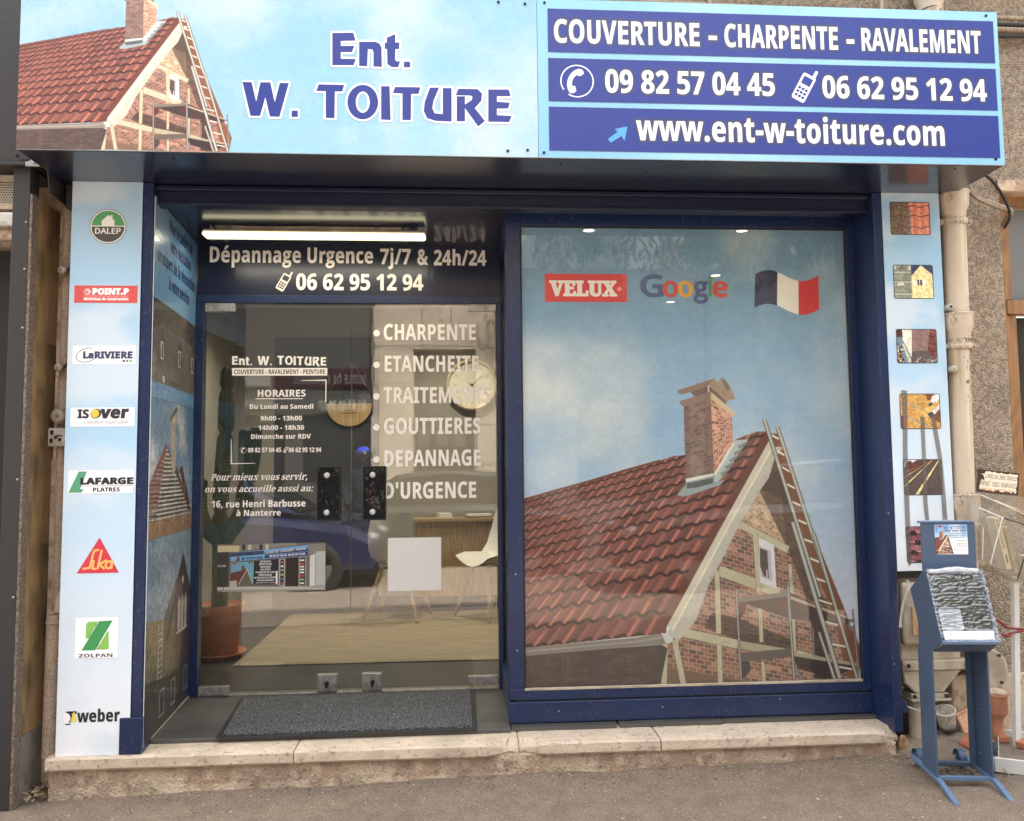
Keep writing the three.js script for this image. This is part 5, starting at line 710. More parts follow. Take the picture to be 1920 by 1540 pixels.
  const s2 = thing('white_sticker', 'plain white square sticker on the right door leaf', 'sticker', [0, 0, 0]);
  mesh('sheet', bb(1.357, 0.562, -0.7995, 1.65, 0.851, -0.7985, 0), std({ color: lin(0.8, 0.79, 0.77), roughness: 0.4 }), s2);
}

// ---- lamp under the recess ceiling
{
  const l = thing('tube_lamp', 'lit long fluorescent tube lamp under the entrance ceiling', 'lamp', [1.005, 2.455, -0.5]);
  const glow = std({ color: lin(0.9, 0.88, 0.74), emissive: lin(1, 0.97, 0.6), emissiveIntensity: 0.45, roughness: 0.4 });
  mesh('diffuser', metre(new RoundedBoxGeometry(1.15, 0.024, 0.085, 4, 0.0115)), glow, l, [0, 0.001, 0]);
  mesh('housing', [bb(-0.57, 0.012, -0.045, 0.57, 0.022, 0.045, 0.003), bb(-0.5, 0.022, -0.03, 0.45, 0.045, 0.03, 0.004)], M.beigePlastic, l);
  for (const x of [-0.44, 0.32]) mesh('clip', bb(x - 0.012, 0.012, -0.034, x + 0.012, 0.047, 0.034, 0.002), M.galv, l);
  mesh('cord', [tube([[-0.49, 0.03, 0.01], [-0.53, 0.035, 0.03], [-0.5, 0.042, 0.05], [-0.3, 0.04, 0.045], [0.1, 0.043, 0.05], [0.5, 0.042, 0.045]], 0.004, 6)], M.blackCable, l);
  const a = new THREE.RectAreaLight(new THREE.Color(1, 0.93, 0.74), 8, 1.12, 0.07); a.position.set(1.005, 2.428, -0.5); a.lookAt(1.005, 0, -0.5); a.name = 'tube_lamp_light'; scene.add(a);
}
// ---- door mat
{
  const m = thing('door_mat', 'grey speckled door mat with black rubber rim before the glass doors', 'door mat', [0, 0, 0]);
  const shape = (i) => [[0.648 + i * 1.2, -0.098 + -i], [1.238, -0.104 - i], [1.83 - i, -0.11 - i], [1.832 - i, -0.768 + i], [0.588 + i, -0.758 + i]];
  const sheet = (pts, y, h, b) => { const s = new THREE.Shape(pts.map(([x, z]) => new THREE.Vector2(x, -z))); return metre(new THREE.ExtrudeGeometry(s, { depth: h, bevelEnabled: true, bevelSize: b, bevelThickness: b * 0.6, bevelSegments: 2, bevelOffset: -b }).rotateX(-Math.PI / 2).translate(0, y, 0)); };
  mesh('rubber_rim', sheet(shape(0), 0.023, 0.003, 0.003), M.rubber, m);
  mesh('pile', roughen(sheet(shape(0.022), 0.028, 0.006, 0.003), 0.004, 50, 4), M.mat, m);
}
// ---- window film with the house picture, and its stickers
{
  const f2 = homog([0.00250312, 7.195e-05, -0.45920043, -7.849e-05, -0.00252015, 3.5175037, -4.401e-05, 4.796e-05]);
  const x0 = 2.062, x1 = 3.72, y0 = 0.178, y1 = 2.432, k = 640;
  const c = art(x0, y0, x1, y1, k, (A, g, X, Y) => {
    skyPrint(g, A.c.width, A.c.height, [118, 158, 184], [240, 232, 238], [228, 226, 220], { f: 2.8, seed: 53, mid: [152, 184, 212], midAt: 0.45, lo: 0.36, hi: 0.66, sx: 1, amount: 0.85 });
    const P = (x, y) => { const p = f2(x, y); return [X(p[0]), Y(p[1])]; };
    house(g, P, 0.00253 * k, 1.04); photoize(A.c, 0.45, 0.03);
    // perforation dots of the film
    g.fillStyle = 'rgba(60,72,82,.16)'; const st = 0.0085 * k; for (let j = 0; j * st * 0.86 < A.c.height; j++) for (let i = 0; i * st < A.c.width; i++) { g.beginPath(); g.arc((i + (j % 2) * 0.5) * st, j * st * 0.86, st * 0.3, 0, 6.3); g.fill(); }
  });
  const w = thing('window_film', 'large printed window film of a tiled roof, chimney and scaffolded gable', 'poster', [0, 0, 0]);
  decal('sheet', x0, y0, x1, y1, -0.2125, std({ map: tex(c), roughness: 0.5, transparent: true, opacity: 0.93 }), w);

  const K = 1200, D = (n, a, b, cc, d, draw, bg, label) => { const q = art(a, b, cc, d, K, draw, bg); decal(n, a, b, cc, d, -0.2118, printMat(q, { cut: !bg, roughness: 0.4 }), w, label); };
  D('red_sticker', 2.18, 2.051, 2.593, 2.193, (A) => { inkM(A, 'VELUX', 2.207, 2.54, 2.084, 0.071, { color: '#efe9e0', font: 'serif', heavy: 9 }); inkM(A, '®', 2.545, 2.566, 2.107, 0.02, { color: '#efe9e0', font: 'reg' }); }, '#d8423d', 'red sticker with white serif capitals');
  D('word_sticker', 2.66, 2.04, 3.11, 2.2, (A, g, X, Y) => { const b = 2.083; inkM(A, 'G', 2.667, 2.774, b, 0.104, { color: '#4f5d86', font: 'reg', heavy: 6 }); [['o', 2.778, 2.85, '#cc4b3e'], ['o', 2.856, 2.928, '#dfa63c'], ['g', 2.934, 3.004, '#4f5d86'], ['l', 3.012, 3.024, '#5b8f45'], ['e', 3.034, 3.104, '#cc4b3e']].forEach(([s, x, z, col]) => { if (s === 'l') { g.fillStyle = col; g.fillRect(X(3.011), Y(b + 0.1), 0.014 * K, 0.1 * K); } else inkM(A, s, x, z, b, 0.098, { color: col, font: 'reg', heavy: 6 }); }); }, null, 'word in coloured rounded letters');
  D('flag_sticker', 3.235, 1.99, 3.59, 2.25, (A, g, X, Y) => { const wave = (u) => 0.014 * Math.sin((u - 0.08) * 6.6), top = (u) => [X(3.253 + 0.328 * u), Y(2.195 + 0.028 * Math.sin(u * 6.0 + 0.3) - 0.004)], bot = (u) => [X(3.243 + 0.335 * u), Y(2.03 + 0.028 * Math.sin(u * 6.0 + 0.3) - 0.012)]; [['#33334e', 0, 0.35], ['#ece6d8', 0.35, 0.68], ['#d23c40', 0.68, 1]].forEach(([col, a, b]) => { const p = []; for (let i = 0; i <= 12; i++) p.push(top(lerp(a, b, i / 12))); for (let i = 12; i >= 0; i--) p.push(bot(lerp(a, b, i / 12))); poly(g, p, col); }); }, null, 'waving blue white red flag sticker');
}
// ---------------------------------------------------------------- left edge: the neighbour's shutter and the gap with pipes
{
  const n = thing('shutter_frame', 'dark grey metal shutter frame of the neighbouring shop at the left edge', 'shutter', [0, 0, 0]);
  mesh('post', bb(-0.208, -0.3, 0.02, -0.136, 2.575, 0.1, 0.003), M.greyMetal, n);
  mesh('edge_strip', bb(-0.1355, -0.3, 0.05, -0.1225, 2.46, 0.099, 0.002), M.speckMetal, n);
  mesh('shutter_box', [bb(-1.3, 2.595, -0.15, -0.125, 3.7, 0.13, 0.004)], M.greyMetal, n);
  mesh('box_lip', [bb(-1.3, 2.576, -0.15, -0.14, 2.5945, 0.135, 0.002)], M.greyMetal, n);
  mesh('cover_plate', bb(-0.167, 2.6, 0.131, -0.126, 2.66, 0.134, 0.001), M.greyMetal, n);
  mesh('grille', bb(-1.3, 2.435, 0.02, -0.2085, 2.53, 0.04, 0.002), std({ map: rep(dataTex(64, (u, v) => { const d = Math.hypot(((u * 4 + (Math.floor(v * 4) % 2) * 0.5) % 1) - 0.5, ((v * 4) % 1) - 0.5); return d < 0.3 ? [0.03, 0.025, 0.02] : [0.36, 0.31, 0.25]; }, true), 22), roughness: 0.6, metalness: 0.3 }), n);
  mesh('rail', [bb(-1.3, 2.531, 0.0, -0.2085, 2.56, 0.05, 0.002), bb(-1.3, 2.405, 0.0, -0.2085, 2.434, 0.05, 0.002)], M.beigePlastic, n);
  mesh('shutter_bar', bb(-1.3, 2.325, 0.01, -0.2085, 2.39, 0.06, 0.01), std({ map: rep(T.metalTone, 5), color: lin(1.5, 1.5, 1.45), roughness: 0.35, metalness: 0.4 }), n);
  mesh('bottom_bar', bb(-1.3, 2.27, -0.02, -0.2085, 2.32, 0.03, 0.01), M.plaster, n);
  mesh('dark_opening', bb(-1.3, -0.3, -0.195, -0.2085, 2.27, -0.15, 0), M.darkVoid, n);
  for (const y of [2.33, 2.12, 1.86, 1.2, 0.7]) mesh('rivet', at(new THREE.SphereGeometry(0.006, 8, 6), -0.146, y, 0.1), M.galv, n);
  mesh('rivet', at(new THREE.SphereGeometry(0.008, 8, 6), -0.18, 2.62, 0.131), M.greyMetal, n);
  const b = thing('rusty_side_board', 'tall rusty brown side board between the grey shutter post and the logo board', 'board', [0, 0, 0]);
  mesh('board', [bb(-0.134, 1.29, -0.15, -0.123, 2.455, 0.0495, 0.002)], M.rustBoard, b);
  mesh('board', [bb(-0.133, 0.105, -0.137, -0.1222, 1.2885, 0.0495, 0.002)], M.rustBoard, b);
  mesh('metal_foot', bb(-0.136, -0.3, -0.13, -0.121, 0.103, 0.0495, 0.001), std({ map: rep(T.metalTone, 2), color: lin(0.55, 0.54, 0.5), roughness: 0.5, metalness: 0.4 }), b);
  mesh('hem_plate', [prism([[0.1, 2.585], [-0.15, 2.56], [-0.15, 2.46], [0.07, 2.475]], 0.005).rotateY(-Math.PI / 2).translate(-0.064, 0, 0)], M.greyMetal, b);
  mesh('beam_end', bb(-0.045, 2.44, -0.18, -0.002, 2.55, -0.03, 0.003), M.greyMetal, b);
  const k = thing('angle_bracket', 'pale galvanised angle bracket with bolt holes under the left end of the fascia', 'bracket', [-0.1, 2.59, 0.125]);
  mesh('plate', [bb(-0.04, -0.02, 0, 0.035, 0.0, 0.012, 0.001), bb(-0.035, 0.0005, 0, -0.01, 0.05, 0.004, 0.001), bb(-0.009, 0.0005, 0, 0.033, 0.02, 0.004, 0.001)], M.galv, k);
  for (const x of [0.0, 0.018]) mesh('hole', at(new THREE.CircleGeometry(x ? 0.006 : 0.004, 12), x, -0.009, 0.0128), M.black, k);
  // pipes and fittings in the gap
  const p = thing('rusty_drain_pipe', 'short rusty spotted drain pipe standing beside the logo board', 'pipe', [0, 0, 0]);
  mesh('tube', round(cyl(0.034, 0.031, 0.62, -0.072, 0.28, -0.1, 24), 0.033, 0.62), M.rustPipe, p);
  mesh('collar', metre(cyl(0.037, 0.037, 0.012, -0.068, 0.56, -0.1, 24)), M.rustPipe, p);
  mesh('elbow', metre(tube([[-0.07, 0.6, -0.12], [-0.055, 0.66, -0.12], [-0.02, 0.73, -0.13]], 0.02, 12)), M.pipe, p);
  const q = thing('old_conduit', 'long speckled rusty conduit running up the gap beside the rusty board', 'conduit', [0, 0, 0]);
  mesh('tube', round(cyl(0.022, 0.022, 1.86, -0.088, 1.53, -0.155, 16), 0.022, 1.86), M.rustPipe, q);
  mesh('cover_strip', bb(-0.045, 0.62, -0.19, -0.012, 2.44, -0.14, 0.003), std({ color: lin(0.34, 0.25, 0.21), roughness: 0.8, bumpMap: rep(T.fine, 4), bumpScale: 0.002 }), q);
  const ins = (y, x, r, label, m) => { const o = thing('cable_insulator', label, 'insulator', [x, y, -0.11]); mesh('cap', metre(lathe([[0.001, 0.028], [r * 0.6, 0.028], [r, 0.018], [r, 0], [r * 0.8, -0.01], [0.001, -0.01]], 24).rotateX(Math.PI / 2)), m, o); mesh('pin', cyl(r * 0.25, r * 0.25, 0.03).rotateX(Math.PI / 2).translate(0, 0, 0.018), M.galv, o); mesh('cable', tube([[0.015, 0.0, 0], [0.03, 0.02, -0.01], [0.05, 0.04, -0.03]], 0.006, 6), M.blackCable, o); };
  ins(2.165, -0.083, 0.019, 'upper white cable insulator level with the green round logo', M.whitePlastic); ins(1.71, -0.086, 0.018, 'rusty cable insulator level with the white dark lettered plate', M.rustPipe);
  ins(1.487, -0.079, 0.034, 'large ceramic disc insulator above the old switch box', M.beigePlastic);
  const s = thing('switch_box', 'small old white switch box with black stains left of the logo board', 'switch box', [-0.088, 1.39, -0.125]);
  mesh('box', metre(new RoundedBoxGeometry(0.077, 0.085, 0.05, 3, 0.006)), M.whitePlastic, s);
  mesh('slot', [bb(-0.026, 0.012, 0.0255, -0.012, 0.032, 0.028, 0.001), bb(-0.028, -0.026, 0.0255, -0.014, -0.006, 0.028, 0.001), bb(0.01, -0.018, 0.0255, 0.024, -0.004, 0.028, 0.001), bb(0.002, 0.004, 0.0255, 0.028, 0.01, 0.028, 0.001)], M.black, s);
  mesh('screw', cyl(0.007, 0.007, 0.006).rotateX(Math.PI / 2).translate(-0.002, 0.0, 0.0265), M.greyMetal, s);
  const lf = []; for (let i = 0; i < 70; i++) { const g = new THREE.PlaneGeometry(rr(0.01, 0.035), rr(0.006, 0.014), 2, 1), P = g.attributes.position; for (let j = 0; j < P.count; j++) P.setZ(j, 0.006 * Math.sin(P.getX(j) * 120)); g.rotateX(rr(-2, 2)).rotateY(rr(0, 6)).translate(rr(-0.12, -0.02), groundY(0, 0.0) + 0.012 + rr(0, 0.03), rr(-0.12, 0.06)); lf.push(g); }
  tag(mesh('dry_leaves', merge(lf), std({ color: lin(0.3, 0.22, 0.13), roughness: 0.9 })), 'dry leaves and twigs gathered below the rusty drain pipe', 'leaves', null, 'stuff');
}
// ---------------------------------------------------------------- right edge
{
  const d = thing('downpipe', 'stained beige drain downpipe with sockets right of the picture board', 'downpipe', [0, 0, 0]);
  const seg = (a, b, r) => { const A = V(...a), B = V(...b), g = new THREE.CylinderGeometry(r, r, A.distanceTo(B), 32, 1); g.applyQuaternion(new THREE.Quaternion().setFromUnitVectors(V(0, 1, 0), B.clone().sub(A).normalize())).translate(...A.add(B).multiplyScalar(0.5).toArray()); return round(g, r, A.distanceTo(B)); };
  const ax = (y) => [lerp(4.168, 4.19, (y - 1) / 1.5), y, -0.03];
  mesh('pipe_section', seg(ax(1.95), ax(2.45), 0.057), M.pipe, d); mesh('pipe_section', seg(ax(1.05), ax(1.86), 0.054), M.pipe, d); mesh('pipe_section', seg(ax(0.62), ax(0.98), 0.056), M.pipe, d); mesh('pipe_section', seg([4.186, 2.6, -0.03], [4.13, 3.5, -0.03], 0.055), M.pipe, d); mesh('pipe_section', seg([4.126, 3.62, -0.03], [4.126, 3.9, -0.03], 0.06), M.pipe, d);
  const socket = (y, x, flip) => mesh('socket', round(lathe([[0.055, -0.06], [0.057, -0.06], [0.06, -0.03], [0.073, 0.0], [0.073, 0.055], [0.078, 0.058], [0.078, 0.066], [0.066, 0.067], [0.056, 0.05]].map(([r, h]) => [r, flip ? -h : h]), 32), 0.06, 0.14).translate(x, y, -0.03), M.pipe, d);
  socket(2.5, 4.19); socket(1.895, 4.183); socket(1.02, 4.17); socket(3.56, 4.125);
  const col = (y, x) => { const c = mesh('collar', [lathe([[0.058, -0.016], [0.063, -0.016], [0.064, 0], [0.063, 0.016], [0.058, 0.016]], 32).translate(x, y, -0.03), bb(x - 0.082, y - 0.014, -0.045, x - 0.062, y + 0.014, -0.015, 0.003), bb(x + 0.062, y - 0.014, -0.045, x + 0.082, y + 0.014, -0.015, 0.003)], M.pipeFlat, d); for (const s of [-1, 1]) mesh('bolt', cyl(0.009, 0.009, 0.022, 0, 0, 0, 10).rotateX(Math.PI / 2).translate(x + s * 0.074, y, -0.012), M.beigePlastic, c); };
  col(2.415, 4.19); col(1.8, 4.183); col(0.93, 4.168);
  for (const [x, y, l] of [[4.118, 1.985, 'small round white cable clip beside the second work picture'], [4.122, 1.684, 'small round white cable clip beside the third work picture']]) { const c = thing('cable_clip', l, 'cable clip', [x, y, 0.02]); mesh('cap', metre(lathe([[0.001, 0.012], [0.012, 0.012], [0.017, 0.006], [0.018, -0.03], [0.001, -0.03]], 20).rotateX(Math.PI / 2)), M.whitePlastic, c); mesh('screw', cyl(0.006, 0.006, 0.004).rotateX(Math.PI / 2).translate(0, 0, 0.0135), y > 1.8 ? M.black : M.beigePlastic, c); }
  // cables
  const cab = (pts, r, m, label, grp) => { const o = mesh('wall_cable', metre(tube(pts, r, 8)), m); tag(o, label, 'cable', grp); return o; };
  cab([[1.4, 3.46, -0.06], [2.5, 3.452, -0.06], [4.0, 3.44, -0.06], [4.6, 3.432, -0.06], [5.4, 3.43, -0.06]], 0.014, M.cable, 'thickest grey cable along the wall above the sign', null);
  cab([[1.4, 3.5, -0.07], [3.0, 3.486, -0.065], [4.0, 3.47, -0.07], [5.4, 3.46, -0.07]], 0.01, M.blackCable, 'thin black cable above the thick grey one over the sign', null);
  cab([[1.4, 3.53, -0.07], [2.4, 3.53, -0.06], [3.4, 3.51, -0.06], [5.4, 3.49, -0.07]], 0.012, M.cable, 'upper grey cable along the wall above the sign', null);
  cab([[4.05, 3.41, -0.07], [4.3, 3.385, -0.06], [4.6, 3.4, -0.06], [5.4, 3.38, -0.07]], 0.009, M.blackCable, 'sagging black cable at the top right corner of the sign', null);
  cab([[4.0, 3.25, -0.085], [4.35, 3.262, -0.085], [4.8, 3.27, -0.085]], 0.003, M.cable, 'thin pale wire beside the right end of the sign', null);
  cab([[4.02, 2.66, -0.05], [4.25, 2.63, -0.04], [4.33, 2.55, -0.04], [4.47, 2.5, -0.05], [4.52, 2.49, -0.07], [4.53, 2.44, -0.14]], 0.014, M.cable, 'bent grey cable coming from behind the sign to the wooden window', null);
  cab([[4.02, 2.64, -0.03], [4.22, 2.615, -0.02], [4.32, 2.535, -0.02], [4.47, 2.48, -0.03], [4.515, 2.475, -0.07]], 0.007, M.cable, 'thin grey cable tied along the bent one', null);
  cab([[4.28, 2.68, 0.0], [4.36, 2.63, 0.01], [4.44, 2.53, 0.0], [4.478, 2.45, -0.02], [4.475, 2.4, -0.06]], 0.007, M.blackCable, 'curved black cable hanging below the right end of the sign', null);
  for (const [x, w] of [[3.0, 'over the middle trade name of'], [3.88, 'beside the drain pipe above']]) { const o = mesh('wall_clamp', [bb(x - 0.01, 3.41, -0.1, x + 0.01, 3.56, -0.035, 0.004)], M.cable); tag(o, `grey clamp holding the cables ${w} the sign`, 'clamp'); }
  // meter box behind the kiosk
  const mb = thing('meter_box', 'old beige plastic meter cabinet with funnel base behind the blue stand', 'meter box', [0, 0, 0]);
  mesh('body', bb(3.83, 0.30, -0.15, 4.13, 0.695, -0.04, 0.012), M.beigePlastic, mb);
  mesh('cover', [bb(3.835, 0.375, -0.06, 4.0, 0.675, -0.005, 0.022)], M.beigePlastic, mb);
  mesh('wooden_plate', bb(3.875, 0.43, -0.004, 3.965, 0.56, 0.006, 0.002), std({ map: rep(T.wood, 2), color: lin(1.4, 1.25, 1.05), roughness: 0.6 }), mb);
  mesh('gap_strip', bb(3.812, 0.69, -0.14, 4.08, 0.722, -0.02, 0.002), M.black, mb);  // black strip filling the dark gap under the picture board
  mesh('flange', bb(3.83, 0.26, -0.13, 4.165, 0.305, -0.02, 0.004), M.beigePlastic, mb);
  for (const x of [3.853, 4.145]) { const b = mesh('bolt_eye', new THREE.TorusGeometry(0.014, 0.005, 8, 20).translate(x, 0.284, -0.016), M.beigePlastic, mb); mesh('bolt', cyl(0.009, 0.009, 0.012).rotateX(Math.PI / 2).translate(x, 0.284, -0.016), M.black, b); }
  mesh('funnel', prism([[3.835, 0.259], [4.125, 0.259], [4.03, 0.152], [3.895, 0.152], [3.842, 0.2]], 0.1, 0.008).translate(0, 0, -0.13), M.beigePlastic, mb);
  mesh('lower_flange', [bb(3.866, 0.118, -0.13, 4.06, 0.129, -0.015, 0.003), bb(3.872, 0.1295, -0.12, 4.052, 0.151, -0.03, 0.003)], M.beigePlastic, mb);
  for (const x of [3.885, 4.04]) mesh('bolt', cyl(0.008, 0.008, 0.01).rotateX(Math.PI / 2).translate(x, 0.14, -0.026), M.black, mb);
  mesh('hose', [...Array(26)].map((_, i) => new THREE.TorusGeometry(0.026, 0.0055, 8, 20).rotateX(Math.PI / 2).translate(3.91, 0.11 - i * 0.009, -0.07)), M.pipeFlat, mb);
  tag(mesh('loose_cable', metre(tube([[3.84, 0.69, 0.03], [3.845, 0.66, 0.04], [3.825, 0.63, 0.045], [3.805, 0.57, 0.045], [3.797, 0.52, 0.04], [3.792, 0.475, 0.04]], 0.006, 8)), M.whitePlastic), 'loose pale grey cable hanging from the bottom of the picture board', 'cable');
  tag(mesh('loose_cable', metre(tube([[3.835, 0.1, -0.02], [3.87, 0.088, 0.0], [3.91, 0.085, 0.0], [3.935, 0.1, -0.02]], 0.0035, 6)), M.whitePlastic), 'thin pale wire between the blue hinge and the hose', 'wire');
  tag(mesh('red_cable', metre(tube([[4.16, 0.535, 0.16], [4.22, 0.5, 0.14], [4.27, 0.475, 0.1], [4.4, 0.46, 0.1]], 0.006, 8)), M.redCable), 'upper red cable running right from the blue stand', 'cable');
  tag(mesh('red_cable', metre(tube([[4.17, 0.462, 0.17], [4.22, 0.455, 0.18], [4.27, 0.452, 0.12], [4.4, 0.47, 0.1]], 0.006, 8)), M.redCable), 'lower red cable crossing the white post', 'cable');
  // enamel sign, rusted
  const sc = art(0, 0, 0.205, 0.108, 3000, (A, g, X, Y) => { g.fillStyle = '#3c2419'; g.fillRect(0, 0, A.c.width, A.c.height); const p = []; for (let i = 0; i <= 30; i++) p.push([X(0.012 + 0.185 * i / 30), Y(0.099 + rr(-0.004, 0.004) - (i < 4 ? 0.008 : 0))]); for (let i = 0; i <= 14; i++) p.push([X(0.197 + rr(-0.005, 0.003)), Y(0.096 - 0.082 * i / 14)]); for (let i = 30; i >= 0; i--) p.push([X(0.008 + 0.185 * i / 30), Y(0.012 + rr(-0.006, 0.006))]); p.push([X(0.012), Y(0.05)], [X(0.02), Y(0.062)], [X(0.034), Y(0.055)], [X(0.028), Y(0.08)]); poly(g, p, '#e9dfc8'); for (let i = 0; i < 300; i++) { g.fillStyle = vary([190, 110, 50], 0.4); const e = rnd() < 0.6; g.globalAlpha = 0.6; g.fillRect(X(rr(0.01, 0.195)), Y(e ? rr(0.008, 0.024) : rr(0.02, 0.1)), rr(2, e ? 22 : 9), rr(2, 9)); } g.globalAlpha = 1; g.save(); inkM(A, 'LIVRES EN LIBRE SERVICE', 0.036, 0.192, 0.069, 0.019, { color: '#2e2a24', font: 'reg', heavy: 1 }); inkM(A, 'PRENEZ : LISEZ : REMPLACEZ', 0.012, 0.192, 0.033, 0.02, { color: '#2e2a24', font: 'reg', heavy: 1 }); g.restore(); for (let i = 0; i < 60; i++) { g.fillStyle = rnd() < 0.5 ? '#e9dfc8' : '#9a5a2c'; g.fillRect(X(rr(0.03, 0.19)), Y(rr(0.03, 0.09)), rr(3, 14), rr(2, 6)); } });
  const es = thing('enamel_sign', 'small rusted white enamel sign with worn black lettering on the wall', 'sign', [4.222, 1.097, 0.0]);
  es.rotation.z = -0.11; board('plate', 0, 0, 0.205, 0.108, 0.003, 0.004, printMat(sc, { roughness: 0.55 }), std({ color: lin(0.05, 0.025, 0.014), roughness: 0.8 }), es);
  // clear book box on a white post
  const bxg = thing('book_box', 'tilted clear plastic book box fixed to the white post', 'book box', [4.1, 0.7, 0.1], -0.08);
  const pl = (pts, d, z, nm) => mesh(nm, prism(pts, d).translate(0, 0, z), M.plexi, bxg);
  pl([[0.0, 0.1], [0.17, 0.0], [0.3, -0.06], [0.3, 0.37], [0.022, 0.4]], 0.004, 0, 'back_panel');
  pl([[0.0, 0.095], [0.17, -0.005], [0.3, -0.065], [0.3, 0.22], [0.2, 0.25], [0.1, 0.285], [0.0, 0.33]], 0.004, 0.1, 'front_panel');
  mesh('side_panel', prism([[0, 0.098], [0.1, 0.095], [0.1, 0.33], [0, 0.4]], 0.004).rotateY(-Math.PI / 2).translate(0.004, 0, 0.002), M.plexi, bxg);
  mesh('base_panel', [bar([0, 0.096, 0.052], [0.17, -0.004, 0.052], 0.1, 0.005, 0.001), bar([0.17, -0.004, 0.052], [0.3, -0.064, 0.052], 0.1, 0.005, 0.001)], M.plexi, bxg);
  mesh('flap', prism([[0.022, 0.4], [0.3, 0.37], [0.3, 0.27], [0.12, 0.36]], 0.003).rotateX(0.35).translate(0, 0.02, -0.05), M.plexi, bxg);
  const EW = std({ color: lin(0.75, 0.7, 0.6), roughness: 0.3 });
  mesh('edge_strip', [bar([-0.004, 0.332, 0.108], [0.105, 0.284, 0.108], 0.005, 0.006), bar([0.035, 0.078, 0.108], [0.1, 0.286, 0.108], 0.004, 0.005), bar([0.001, 0.1, 0.108], [0.012, 0.24, 0.108], 0.003, 0.006), bar([0.06, 0.385, 0.02], [0.29, 0.27, 0.06], 0.004, 0.005), bar([0.12, 0.36, 0.02], [0.29, 0.285, 0.06], 0.003, 0.004)], EW, bxg);
  mesh('edge_strip', [bar([0.107, 0.284, 0.108], [0.3, 0.22, 0.108], 0.003, 0.005), bar([0.15, 0.005, 0.108], [0.205, 0.15, 0.108], 0.003, 0.005)], M.black, bxg);
  const book = (x, y, w, h, tilt, spine, col, label, z) => { const o = thing('book', label, 'book', [0, 0, 0]); bxg.updateMatrixWorld(true); o.position.copy(bxg.localToWorld(V(x, y, z))); o.rotation.set(0, -0.08, tilt); const c = art(0, 0, w, h, 4000, (A, g) => { g.fillStyle = col; g.fillRect(0, 0, A.c.width, A.c.height); g.save(); g.translate(A.c.width * 0.28, A.c.height * 0.05); g.rotate(Math.PI / 2); ink(g, spine, 0, A.c.height * 0.55, 0, A.c.width * 0.42, { color: '#3a342c', font: 'reg', heavy: 2 }); g.restore(); g.fillStyle = '#6b6152'; g.fillRect(A.c.width * 0.35, A.c.height * 0.72, A.c.width * 0.3, A.c.height * 0.16); }); const f = printMat(c, { roughness: 0.6 }), e = std({ color: lin(0.66, 0.6, 0.48), roughness: 0.8 }); mesh('cover', new THREE.BoxGeometry(w, h, 0.07).translate(w / 2, h / 2, -0.035), [e, e, e, e, f, e], o); };
  book(0.115, 0.052, 0.025, 0.235, 0.19, 'LE NOIR ET LE ROUGE', '#e6dbbd', 'pale book with dark spine title standing in the clear box', 0.094);
  book(0.152, 0.036, 0.013, 0.21, 0.17, 'ROMAN', '#d3bd8e', 'thinner tan book right of the pale titled book', 0.094);
  book(0.23, -0.03, 0.05, 0.14, 0.12, 'POCHE', '#c9ced2', 'grey backed book at the right end of the clear box', 0.09);
  const wp = thing('white_post', 'slender white post carrying the clear book box at the right edge', 'post', [4.318, groundY(4.31, 0.05), 0.05]);
  mesh('post', bar([0, 0, 0], [0.034, 0.8, 0], 0.026, 0.026, 0.002), M.white, wp);
  mesh('foot', bb(-0.025, -0.004, -0.025, 0.025, 0.012, 0.025, 0.003), M.white, wp);
  // inspection cover and clay pipe on the wall
  const cv = thing('wall_cover', 'round beige cover plate on the wall above the clay pipe', 'cover', [4.265, 0.25, -0.055]);
  mesh('disc', metre(lathe([[0.001, 0.012], [0.085, 0.012], [0.098, 0.008], [0.1, 0], [0.1, -0.02]], 40).rotateX(Math.PI / 2)), M.beigePlastic, cv);
  mesh('bracket', bb(-0.09, 0.095, -0.03, 0.02, 0.16, 0.006, 0.004), M.beigePlastic, cv);
  for (const a of [0.9, -0.8, 2.6]) mesh('bolt', cyl(0.007, 0.007, 0.016).rotateX(Math.PI / 2).translate(0.085 * Math.cos(a), 0.085 * Math.sin(a), 0.012), M.greyMetal, cv);
  const cp = thing('clay_pipe', 'terracotta coloured drain pipe end below the round cover', 'pipe', [4.285, -0.03, -0.03]);
  mesh('tube', metre(lathe([[0.024, -0.08], [0.026, 0.05], [0.036, 0.075], [0.047, 0.09], [0.047, 0.16], [0.051, 0.163], [0.051, 0.175], [0.04, 0.176], [0.036, 0.1]], 28)), M.clay, cp);
  mesh('mortar', roughen(metre(new THREE.IcosahedronGeometry(0.045, 3).scale(1, 0.55, 1).translate(0, -0.085, 0.01)), 0.02, 40, 5), M.riser, cp);
  mesh('mortar', roughen(metre(new THREE.IcosahedronGeometry(0.045, 3).scale(1, 0.4, 1).translate(0, 0.178, 0)), 0.015, 40, 6), M.riser, cp);
  // rubble corner
  const mound = roughen(metre(new THREE.SphereGeometry(1, 60, 30, 0, Math.PI * 2, 0, Math.PI / 2).scale(0.27, 0.1, 0.2).translate(4.03, -0.135, -0.02)), 0.05, 26, 7);
  tag(mesh('rubble', mound, M.soil), 'heap of sand and mortar rubble at the wall foot behind the blue stand', 'rubble', null, 'stuff');
  const bits = []; for (let i = 0; i < 500; i++) { const x = rr(3.74, 4.4), z = rr(-0.06, 0.32), s = 0.0025 + 0.008 * rnd() ** 4; bits.push(new THREE.IcosahedronGeometry(s, 0).scale(1, 0.6, 1.2).rotateY(rr(0, 6)).translate(x, groundY(x, z) + 0.004 + Math.max(0, 0.075 * (1 - Math.hypot((x - 4.03) / 0.27, (z + 0.02) / 0.2))), z)); }
  tag(mesh('grit', merge(bits), M.riser), 'loose grit and small stones scattered at the foot of the wall', 'grit', null, 'stuff');
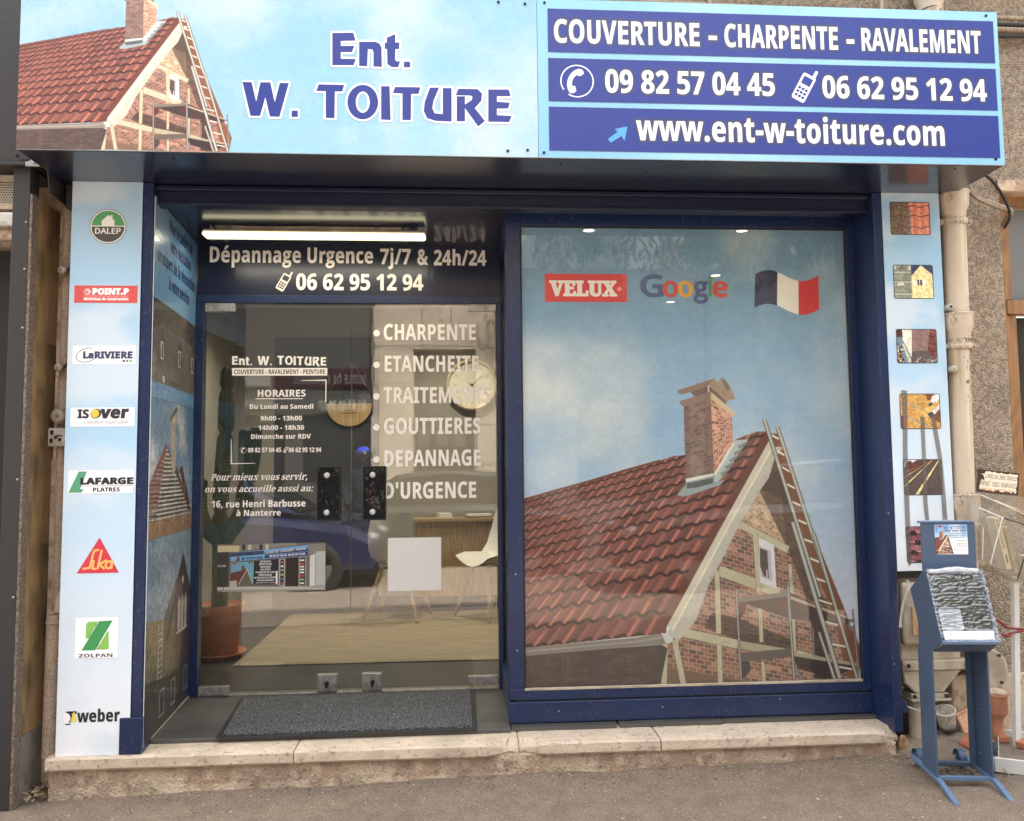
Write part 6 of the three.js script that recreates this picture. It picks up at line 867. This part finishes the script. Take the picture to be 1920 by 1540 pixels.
  const peb = []; for (let i = 0; i < 900; i++) { const x = rr(-0.25, 4.6), z = 0.03 + 0.85 * rnd() ** 1.6, q = 0.0016 + 0.0045 * rnd() ** 5; peb.push(new THREE.IcosahedronGeometry(q, 0).scale(1.2, 0.5, 1).rotateY(rr(0, 6)).translate(x, groundY(x, z) + 0.0012 + 0.022 * (fbm(x / 8, z / 8, 40, 3, 17) - 0.5), z)); }
  tag(mesh('pavement_grit', merge(peb), std({ color: lin(0.42, 0.36, 0.28), roughness: 0.95 })), 'fine pale grit strewn over the pavement before the doorstep', 'grit', null, 'stuff');
  for (const [x, z, l, w, h, c] of [[1.62, 0.5, 'small pale scrap of paper on the pavement before the entrance', 0.02, 0.012, 'white'], [3.2, 0.42, 'tiny pale scrap of litter on the pavement below the display window', 0.014, 0.01, 'whitePlastic'], [3.62, 0.5, 'thin dry twig lying on the pavement left of the stand', 0.06, 0.003, 'oak']]) { const y = groundY(x, z) + 0.022 * (fbm(x / 8, z / 8, 40, 3, 17) - 0.5); tag(mesh('litter', bb(-w / 2, 0.0, -h / 2, w / 2, 0.003, h / 2, 0.001), M[c], scene, [x, y, z], [0.05, rr(0, 3), 0.1]), l, 'litter'); }
  const dt = []; for (let i = 0; i < 900; i++) { const x = rr(0.3, 4.3), z = 0.022 + 0.16 * rnd() ** 2.4 * (0.4 + 1.2 * vnoise(x * 3, 0.5, 64, 5)), q = 0.0015 + 0.003 * rnd() ** 3; dt.push(new THREE.IcosahedronGeometry(q, 0).scale(1.3, 0.5, 1).rotateY(rr(0, 6)).translate(x, groundY(x, z) + 0.002 + 0.022 * (fbm(x / 8, z / 8, 40, 3, 17) - 0.5), z)); }
  tag(mesh('dirt', merge(dt), std({ color: lin(0.12, 0.095, 0.062), roughness: 1 })), 'dark dirt crumbs gathered along the foot of the doorstep', 'dirt', null, 'stuff');
  const gr = []; for (let i = 0; i < 260; i++) { const along = rnd(), x = along < 0.45 ? rr(2.9, 3.8) : rr(3.7, 4.3), z = along < 0.45 ? 0.024 + 0.12 * rnd() ** 2 : rr(0.0, 0.3), h = rr(0.003, 0.014); gr.push(bar([x, groundY(x, z), z], [x + rr(-0.02, 0.02), groundY(x, z) + h, z + rr(-0.01, 0.02)], 0.0022, 0.0012, 0.0005)); }
  tag(mesh('weeds', merge(gr), std({ color: lin(0.2, 0.17, 0.08), roughness: 0.9 })), 'thin dry weeds and moss along the foot of the doorstep', 'weeds', null, 'stuff');
  const lum = (name, label, cat, g, m, p, r) => { const o = mesh(name, g, m, scene, p, r); return tag(o, label, cat); };
  lum('brick_lump', 'broken reddish brick half buried in the sand heap', 'brick', roughen(metre(new RoundedBoxGeometry(0.08, 0.07, 0.06, 3, 0.01)), 0.014, 40, 8), std({ map: rep(T.terra, 3), color: lin(0.85, 0.8, 0.9), roughness: 0.95 }), [4.07, -0.05, 0.09], [0.2, 0.4, 0.5]);
  lum('tile_shard', 'pinkish tile shard leaning against the wall behind the right leg of the stand', 'shard', roughen(metre(new RoundedBoxGeometry(0.09, 0.12, 0.03, 3, 0.006)), 0.012, 40, 9), std({ map: rep(T.riser, 2), color: lin(1.2, 0.85, 0.75), roughness: 0.95 }), [4.14, 0.0, -0.04], [-0.3, 0.2, 0.3]);
  lum('mortar_lump', 'rusty lump of mortar at the right end of the doorstep', 'mortar', roughen(metre(new THREE.IcosahedronGeometry(0.04, 5).scale(0.75, 1.4, 0.7)), 0.035, 70, 10), std({ map: rep(T.riser, 3), color: lin(0.6, 0.47, 0.38), roughness: 1 }), [3.825, -0.09, -0.015], [0, 0, 0.3]);
  const cup = thing('paper_cup', 'tilted dirty white cup on the sand heap', 'cup', [4.035, 0.0, -0.02]); cup.rotation.set(0.25, 0, 0.28);
  mesh('cup', lathe([[0.001, 0], [0.035, 0], [0.044, 0.085], [0.046, 0.087], [0.042, 0.086], [0.033, 0.006], [0.001, 0.006]], 28), M.whitePlastic, cup); mesh('rim', new THREE.TorusGeometry(0.044, 0.004, 8, 28).rotateX(Math.PI / 2).translate(0, 0.087, 0), M.whitePlastic, cup); mesh('base_ring', new THREE.TorusGeometry(0.037, 0.007, 8, 28).rotateX(Math.PI / 2), M.black, cup);
  // white wooden tray frame
  const wf = thing('planter_tray', 'flat white wooden tray frame with soil at the right edge', 'tray', [4.3, groundY(4.3, 0.1), 0.06], -0.5);
  for (const [a, b] of [[[-0.12, 0.03, -0.16], [-0.12, 0.03, 0.3]], [[0.22, 0.03, -0.16], [0.22, 0.03, 0.3]], [[-0.11, 0.03, 0.29], [0.21, 0.03, 0.29]], [[-0.11, 0.03, -0.15], [0.21, 0.03, -0.15]]]) mesh('side_board', bar(a, b, 0.014, 0.06, 0.002), M.white, wf);
  mesh('soil', roughen(metre(new THREE.BoxGeometry(0.32, 0.03, 0.43, 30, 1, 30).translate(0.05, 0.018, 0.07)), 0.03, 40, 11), M.soil, wf);
  for (let i = 0; i < 3; i++) mesh('brick_piece', roughen(metre(new RoundedBoxGeometry(0.05, 0.03, 0.035, 2, 0.006)), 0.01, 50, 30 + i), M.terra, wf, [-0.04 + 0.07 * i, 0.045, -0.05 + 0.05 * i], [0, i, 0.1]);
  const cw = thing('caster_wheel', 'loose black caster wheel lying beside the blue stand', 'wheel', [4.135, -0.06, 0.16], 0.9);
  mesh('tyre', metre(new THREE.TorusGeometry(0.03, 0.014, 12, 28)), M.rubber, cw); mesh('hub', [cyl(0.022, 0.022, 0.02).rotateX(Math.PI / 2), cyl(0.008, 0.008, 0.03).rotateX(Math.PI / 2)], M.rustPipe, cw);
  tag(mesh('loose_string', metre(tube([[4.1, -0.105, 0.3], [4.085, -0.06, 0.27], [4.1, -0.02, 0.24], [4.115, 0.03, 0.22]], 0.0022, 6)), M.whitePlastic), 'thin white string beside the caster wheel', 'string');
}
// ---------------------------------------------------------------- the blue steel stand
{
  const k = thing('leaflet_stand', 'blue steel leaflet stand on castors with sloping tray wrapped in clear film', 'stand', [3.852, groundY(3.85, 0.33) - 0.0, 0.33], -0.12);
  const Y0 = 0.0, side = [[0.02, 0.885], [-0.11, 0.79], [-0.045, 0.66], [-0.05, 0.535], [0.085, 0.56], [0.165, 0.618], [0.055, 0.89]];
  for (const s of [-1, 1]) {
    mesh('side_plate', prism(side.map(([z, y]) => [-z, y]), 0.006).rotateY(Math.PI / 2).translate(s * 0.112 - 0.003, 0, 0), M.kiosk, k);
    mesh('leg', [bb(s * 0.112 - 0.004, 0.035, -0.06, s * 0.112 + 0.004, 0.555, 0.07, 0.002), bb(s * 0.112 + (s > 0 ? -0.03 : 0.0045), 0.035, -0.06, s * 0.112 + (s > 0 ? -0.0045 : 0.03), 0.54, -0.054, 0.001)], M.kiosk, k);
    const pts = [[s * 0.112, 0.045, -0.17], [s * 0.112, 0.036, 0.05], [s * 0.112, 0.03, 0.1], [s * 0.112, 0.018, 0.14], [s * 0.112, -0.002, 0.2], [s * 0.112, -0.006, 0.23]];
    mesh('foot_rail', [bar(pts[0], pts[1], 0.022, 0.016, 0.003), bar(pts[1], pts[2], 0.022, 0.016, 0.003), bar(pts[2], pts[3], 0.022, 0.016, 0.003), bar(pts[3], pts[4], 0.022, 0.016, 0.003), bar(pts[4], pts[5], 0.022, 0.014, 0.003)], M.kioskEdge, k);
    const w = mesh('castor_guard', metre(new THREE.CylinderGeometry(0.037, 0.037, 0.03, 24, 1, true, 0, Math.PI).rotateZ(Math.PI / 2).rotateX(-Math.PI / 2 + Math.PI / 2).translate(s * 0.09, 0.045, -0.16)), std({ color: M.kiosk.color, roughness: 0.5, side: THREE.DoubleSide }), k);
    mesh('castor', metre(new THREE.TorusGeometry(0.022, 0.01, 10, 24).rotateY(Math.PI / 2).translate(s * 0.09, 0.034, -0.16)), M.kiosk, k);
  }
  mesh('cross_bar', bar([-0.108, 0.036, 0.055], [0.108, 0.036, 0.055], 0.018, 0.018, 0.003), M.kioskEdge, k);
  mesh('cross_bar', bar([-0.108, 0.04, -0.1], [0.108, 0.04, -0.1], 0.02, 0.02, 0.003), M.kiosk, k);
  const tl = [0.055, 0.89], bl = [0.165, 0.618];
  mesh('tray_floor', bar([0, tl[1] - 0.012, tl[0] - 0.006], [0, bl[1] - 0.0, bl[0] - 0.014], 0.216, 0.004, 0.001), std({ color: lin(0.022, 0.024, 0.018), roughness: 0.35 }), k);
  mesh('tray_lip', bb(-0.114, 0.606, 0.152, 0.114, 0.622, 0.17, 0.004), M.kioskEdge, k);
  mesh('tray_top_rail', bb(-0.108, 0.868, 0.024, 0.108, 0.89, 0.05, 0.003), M.kioskEdge, k);
  mesh('under_panel', [bar([0, 0.607, 0.16], [0, 0.562, 0.086], 0.216, 0.004, 0.001), bar([0, 0.561, 0.083], [0, 0.537, -0.045], 0.216, 0.004, 0.001)], M.kiosk, k);
  mesh('back_plate', bb(-0.112, 0.886, 0.008, 0.116, 1.09, 0.014, 0.002), M.kiosk, k);
  mesh('top_rod', bar([-0.125, 1.094, 0.012], [0.112, 1.094, 0.012], 0.014, 0.01, 0.004), M.kioskEdge, k);
  mesh('screw', [cyl(0.003, 0.003, 0.004).rotateZ(Math.PI / 2).translate(0.098, 0.3, 0.0), cyl(0.003, 0.003, 0.004).rotateZ(Math.PI / 2).translate(0.098, 0.12, 0.0)], M.galv, k);
  // printed sheet in the tray and the crinkled film over it
  const N = V(0, Math.sin(Math.atan2(0.11, 0.272)), 0); const dir = V(0, bl[1] - tl[1], bl[0] - tl[0]).normalize(), nor = V(0, -dir.z, dir.y).multiplyScalar(-1), onTray = (u, v, h) => V(u, 0, 0).add(V(0, tl[1], tl[0])).addScaledVector(dir, v).addScaledVector(nor, h);
  const grid = (x0, x1, v0, v1, nx, ny, fn) => { const pos = [], idx = [], uv = []; for (let j = 0; j <= ny; j++) for (let i = 0; i <= nx; i++) { const u = lerp(x0, x1, i / nx), v = lerp(v0, v1, j / ny); onTray(u, v, fn(u, v)).toArray(pos, pos.length); uv.push(i / nx, 1 - j / ny); } for (let j = 0; j < ny; j++) for (let i = 0; i < nx; i++) { const a = j * (nx + 1) + i; idx.push(a, a + nx + 1, a + 1, a + 1, a + nx + 1, a + nx + 2); } const g = new THREE.BufferGeometry(); g.setAttribute('position', new THREE.Float32BufferAttribute(pos, 3)); g.setAttribute('uv', new THREE.Float32BufferAttribute(uv, 2)); g.setIndex(idx); g.computeVertexNormals(); return g; };
  const lc = art(0, 0, 0.085, 0.09, 3000, (A, g) => { g.fillStyle = '#9aa0a4'; g.fillRect(0, 0, 999, 999); g.fillStyle = '#7b8286'; for (let i = 0; i < 9; i++) g.fillRect(16, 16 + i * 26, 90 + (i * 53) % 120, 9); });
  mesh('sheet', grid(-0.1, -0.012, 0.16, 0.245, 2, 2, () => -0.002), printMat(lc, { roughness: 0.5 }), k);
  mesh('film_glare', grid(-0.1, 0.1, 0.25, 0.285, 2, 2, () => 0.0), M.white, k);  // white strip standing in for the bright reflection at the film's lower edge
  const L = dir.length() * Math.hypot(0.11, 0.272);
  const film = grid(-0.118, 0.118, -0.008, L + 0.006, 110, 130, (u, v) => { const a = u * 6 + 3, b = v * 6, edge = Math.max(smooth(Math.abs(u), 0.085, 0.118), smooth(v, L - 0.03, L), 1 - smooth(v, 0, 0.03)); const n = fbm(a / 8, b / 8 * 3, 36, 2, 401), m = fbm(a / 8, b / 8 * 2.4, 90, 2, 407); const rd = (q) => Math.abs(2 * q - 1); return 0.004 + 0.0032 * rd(n) + 0.0009 * rd(m) + 0.03 * smooth(v, 0.225, 0.3) ** 2 + edge * 0.01 * (fbm(a / 8, b / 8, 200, 2, 409) - 0.6); });
  mesh('clear_film', film, phy({ color: lin(0.96, 0.97, 0.97), roughness: 0.03, transmission: 1, thickness: 0, ior: 2.1 }), k);
  mesh('film_roll', roughen(metre(new THREE.CylinderGeometry(0.009, 0.011, 0.2, 20, 30).rotateZ(Math.PI / 2).translate(-0.015, 0.892, 0.06)), 0.02, 90, 12), phy({ color: lin(0.93, 0.94, 0.95), roughness: 0.05, transmission: 0.6, thickness: 0, ior: 1.9 }), k);
  const card = art(0, 0, 0.15, 0.108, 3200, (A, g, X, Y) => { skyPrint(g, A.c.width, A.c.height, [104, 158, 214], [250, 250, 250], [235, 240, 245], { f: 1, seed: 2, mid: [176, 206, 234], midAt: 0.35 }); const P = (x, y) => [(x - 1327) * 0.72 + 100, (y - 1293) * 0.46 + 346]; house(g, P, 0.55, 1.1); g.fillStyle = '#fbfafa'; poly(g, [[X(0.085), Y(0)], [X(0.15), Y(0)], [X(0.15), Y(0.06)], [X(0.065), Y(0.06)]], '#fafafa'); g.fillStyle = '#c8443c'; g.fillRect(X(0.018), Y(0.1045), 50, 24); for (let i = 0; i < 3; i++) { g.strokeStyle = '#3a4a6a'; g.lineWidth = 4; g.beginPath(); g.arc(X(0.009), Y(0.1 - i * 0.009), 8, 0, 6.3); g.stroke(); } inkM(A, 'Ent. W. TOITURE', 0.045, 0.145, 0.089, 0.012, { color: '#2b2a4a', font: 'reg', heavy: 2 }); for (let i = 0; i < 3; i++) { g.fillStyle = '#3e416e'; g.fillRect(X(0.047 + i * 0.034), Y(0.086), 90, 12); } const tl_ = ['ENTRETIEN - RÉNOVATION - ZINGUERIE', 'RECHERCHE DE FUITE - ISOLATION', 'NETTOYAGE DE TOITURE']; tl_.forEach((s, i) => inkM(A, s, 0.062 + i * 0.004, 0.143 - i * 0.004, 0.073 - i * 0.0075, 0.004, { color: '#1f3a5e' })); inkM(A, 'Du lundi au samedi', 0.095, 0.14, 0.048, 0.0036, { color: '#333' }); inkM(A, '09 82 57 04 45', 0.1, 0.145, 0.035, 0.0042, { color: '#222' }); inkM(A, '06 62 95 12 94', 0.1, 0.145, 0.027, 0.0042, { color: '#222' }); inkM(A, 'www.ent-w-toiture.com', 0.085, 0.146, 0.017, 0.004, { color: '#b8433c' }); });
  decal('card', -0.055, 0.955, 0.082, 1.083, 0.0152, printMat(card, { roughness: 0.3 }), k, 'printed card with house picture taped on the back plate');
}
// ---------------------------------------------------------------- across the street (seen as reflections in the glass)
{
  const Z = 9, pale = std({ map: rep(T.stone, 0.6), color: lin(1.0, 1.0, 0.98), roughness: 0.85 }), dull = std({ color: lin(0.08, 0.075, 0.068), roughness: 0.85 }), dark = std({ color: lin(0.012, 0.013, 0.016), roughness: 0.25 }), maroon = std({ color: lin(0.05, 0.012, 0.016), roughness: 0.5 });
  const bk = (x0, y0, x1, y1, z0 = Z, z1 = Z + 0.4) => bb(x0, y0, z0, x1, y1, z1, 0);
  const sign = (s, x0, x1, y, h, m, parent, col, bg) => { const w = Math.abs(x1 - x0), c = art(0, 0, w, h * 1.6, 260, (A, g) => { g.fillStyle = bg; g.fillRect(0, 0, 9999, 9999); inkM(A, s, w * 0.04, w * 0.96, h * 0.32, h, { color: col }); }); const o = mesh('sign_board', new THREE.PlaneGeometry(w, h * 1.6).rotateY(Math.PI), printMat(c, { roughness: 0.5 }), parent, [(x0 + x1) / 2, y, Z - 0.03]); return o; };
  const a = thing('opposite_building', 'dark fronted driving school building across the street', 'building', [0, 0, 0]);
  mesh('wall', [bk(-14, -0.3, 0.2, 1.0), bk(-14, 2.2, 0.2, 8.5), bk(-14, 1.0, -3.4, 2.2), bk(-1.3, 1.0, -1.0, 2.2)], dull, a);
  mesh('shop_window', bk(-3.4, 1.0, -1.31, 2.19, Z + 0.1, Z + 0.12), dark, a); mesh('shop_window', bk(-0.99, 1.0, 0.19, 2.19, Z + 0.1, Z + 0.12), dark, a);
  mesh('fascia', bk(-1.5, 2.66, 0.2, 3.02, Z - 0.02, Z - 0.001), maroon, a);
  sign('ECOLE DE CONDUITE', 0.15, -1.2, 2.82, 0.16, null, a, '#77706e', '#35161b'); sign('CER DES DEUX', -1.55, -2.3, 2.8, 0.14, null, a, '#a8a29a', '#7d776c'); sign('01 47 49 39 37', 0.15, -0.75, 2.36, 0.16, null, a, '#b5b2ac', '#55524c'); sign('WWW.GARE', -1.5, -2.3, 2.4, 0.1, null, a, '#8d887e', '#6a655c');
  for (const x of [-12, -9.5, -7, -4.5, -2]) mesh('window', bk(x, 4.4, x + 1.1, 6.2, Z - 0.04, Z - 0.001), dark, a);
  const b = thing('opposite_building', 'pale stone house with square columns across the street', 'building', [0, 0, 0]);
  mesh('column', bk(0.24, -0.3, 0.95, 3.35, Z - 0.1), pale, b); mesh('column', bk(2.06, -0.3, 2.6, 3.35, Z - 0.1), pale, b); mesh('lintel', bk(0.24, 3.355, 2.6, 8.6, Z - 0.1), pale, b);
  for (let i = 0; i < 5; i++) mesh('joint', bk(0.24, 0.6 + i * 0.7, 2.6, 0.612 + i * 0.7, Z - 0.104, Z - 0.1), dull, b); for (const x of [1.1, 1.62]) mesh('joint', bk(x, 3.36, x + 0.012, 4.1, Z - 0.104, Z - 0.1), dull, b);
  mesh('shop_window', bk(0.955, -0.3, 2.055, 3.34, Z + 0.2, Z + 0.25), dark, b); for (const x of [1.02, 1.34, 1.66]) mesh('poster', bk(x, 1.62, x + 0.2, 1.95, Z + 0.17, Z + 0.18), dull, b);
  const c = thing('opposite_building', 'cream rendered house with tailor and nurse shop fronts across the street', 'building', [0, 0, 0]);
  mesh('wall', [bk(2.6, -0.3, 14, 0.7), bk(2.6, 2.2, 14, 9), bk(2.6, 0.7, 3.7, 2.2), bk(5.6, 0.7, 6.7, 2.2), bk(7.15, 0.7, 7.4, 2.2), bk(8.4, 0.7, 14, 2.2)], std({ color: lin(0.2, 0.195, 0.185), roughness: 0.9 }), c);
  mesh('shop_window', bk(3.7, 0.7, 5.59, 2.19, Z + 0.1, Z + 0.12), dark, c); mesh('shop_window', bk(6.71, 0.7, 7.14, 2.19, Z + 0.1, Z + 0.12), dark, c); mesh('shop_window', bk(7.41, 0.7, 8.39, 2.19, Z + 0.1, Z + 0.12), dark, c);
  sign('RETOUCHERIE', 5.5, 4.05, 2.47, 0.15, null, c, '#55565c', '#98968f'); sign('CABINET INFIRMIER', 8.2, 6.95, 2.5, 0.13, null, c, '#55565c', '#98968f');
  mesh('upper_wall', bk(2.7, 4.55, 8.6, 8.8, Z - 0.05, Z - 0.001), std({ color: lin(0.74, 0.72, 0.67), roughness: 0.9 }), c);
  for (const x of [9.5, 12]) mesh('window', bk(x, 4.4, x + 1.1, 6.2, Z - 0.04, Z - 0.001), dark, c);
  // street tree
  const t = thing('street_tree', 'leafy street tree across the road mirrored in the display window', 'tree', [5.6, -0.2, 7.8]);
  mesh('trunk', metre(roughen(metre(new THREE.CylinderGeometry(0.09, 0.16, 4.4, 14, 12).translate(0, 2.2, 0)), 0.05, 20, 14)), std({ color: lin(0.09, 0.075, 0.06), roughness: 1, bumpMap: rep(T.fine, 3), bumpScale: 0.01 }), t);
  for (let i = 0; i < 7; i++) mesh('branch', metre(tube([[0, 3.6 + 0.1 * i, 0], [rr(-1, 1), 4.6, rr(-0.3, 0.3)], [rr(-3, 3), 5.5 + rr(-0.3, 0.8), rr(-0.6, 0.6)]], 0.04, 7)), M.windowWood, t);
  const leaf = new THREE.PlaneGeometry(0.05, 0.16, 1, 3); { const P = leaf.attributes.position; for (let i = 0; i < P.count; i++) { const q = P.getY(i) / 0.08; P.setX(i, P.getX(i) * (1 - 0.85 * q * q)); P.setZ(i, -0.02 * q * q); } leaf.computeVertexNormals(); }
  const n = 5200, im = new THREE.InstancedMesh(leaf, std({ color: lin(0.045, 0.07, 0.03), roughness: 0.7, side: THREE.DoubleSide }), n), m4 = new THREE.Matrix4(), e = new THREE.Euler(), qq = new THREE.Quaternion();
  const cl = [...Array(34)].map(() => [rr(-2.9, 3.1), rr(4.55, 6.6), rr(-0.8, 0.8), rr(0.25, 0.55)]);
  for (let i = 0; i < n; i++) { const k = cl[i % cl.length], r = k[3] * Math.cbrt(rnd()), th = rr(0, 6.283), ph = Math.acos(rr(-1, 1)); m4.compose(V(k[0] + r * Math.sin(ph) * Math.cos(th), k[1] + r * Math.cos(ph) * 0.9 - 0.15 * rnd(), k[2] + r * Math.sin(ph) * Math.sin(th)), qq.setFromEuler(e.set(rr(-0.9, 0.9), rr(0, 6.3), rr(-0.7, 0.7) + Math.PI)), V(1, rr(0.7, 1.3), 1)); im.setMatrixAt(i, m4); }
  im.name = 'crown'; im.castShadow = true; im.userData.kind = 'stuff'; t.add(im);
  const t2 = thing('street_tree', 'dense dark tree across the street mirrored in the film of the stand', 'tree', [10.6, -0.2, 7.9]);
  mesh('trunk', metre(roughen(metre(new THREE.CylinderGeometry(0.12, 0.2, 3.4, 14, 12).translate(0, 1.7, 0)), 0.05, 20, 15)), M.windowWood, t2);
  const im2 = new THREE.InstancedMesh(leaf, im.material, 9000), cl2 = [...Array(40)].map(() => [rr(-2.6, 2.6), rr(3.0, 8.2), rr(-0.8, 1.2), rr(0.6, 1.0)]);
  for (let i = 0; i < 9000; i++) { const k = cl2[i % 40], r = k[3] * Math.cbrt(rnd()), th = rr(0, 6.283), ph = Math.acos(rr(-1, 1)); m4.compose(V(k[0] + r * Math.sin(ph) * Math.cos(th), k[1] + r * Math.cos(ph), k[2] + r * Math.sin(ph) * Math.sin(th)), qq.setFromEuler(e.set(rr(-1, 1), rr(0, 6.3), rr(-1, 1))), V(2.6, 1.6, 1)); im2.setMatrixAt(i, m4); }
  im2.name = 'crown'; im2.castShadow = true; im2.userData.kind = 'stuff'; t2.add(im2);
  // people on the street behind the viewpoint, seen in the glass
  const figure = (label, x, z, turn, arms, cloth, helmet) => {
    const gy = groundY(x, z), o = thing('person', label, 'person', [x, gy, z], turn);
    const J = [[[0, 0.95, 0], 0.135, [0, 1.2, 0.0], 0.13], [[0, 1.2, 0], 0.13, [0, 1.38, -0.01], 0.125], [[-0.15, 1.4, 0], 0.075, [0.15, 1.4, 0], 0.075], [[0, 1.42, 0], 0.055, [0, 1.55, 0.01], 0.05], [[0, 1.6, 0.01], 0.085, [0, 1.68, 0.0], 0.095]];
    for (const s of [-1, 1]) { J.push([[s * 0.09, 0.93, 0], 0.1, [s * 0.1, 0.5, 0.02], 0.068], [[s * 0.1, 0.5, 0.02], 0.065, [s * 0.11, 0.09, -0.02], 0.045], [[s * 0.11, 0.06, -0.03], 0.045, [s * 0.12, 0.04, 0.14], 0.036]);
      const [el, ha] = arms(s); J.push([[s * 0.18, 1.4, 0], 0.062, el, 0.048], [el, 0.047, ha, 0.034], [ha, 0.034, [ha[0] - s * 0.01, ha[1] + 0.05, ha[2] + 0.05], 0.028]); }
    const N_ = 54, mc = new MarchingCubes(N_, new THREE.MeshStandardMaterial(), false, false, 60000), S = 0.95, cy = 0.9, pt = V(), ab = V(), ap = V();
    const seg = J.map(([a, ra, b, rb]) => ({ a: V(...a), ab: V(...b).sub(V(...a)), ra, rb }));
    for (let k = 0; k < N_; k++) for (let j = 0; j < N_; j++) for (let i = 0; i < N_; i++) { pt.set((i - N_ / 2) / (N_ / 2) * S, cy + (j - N_ / 2) / (N_ / 2) * S, (k - N_ / 2) / (N_ / 2) * S); let acc = 0; for (const q of seg) { ap.copy(pt).sub(q.a); const t = clamp(ap.dot(q.ab) / q.ab.lengthSq(), 0, 1), d = ap.addScaledVector(q.ab, -t).length() - lerp(q.ra, q.rb, t); if (d < 0.4) acc += Math.exp(-d * 34); } mc.field[i + j * N_ + k * N_ * N_] = acc > 0 ? Math.log(acc) / 34 : -0.4; }
    mc.isolation = 0; mc.update(); const g = new THREE.BufferGeometry(); g.setAttribute('position', new THREE.Float32BufferAttribute(mc.positionArray.slice(0, mc.count * 3), 3)); g.scale(S, S, S).translate(0, cy, 0); const w = mergeVertices(g, 1e-4); w.computeVertexNormals();
    mesh('body', metre(w), cloth, o);
    const skin = std({ color: lin(0.42, 0.26, 0.19), roughness: 0.6 });
    mesh('face', metre(new THREE.SphereGeometry(0.088, 24, 18).scale(0.85, 1.15, 0.95).translate(0, 1.66, 0.022)), skin, o); for (const s of [-1, 1]) mesh('eye', at(new THREE.SphereGeometry(0.011, 10, 8), s * 0.03, 1.675, 0.1), M.black, o); mesh('nose', at(new THREE.ConeGeometry(0.014, 0.04, 10), 0, 1.65, 0.108), skin, o); mesh('mouth', bb(-0.022, 1.612, 0.094, 0.022, 1.618, 0.1, 0.002), std({ color: lin(0.2, 0.06, 0.05), roughness: 0.6 }), o);
    if (helmet) { mesh('helmet', new THREE.SphereGeometry(0.145, 32, 20, 0, 6.2832, 0, 1.75).scale(0.95, 1.02, 1.08).translate(0, 1.68, -0.015), phy({ color: lin(0.012, 0.012, 0.014), roughness: 0.2, clearcoat: 1 }), o); mesh('helmet_stripe', new THREE.SphereGeometry(0.1475, 24, 12, 0.5, 2.1, 0.25, 0.75).scale(0.95, 1.02, 1.08).translate(0, 1.68, -0.015), phy({ color: lin(0.02, 0.06, 0.9), roughness: 0.25, clearcoat: 1 }), o); }
    else mesh('hair', new THREE.SphereGeometry(0.108, 24, 14, 0, 6.2832, 0, 1.5).scale(0.95, 1.05, 1.08).translate(0, 1.69, -0.02), std({ color: lin(0.03, 0.025, 0.02), roughness: 0.8 }), o);
  };
  figure('rider in dark clothes and black helmet with blue stripe, standing behind the dark blue car', 0.33, 6.75, Math.PI, (s) => [[s * 0.27, 1.14, 0.03], [s * 0.2, 0.95, 0.2]], std({ color: lin(0.012, 0.014, 0.03), roughness: 0.7 }), true);
  // parked cars
  const car = (x, z, col, dir, label) => {
    const o = thing('parked_car', label, 'car', [x, groundY(x, z) - 0.02, z], dir > 0 ? 0 : Math.PI), paint = phy({ color: col, roughness: 0.35, clearcoat: 1, clearcoatRoughness: 0.04 });
    const body = [[-2.1, 0.32], [-2.12, 0.75], [-1.95, 0.92], [-1.35, 0.98], [0.75, 0.96], [1.75, 0.82], [2.08, 0.66], [2.12, 0.4], [2.05, 0.26], [-2.0, 0.24]], top = [[-1.75, 0.97], [-1.35, 1.4], [-0.3, 1.5], [0.35, 1.44], [1.15, 0.95]];
    mesh('body', prism(body, 1.74, 0.1).translate(0, 0, -0.87), paint, o); mesh('cabin', prism(top, 1.5, 0.12).translate(0, 0, -0.75), paint, o);
    mesh('windscreen', bar([0.47, 1.4, 0], [1.12, 1.0, 0], 1.3, 0.02, 0.01), dark, o); for (const s of [-1, 1]) { mesh('side_window', prism([[-1.5, 1.0], [-1.2, 1.36], [-0.3, 1.43], [0.28, 1.38], [0.9, 1.0]], 0.02).translate(0, 0, s > 0 ? 0.735 : -0.755), dark, o); mesh('headlight', metre(new THREE.SphereGeometry(0.13, 20, 12).scale(0.8, 0.6, 1.4).translate(2.0, 0.66, s * 0.62)), phy({ color: lin(0.6, 0.62, 0.65), roughness: 0.05, metalness: 0.6, clearcoat: 1 }), o); for (const wx of [-1.35, 1.35]) { const w = mesh('wheel', metre(new THREE.TorusGeometry(0.25, 0.08, 12, 32).translate(wx, 0.32, s * 0.82)), M.rubber, o); mesh('rim', metre(cyl(0.2, 0.2, 0.1).rotateX(Math.PI / 2).translate(wx, 0.32, s * 0.82)), M.galv, w); } }
    mesh('grille', bb(2.085, 0.36, -0.5, 2.14, 0.56, 0.5, 0.02), M.black, o); mesh('bumper_strip', bb(2.0, 0.26, -0.8, 2.16, 0.33, 0.8, 0.02), M.black, o);
  };
  car(-1.35, 5.6, lin(0.009, 0.014, 0.075), 1, 'dark blue parked car mirrored low in the left door leaf');
  car(5.7, 5.5, lin(0.015, 0.016, 0.018), -1, 'added black parked car that darkens the reflection low in the display window');  // added to keep the bright road out of the window reflection
  car(1.3, 7.5, lin(0.018, 0.019, 0.022), -1, 'dark grey parked car mirrored in the right door leaf');
}
renderer.render(scene, camera);
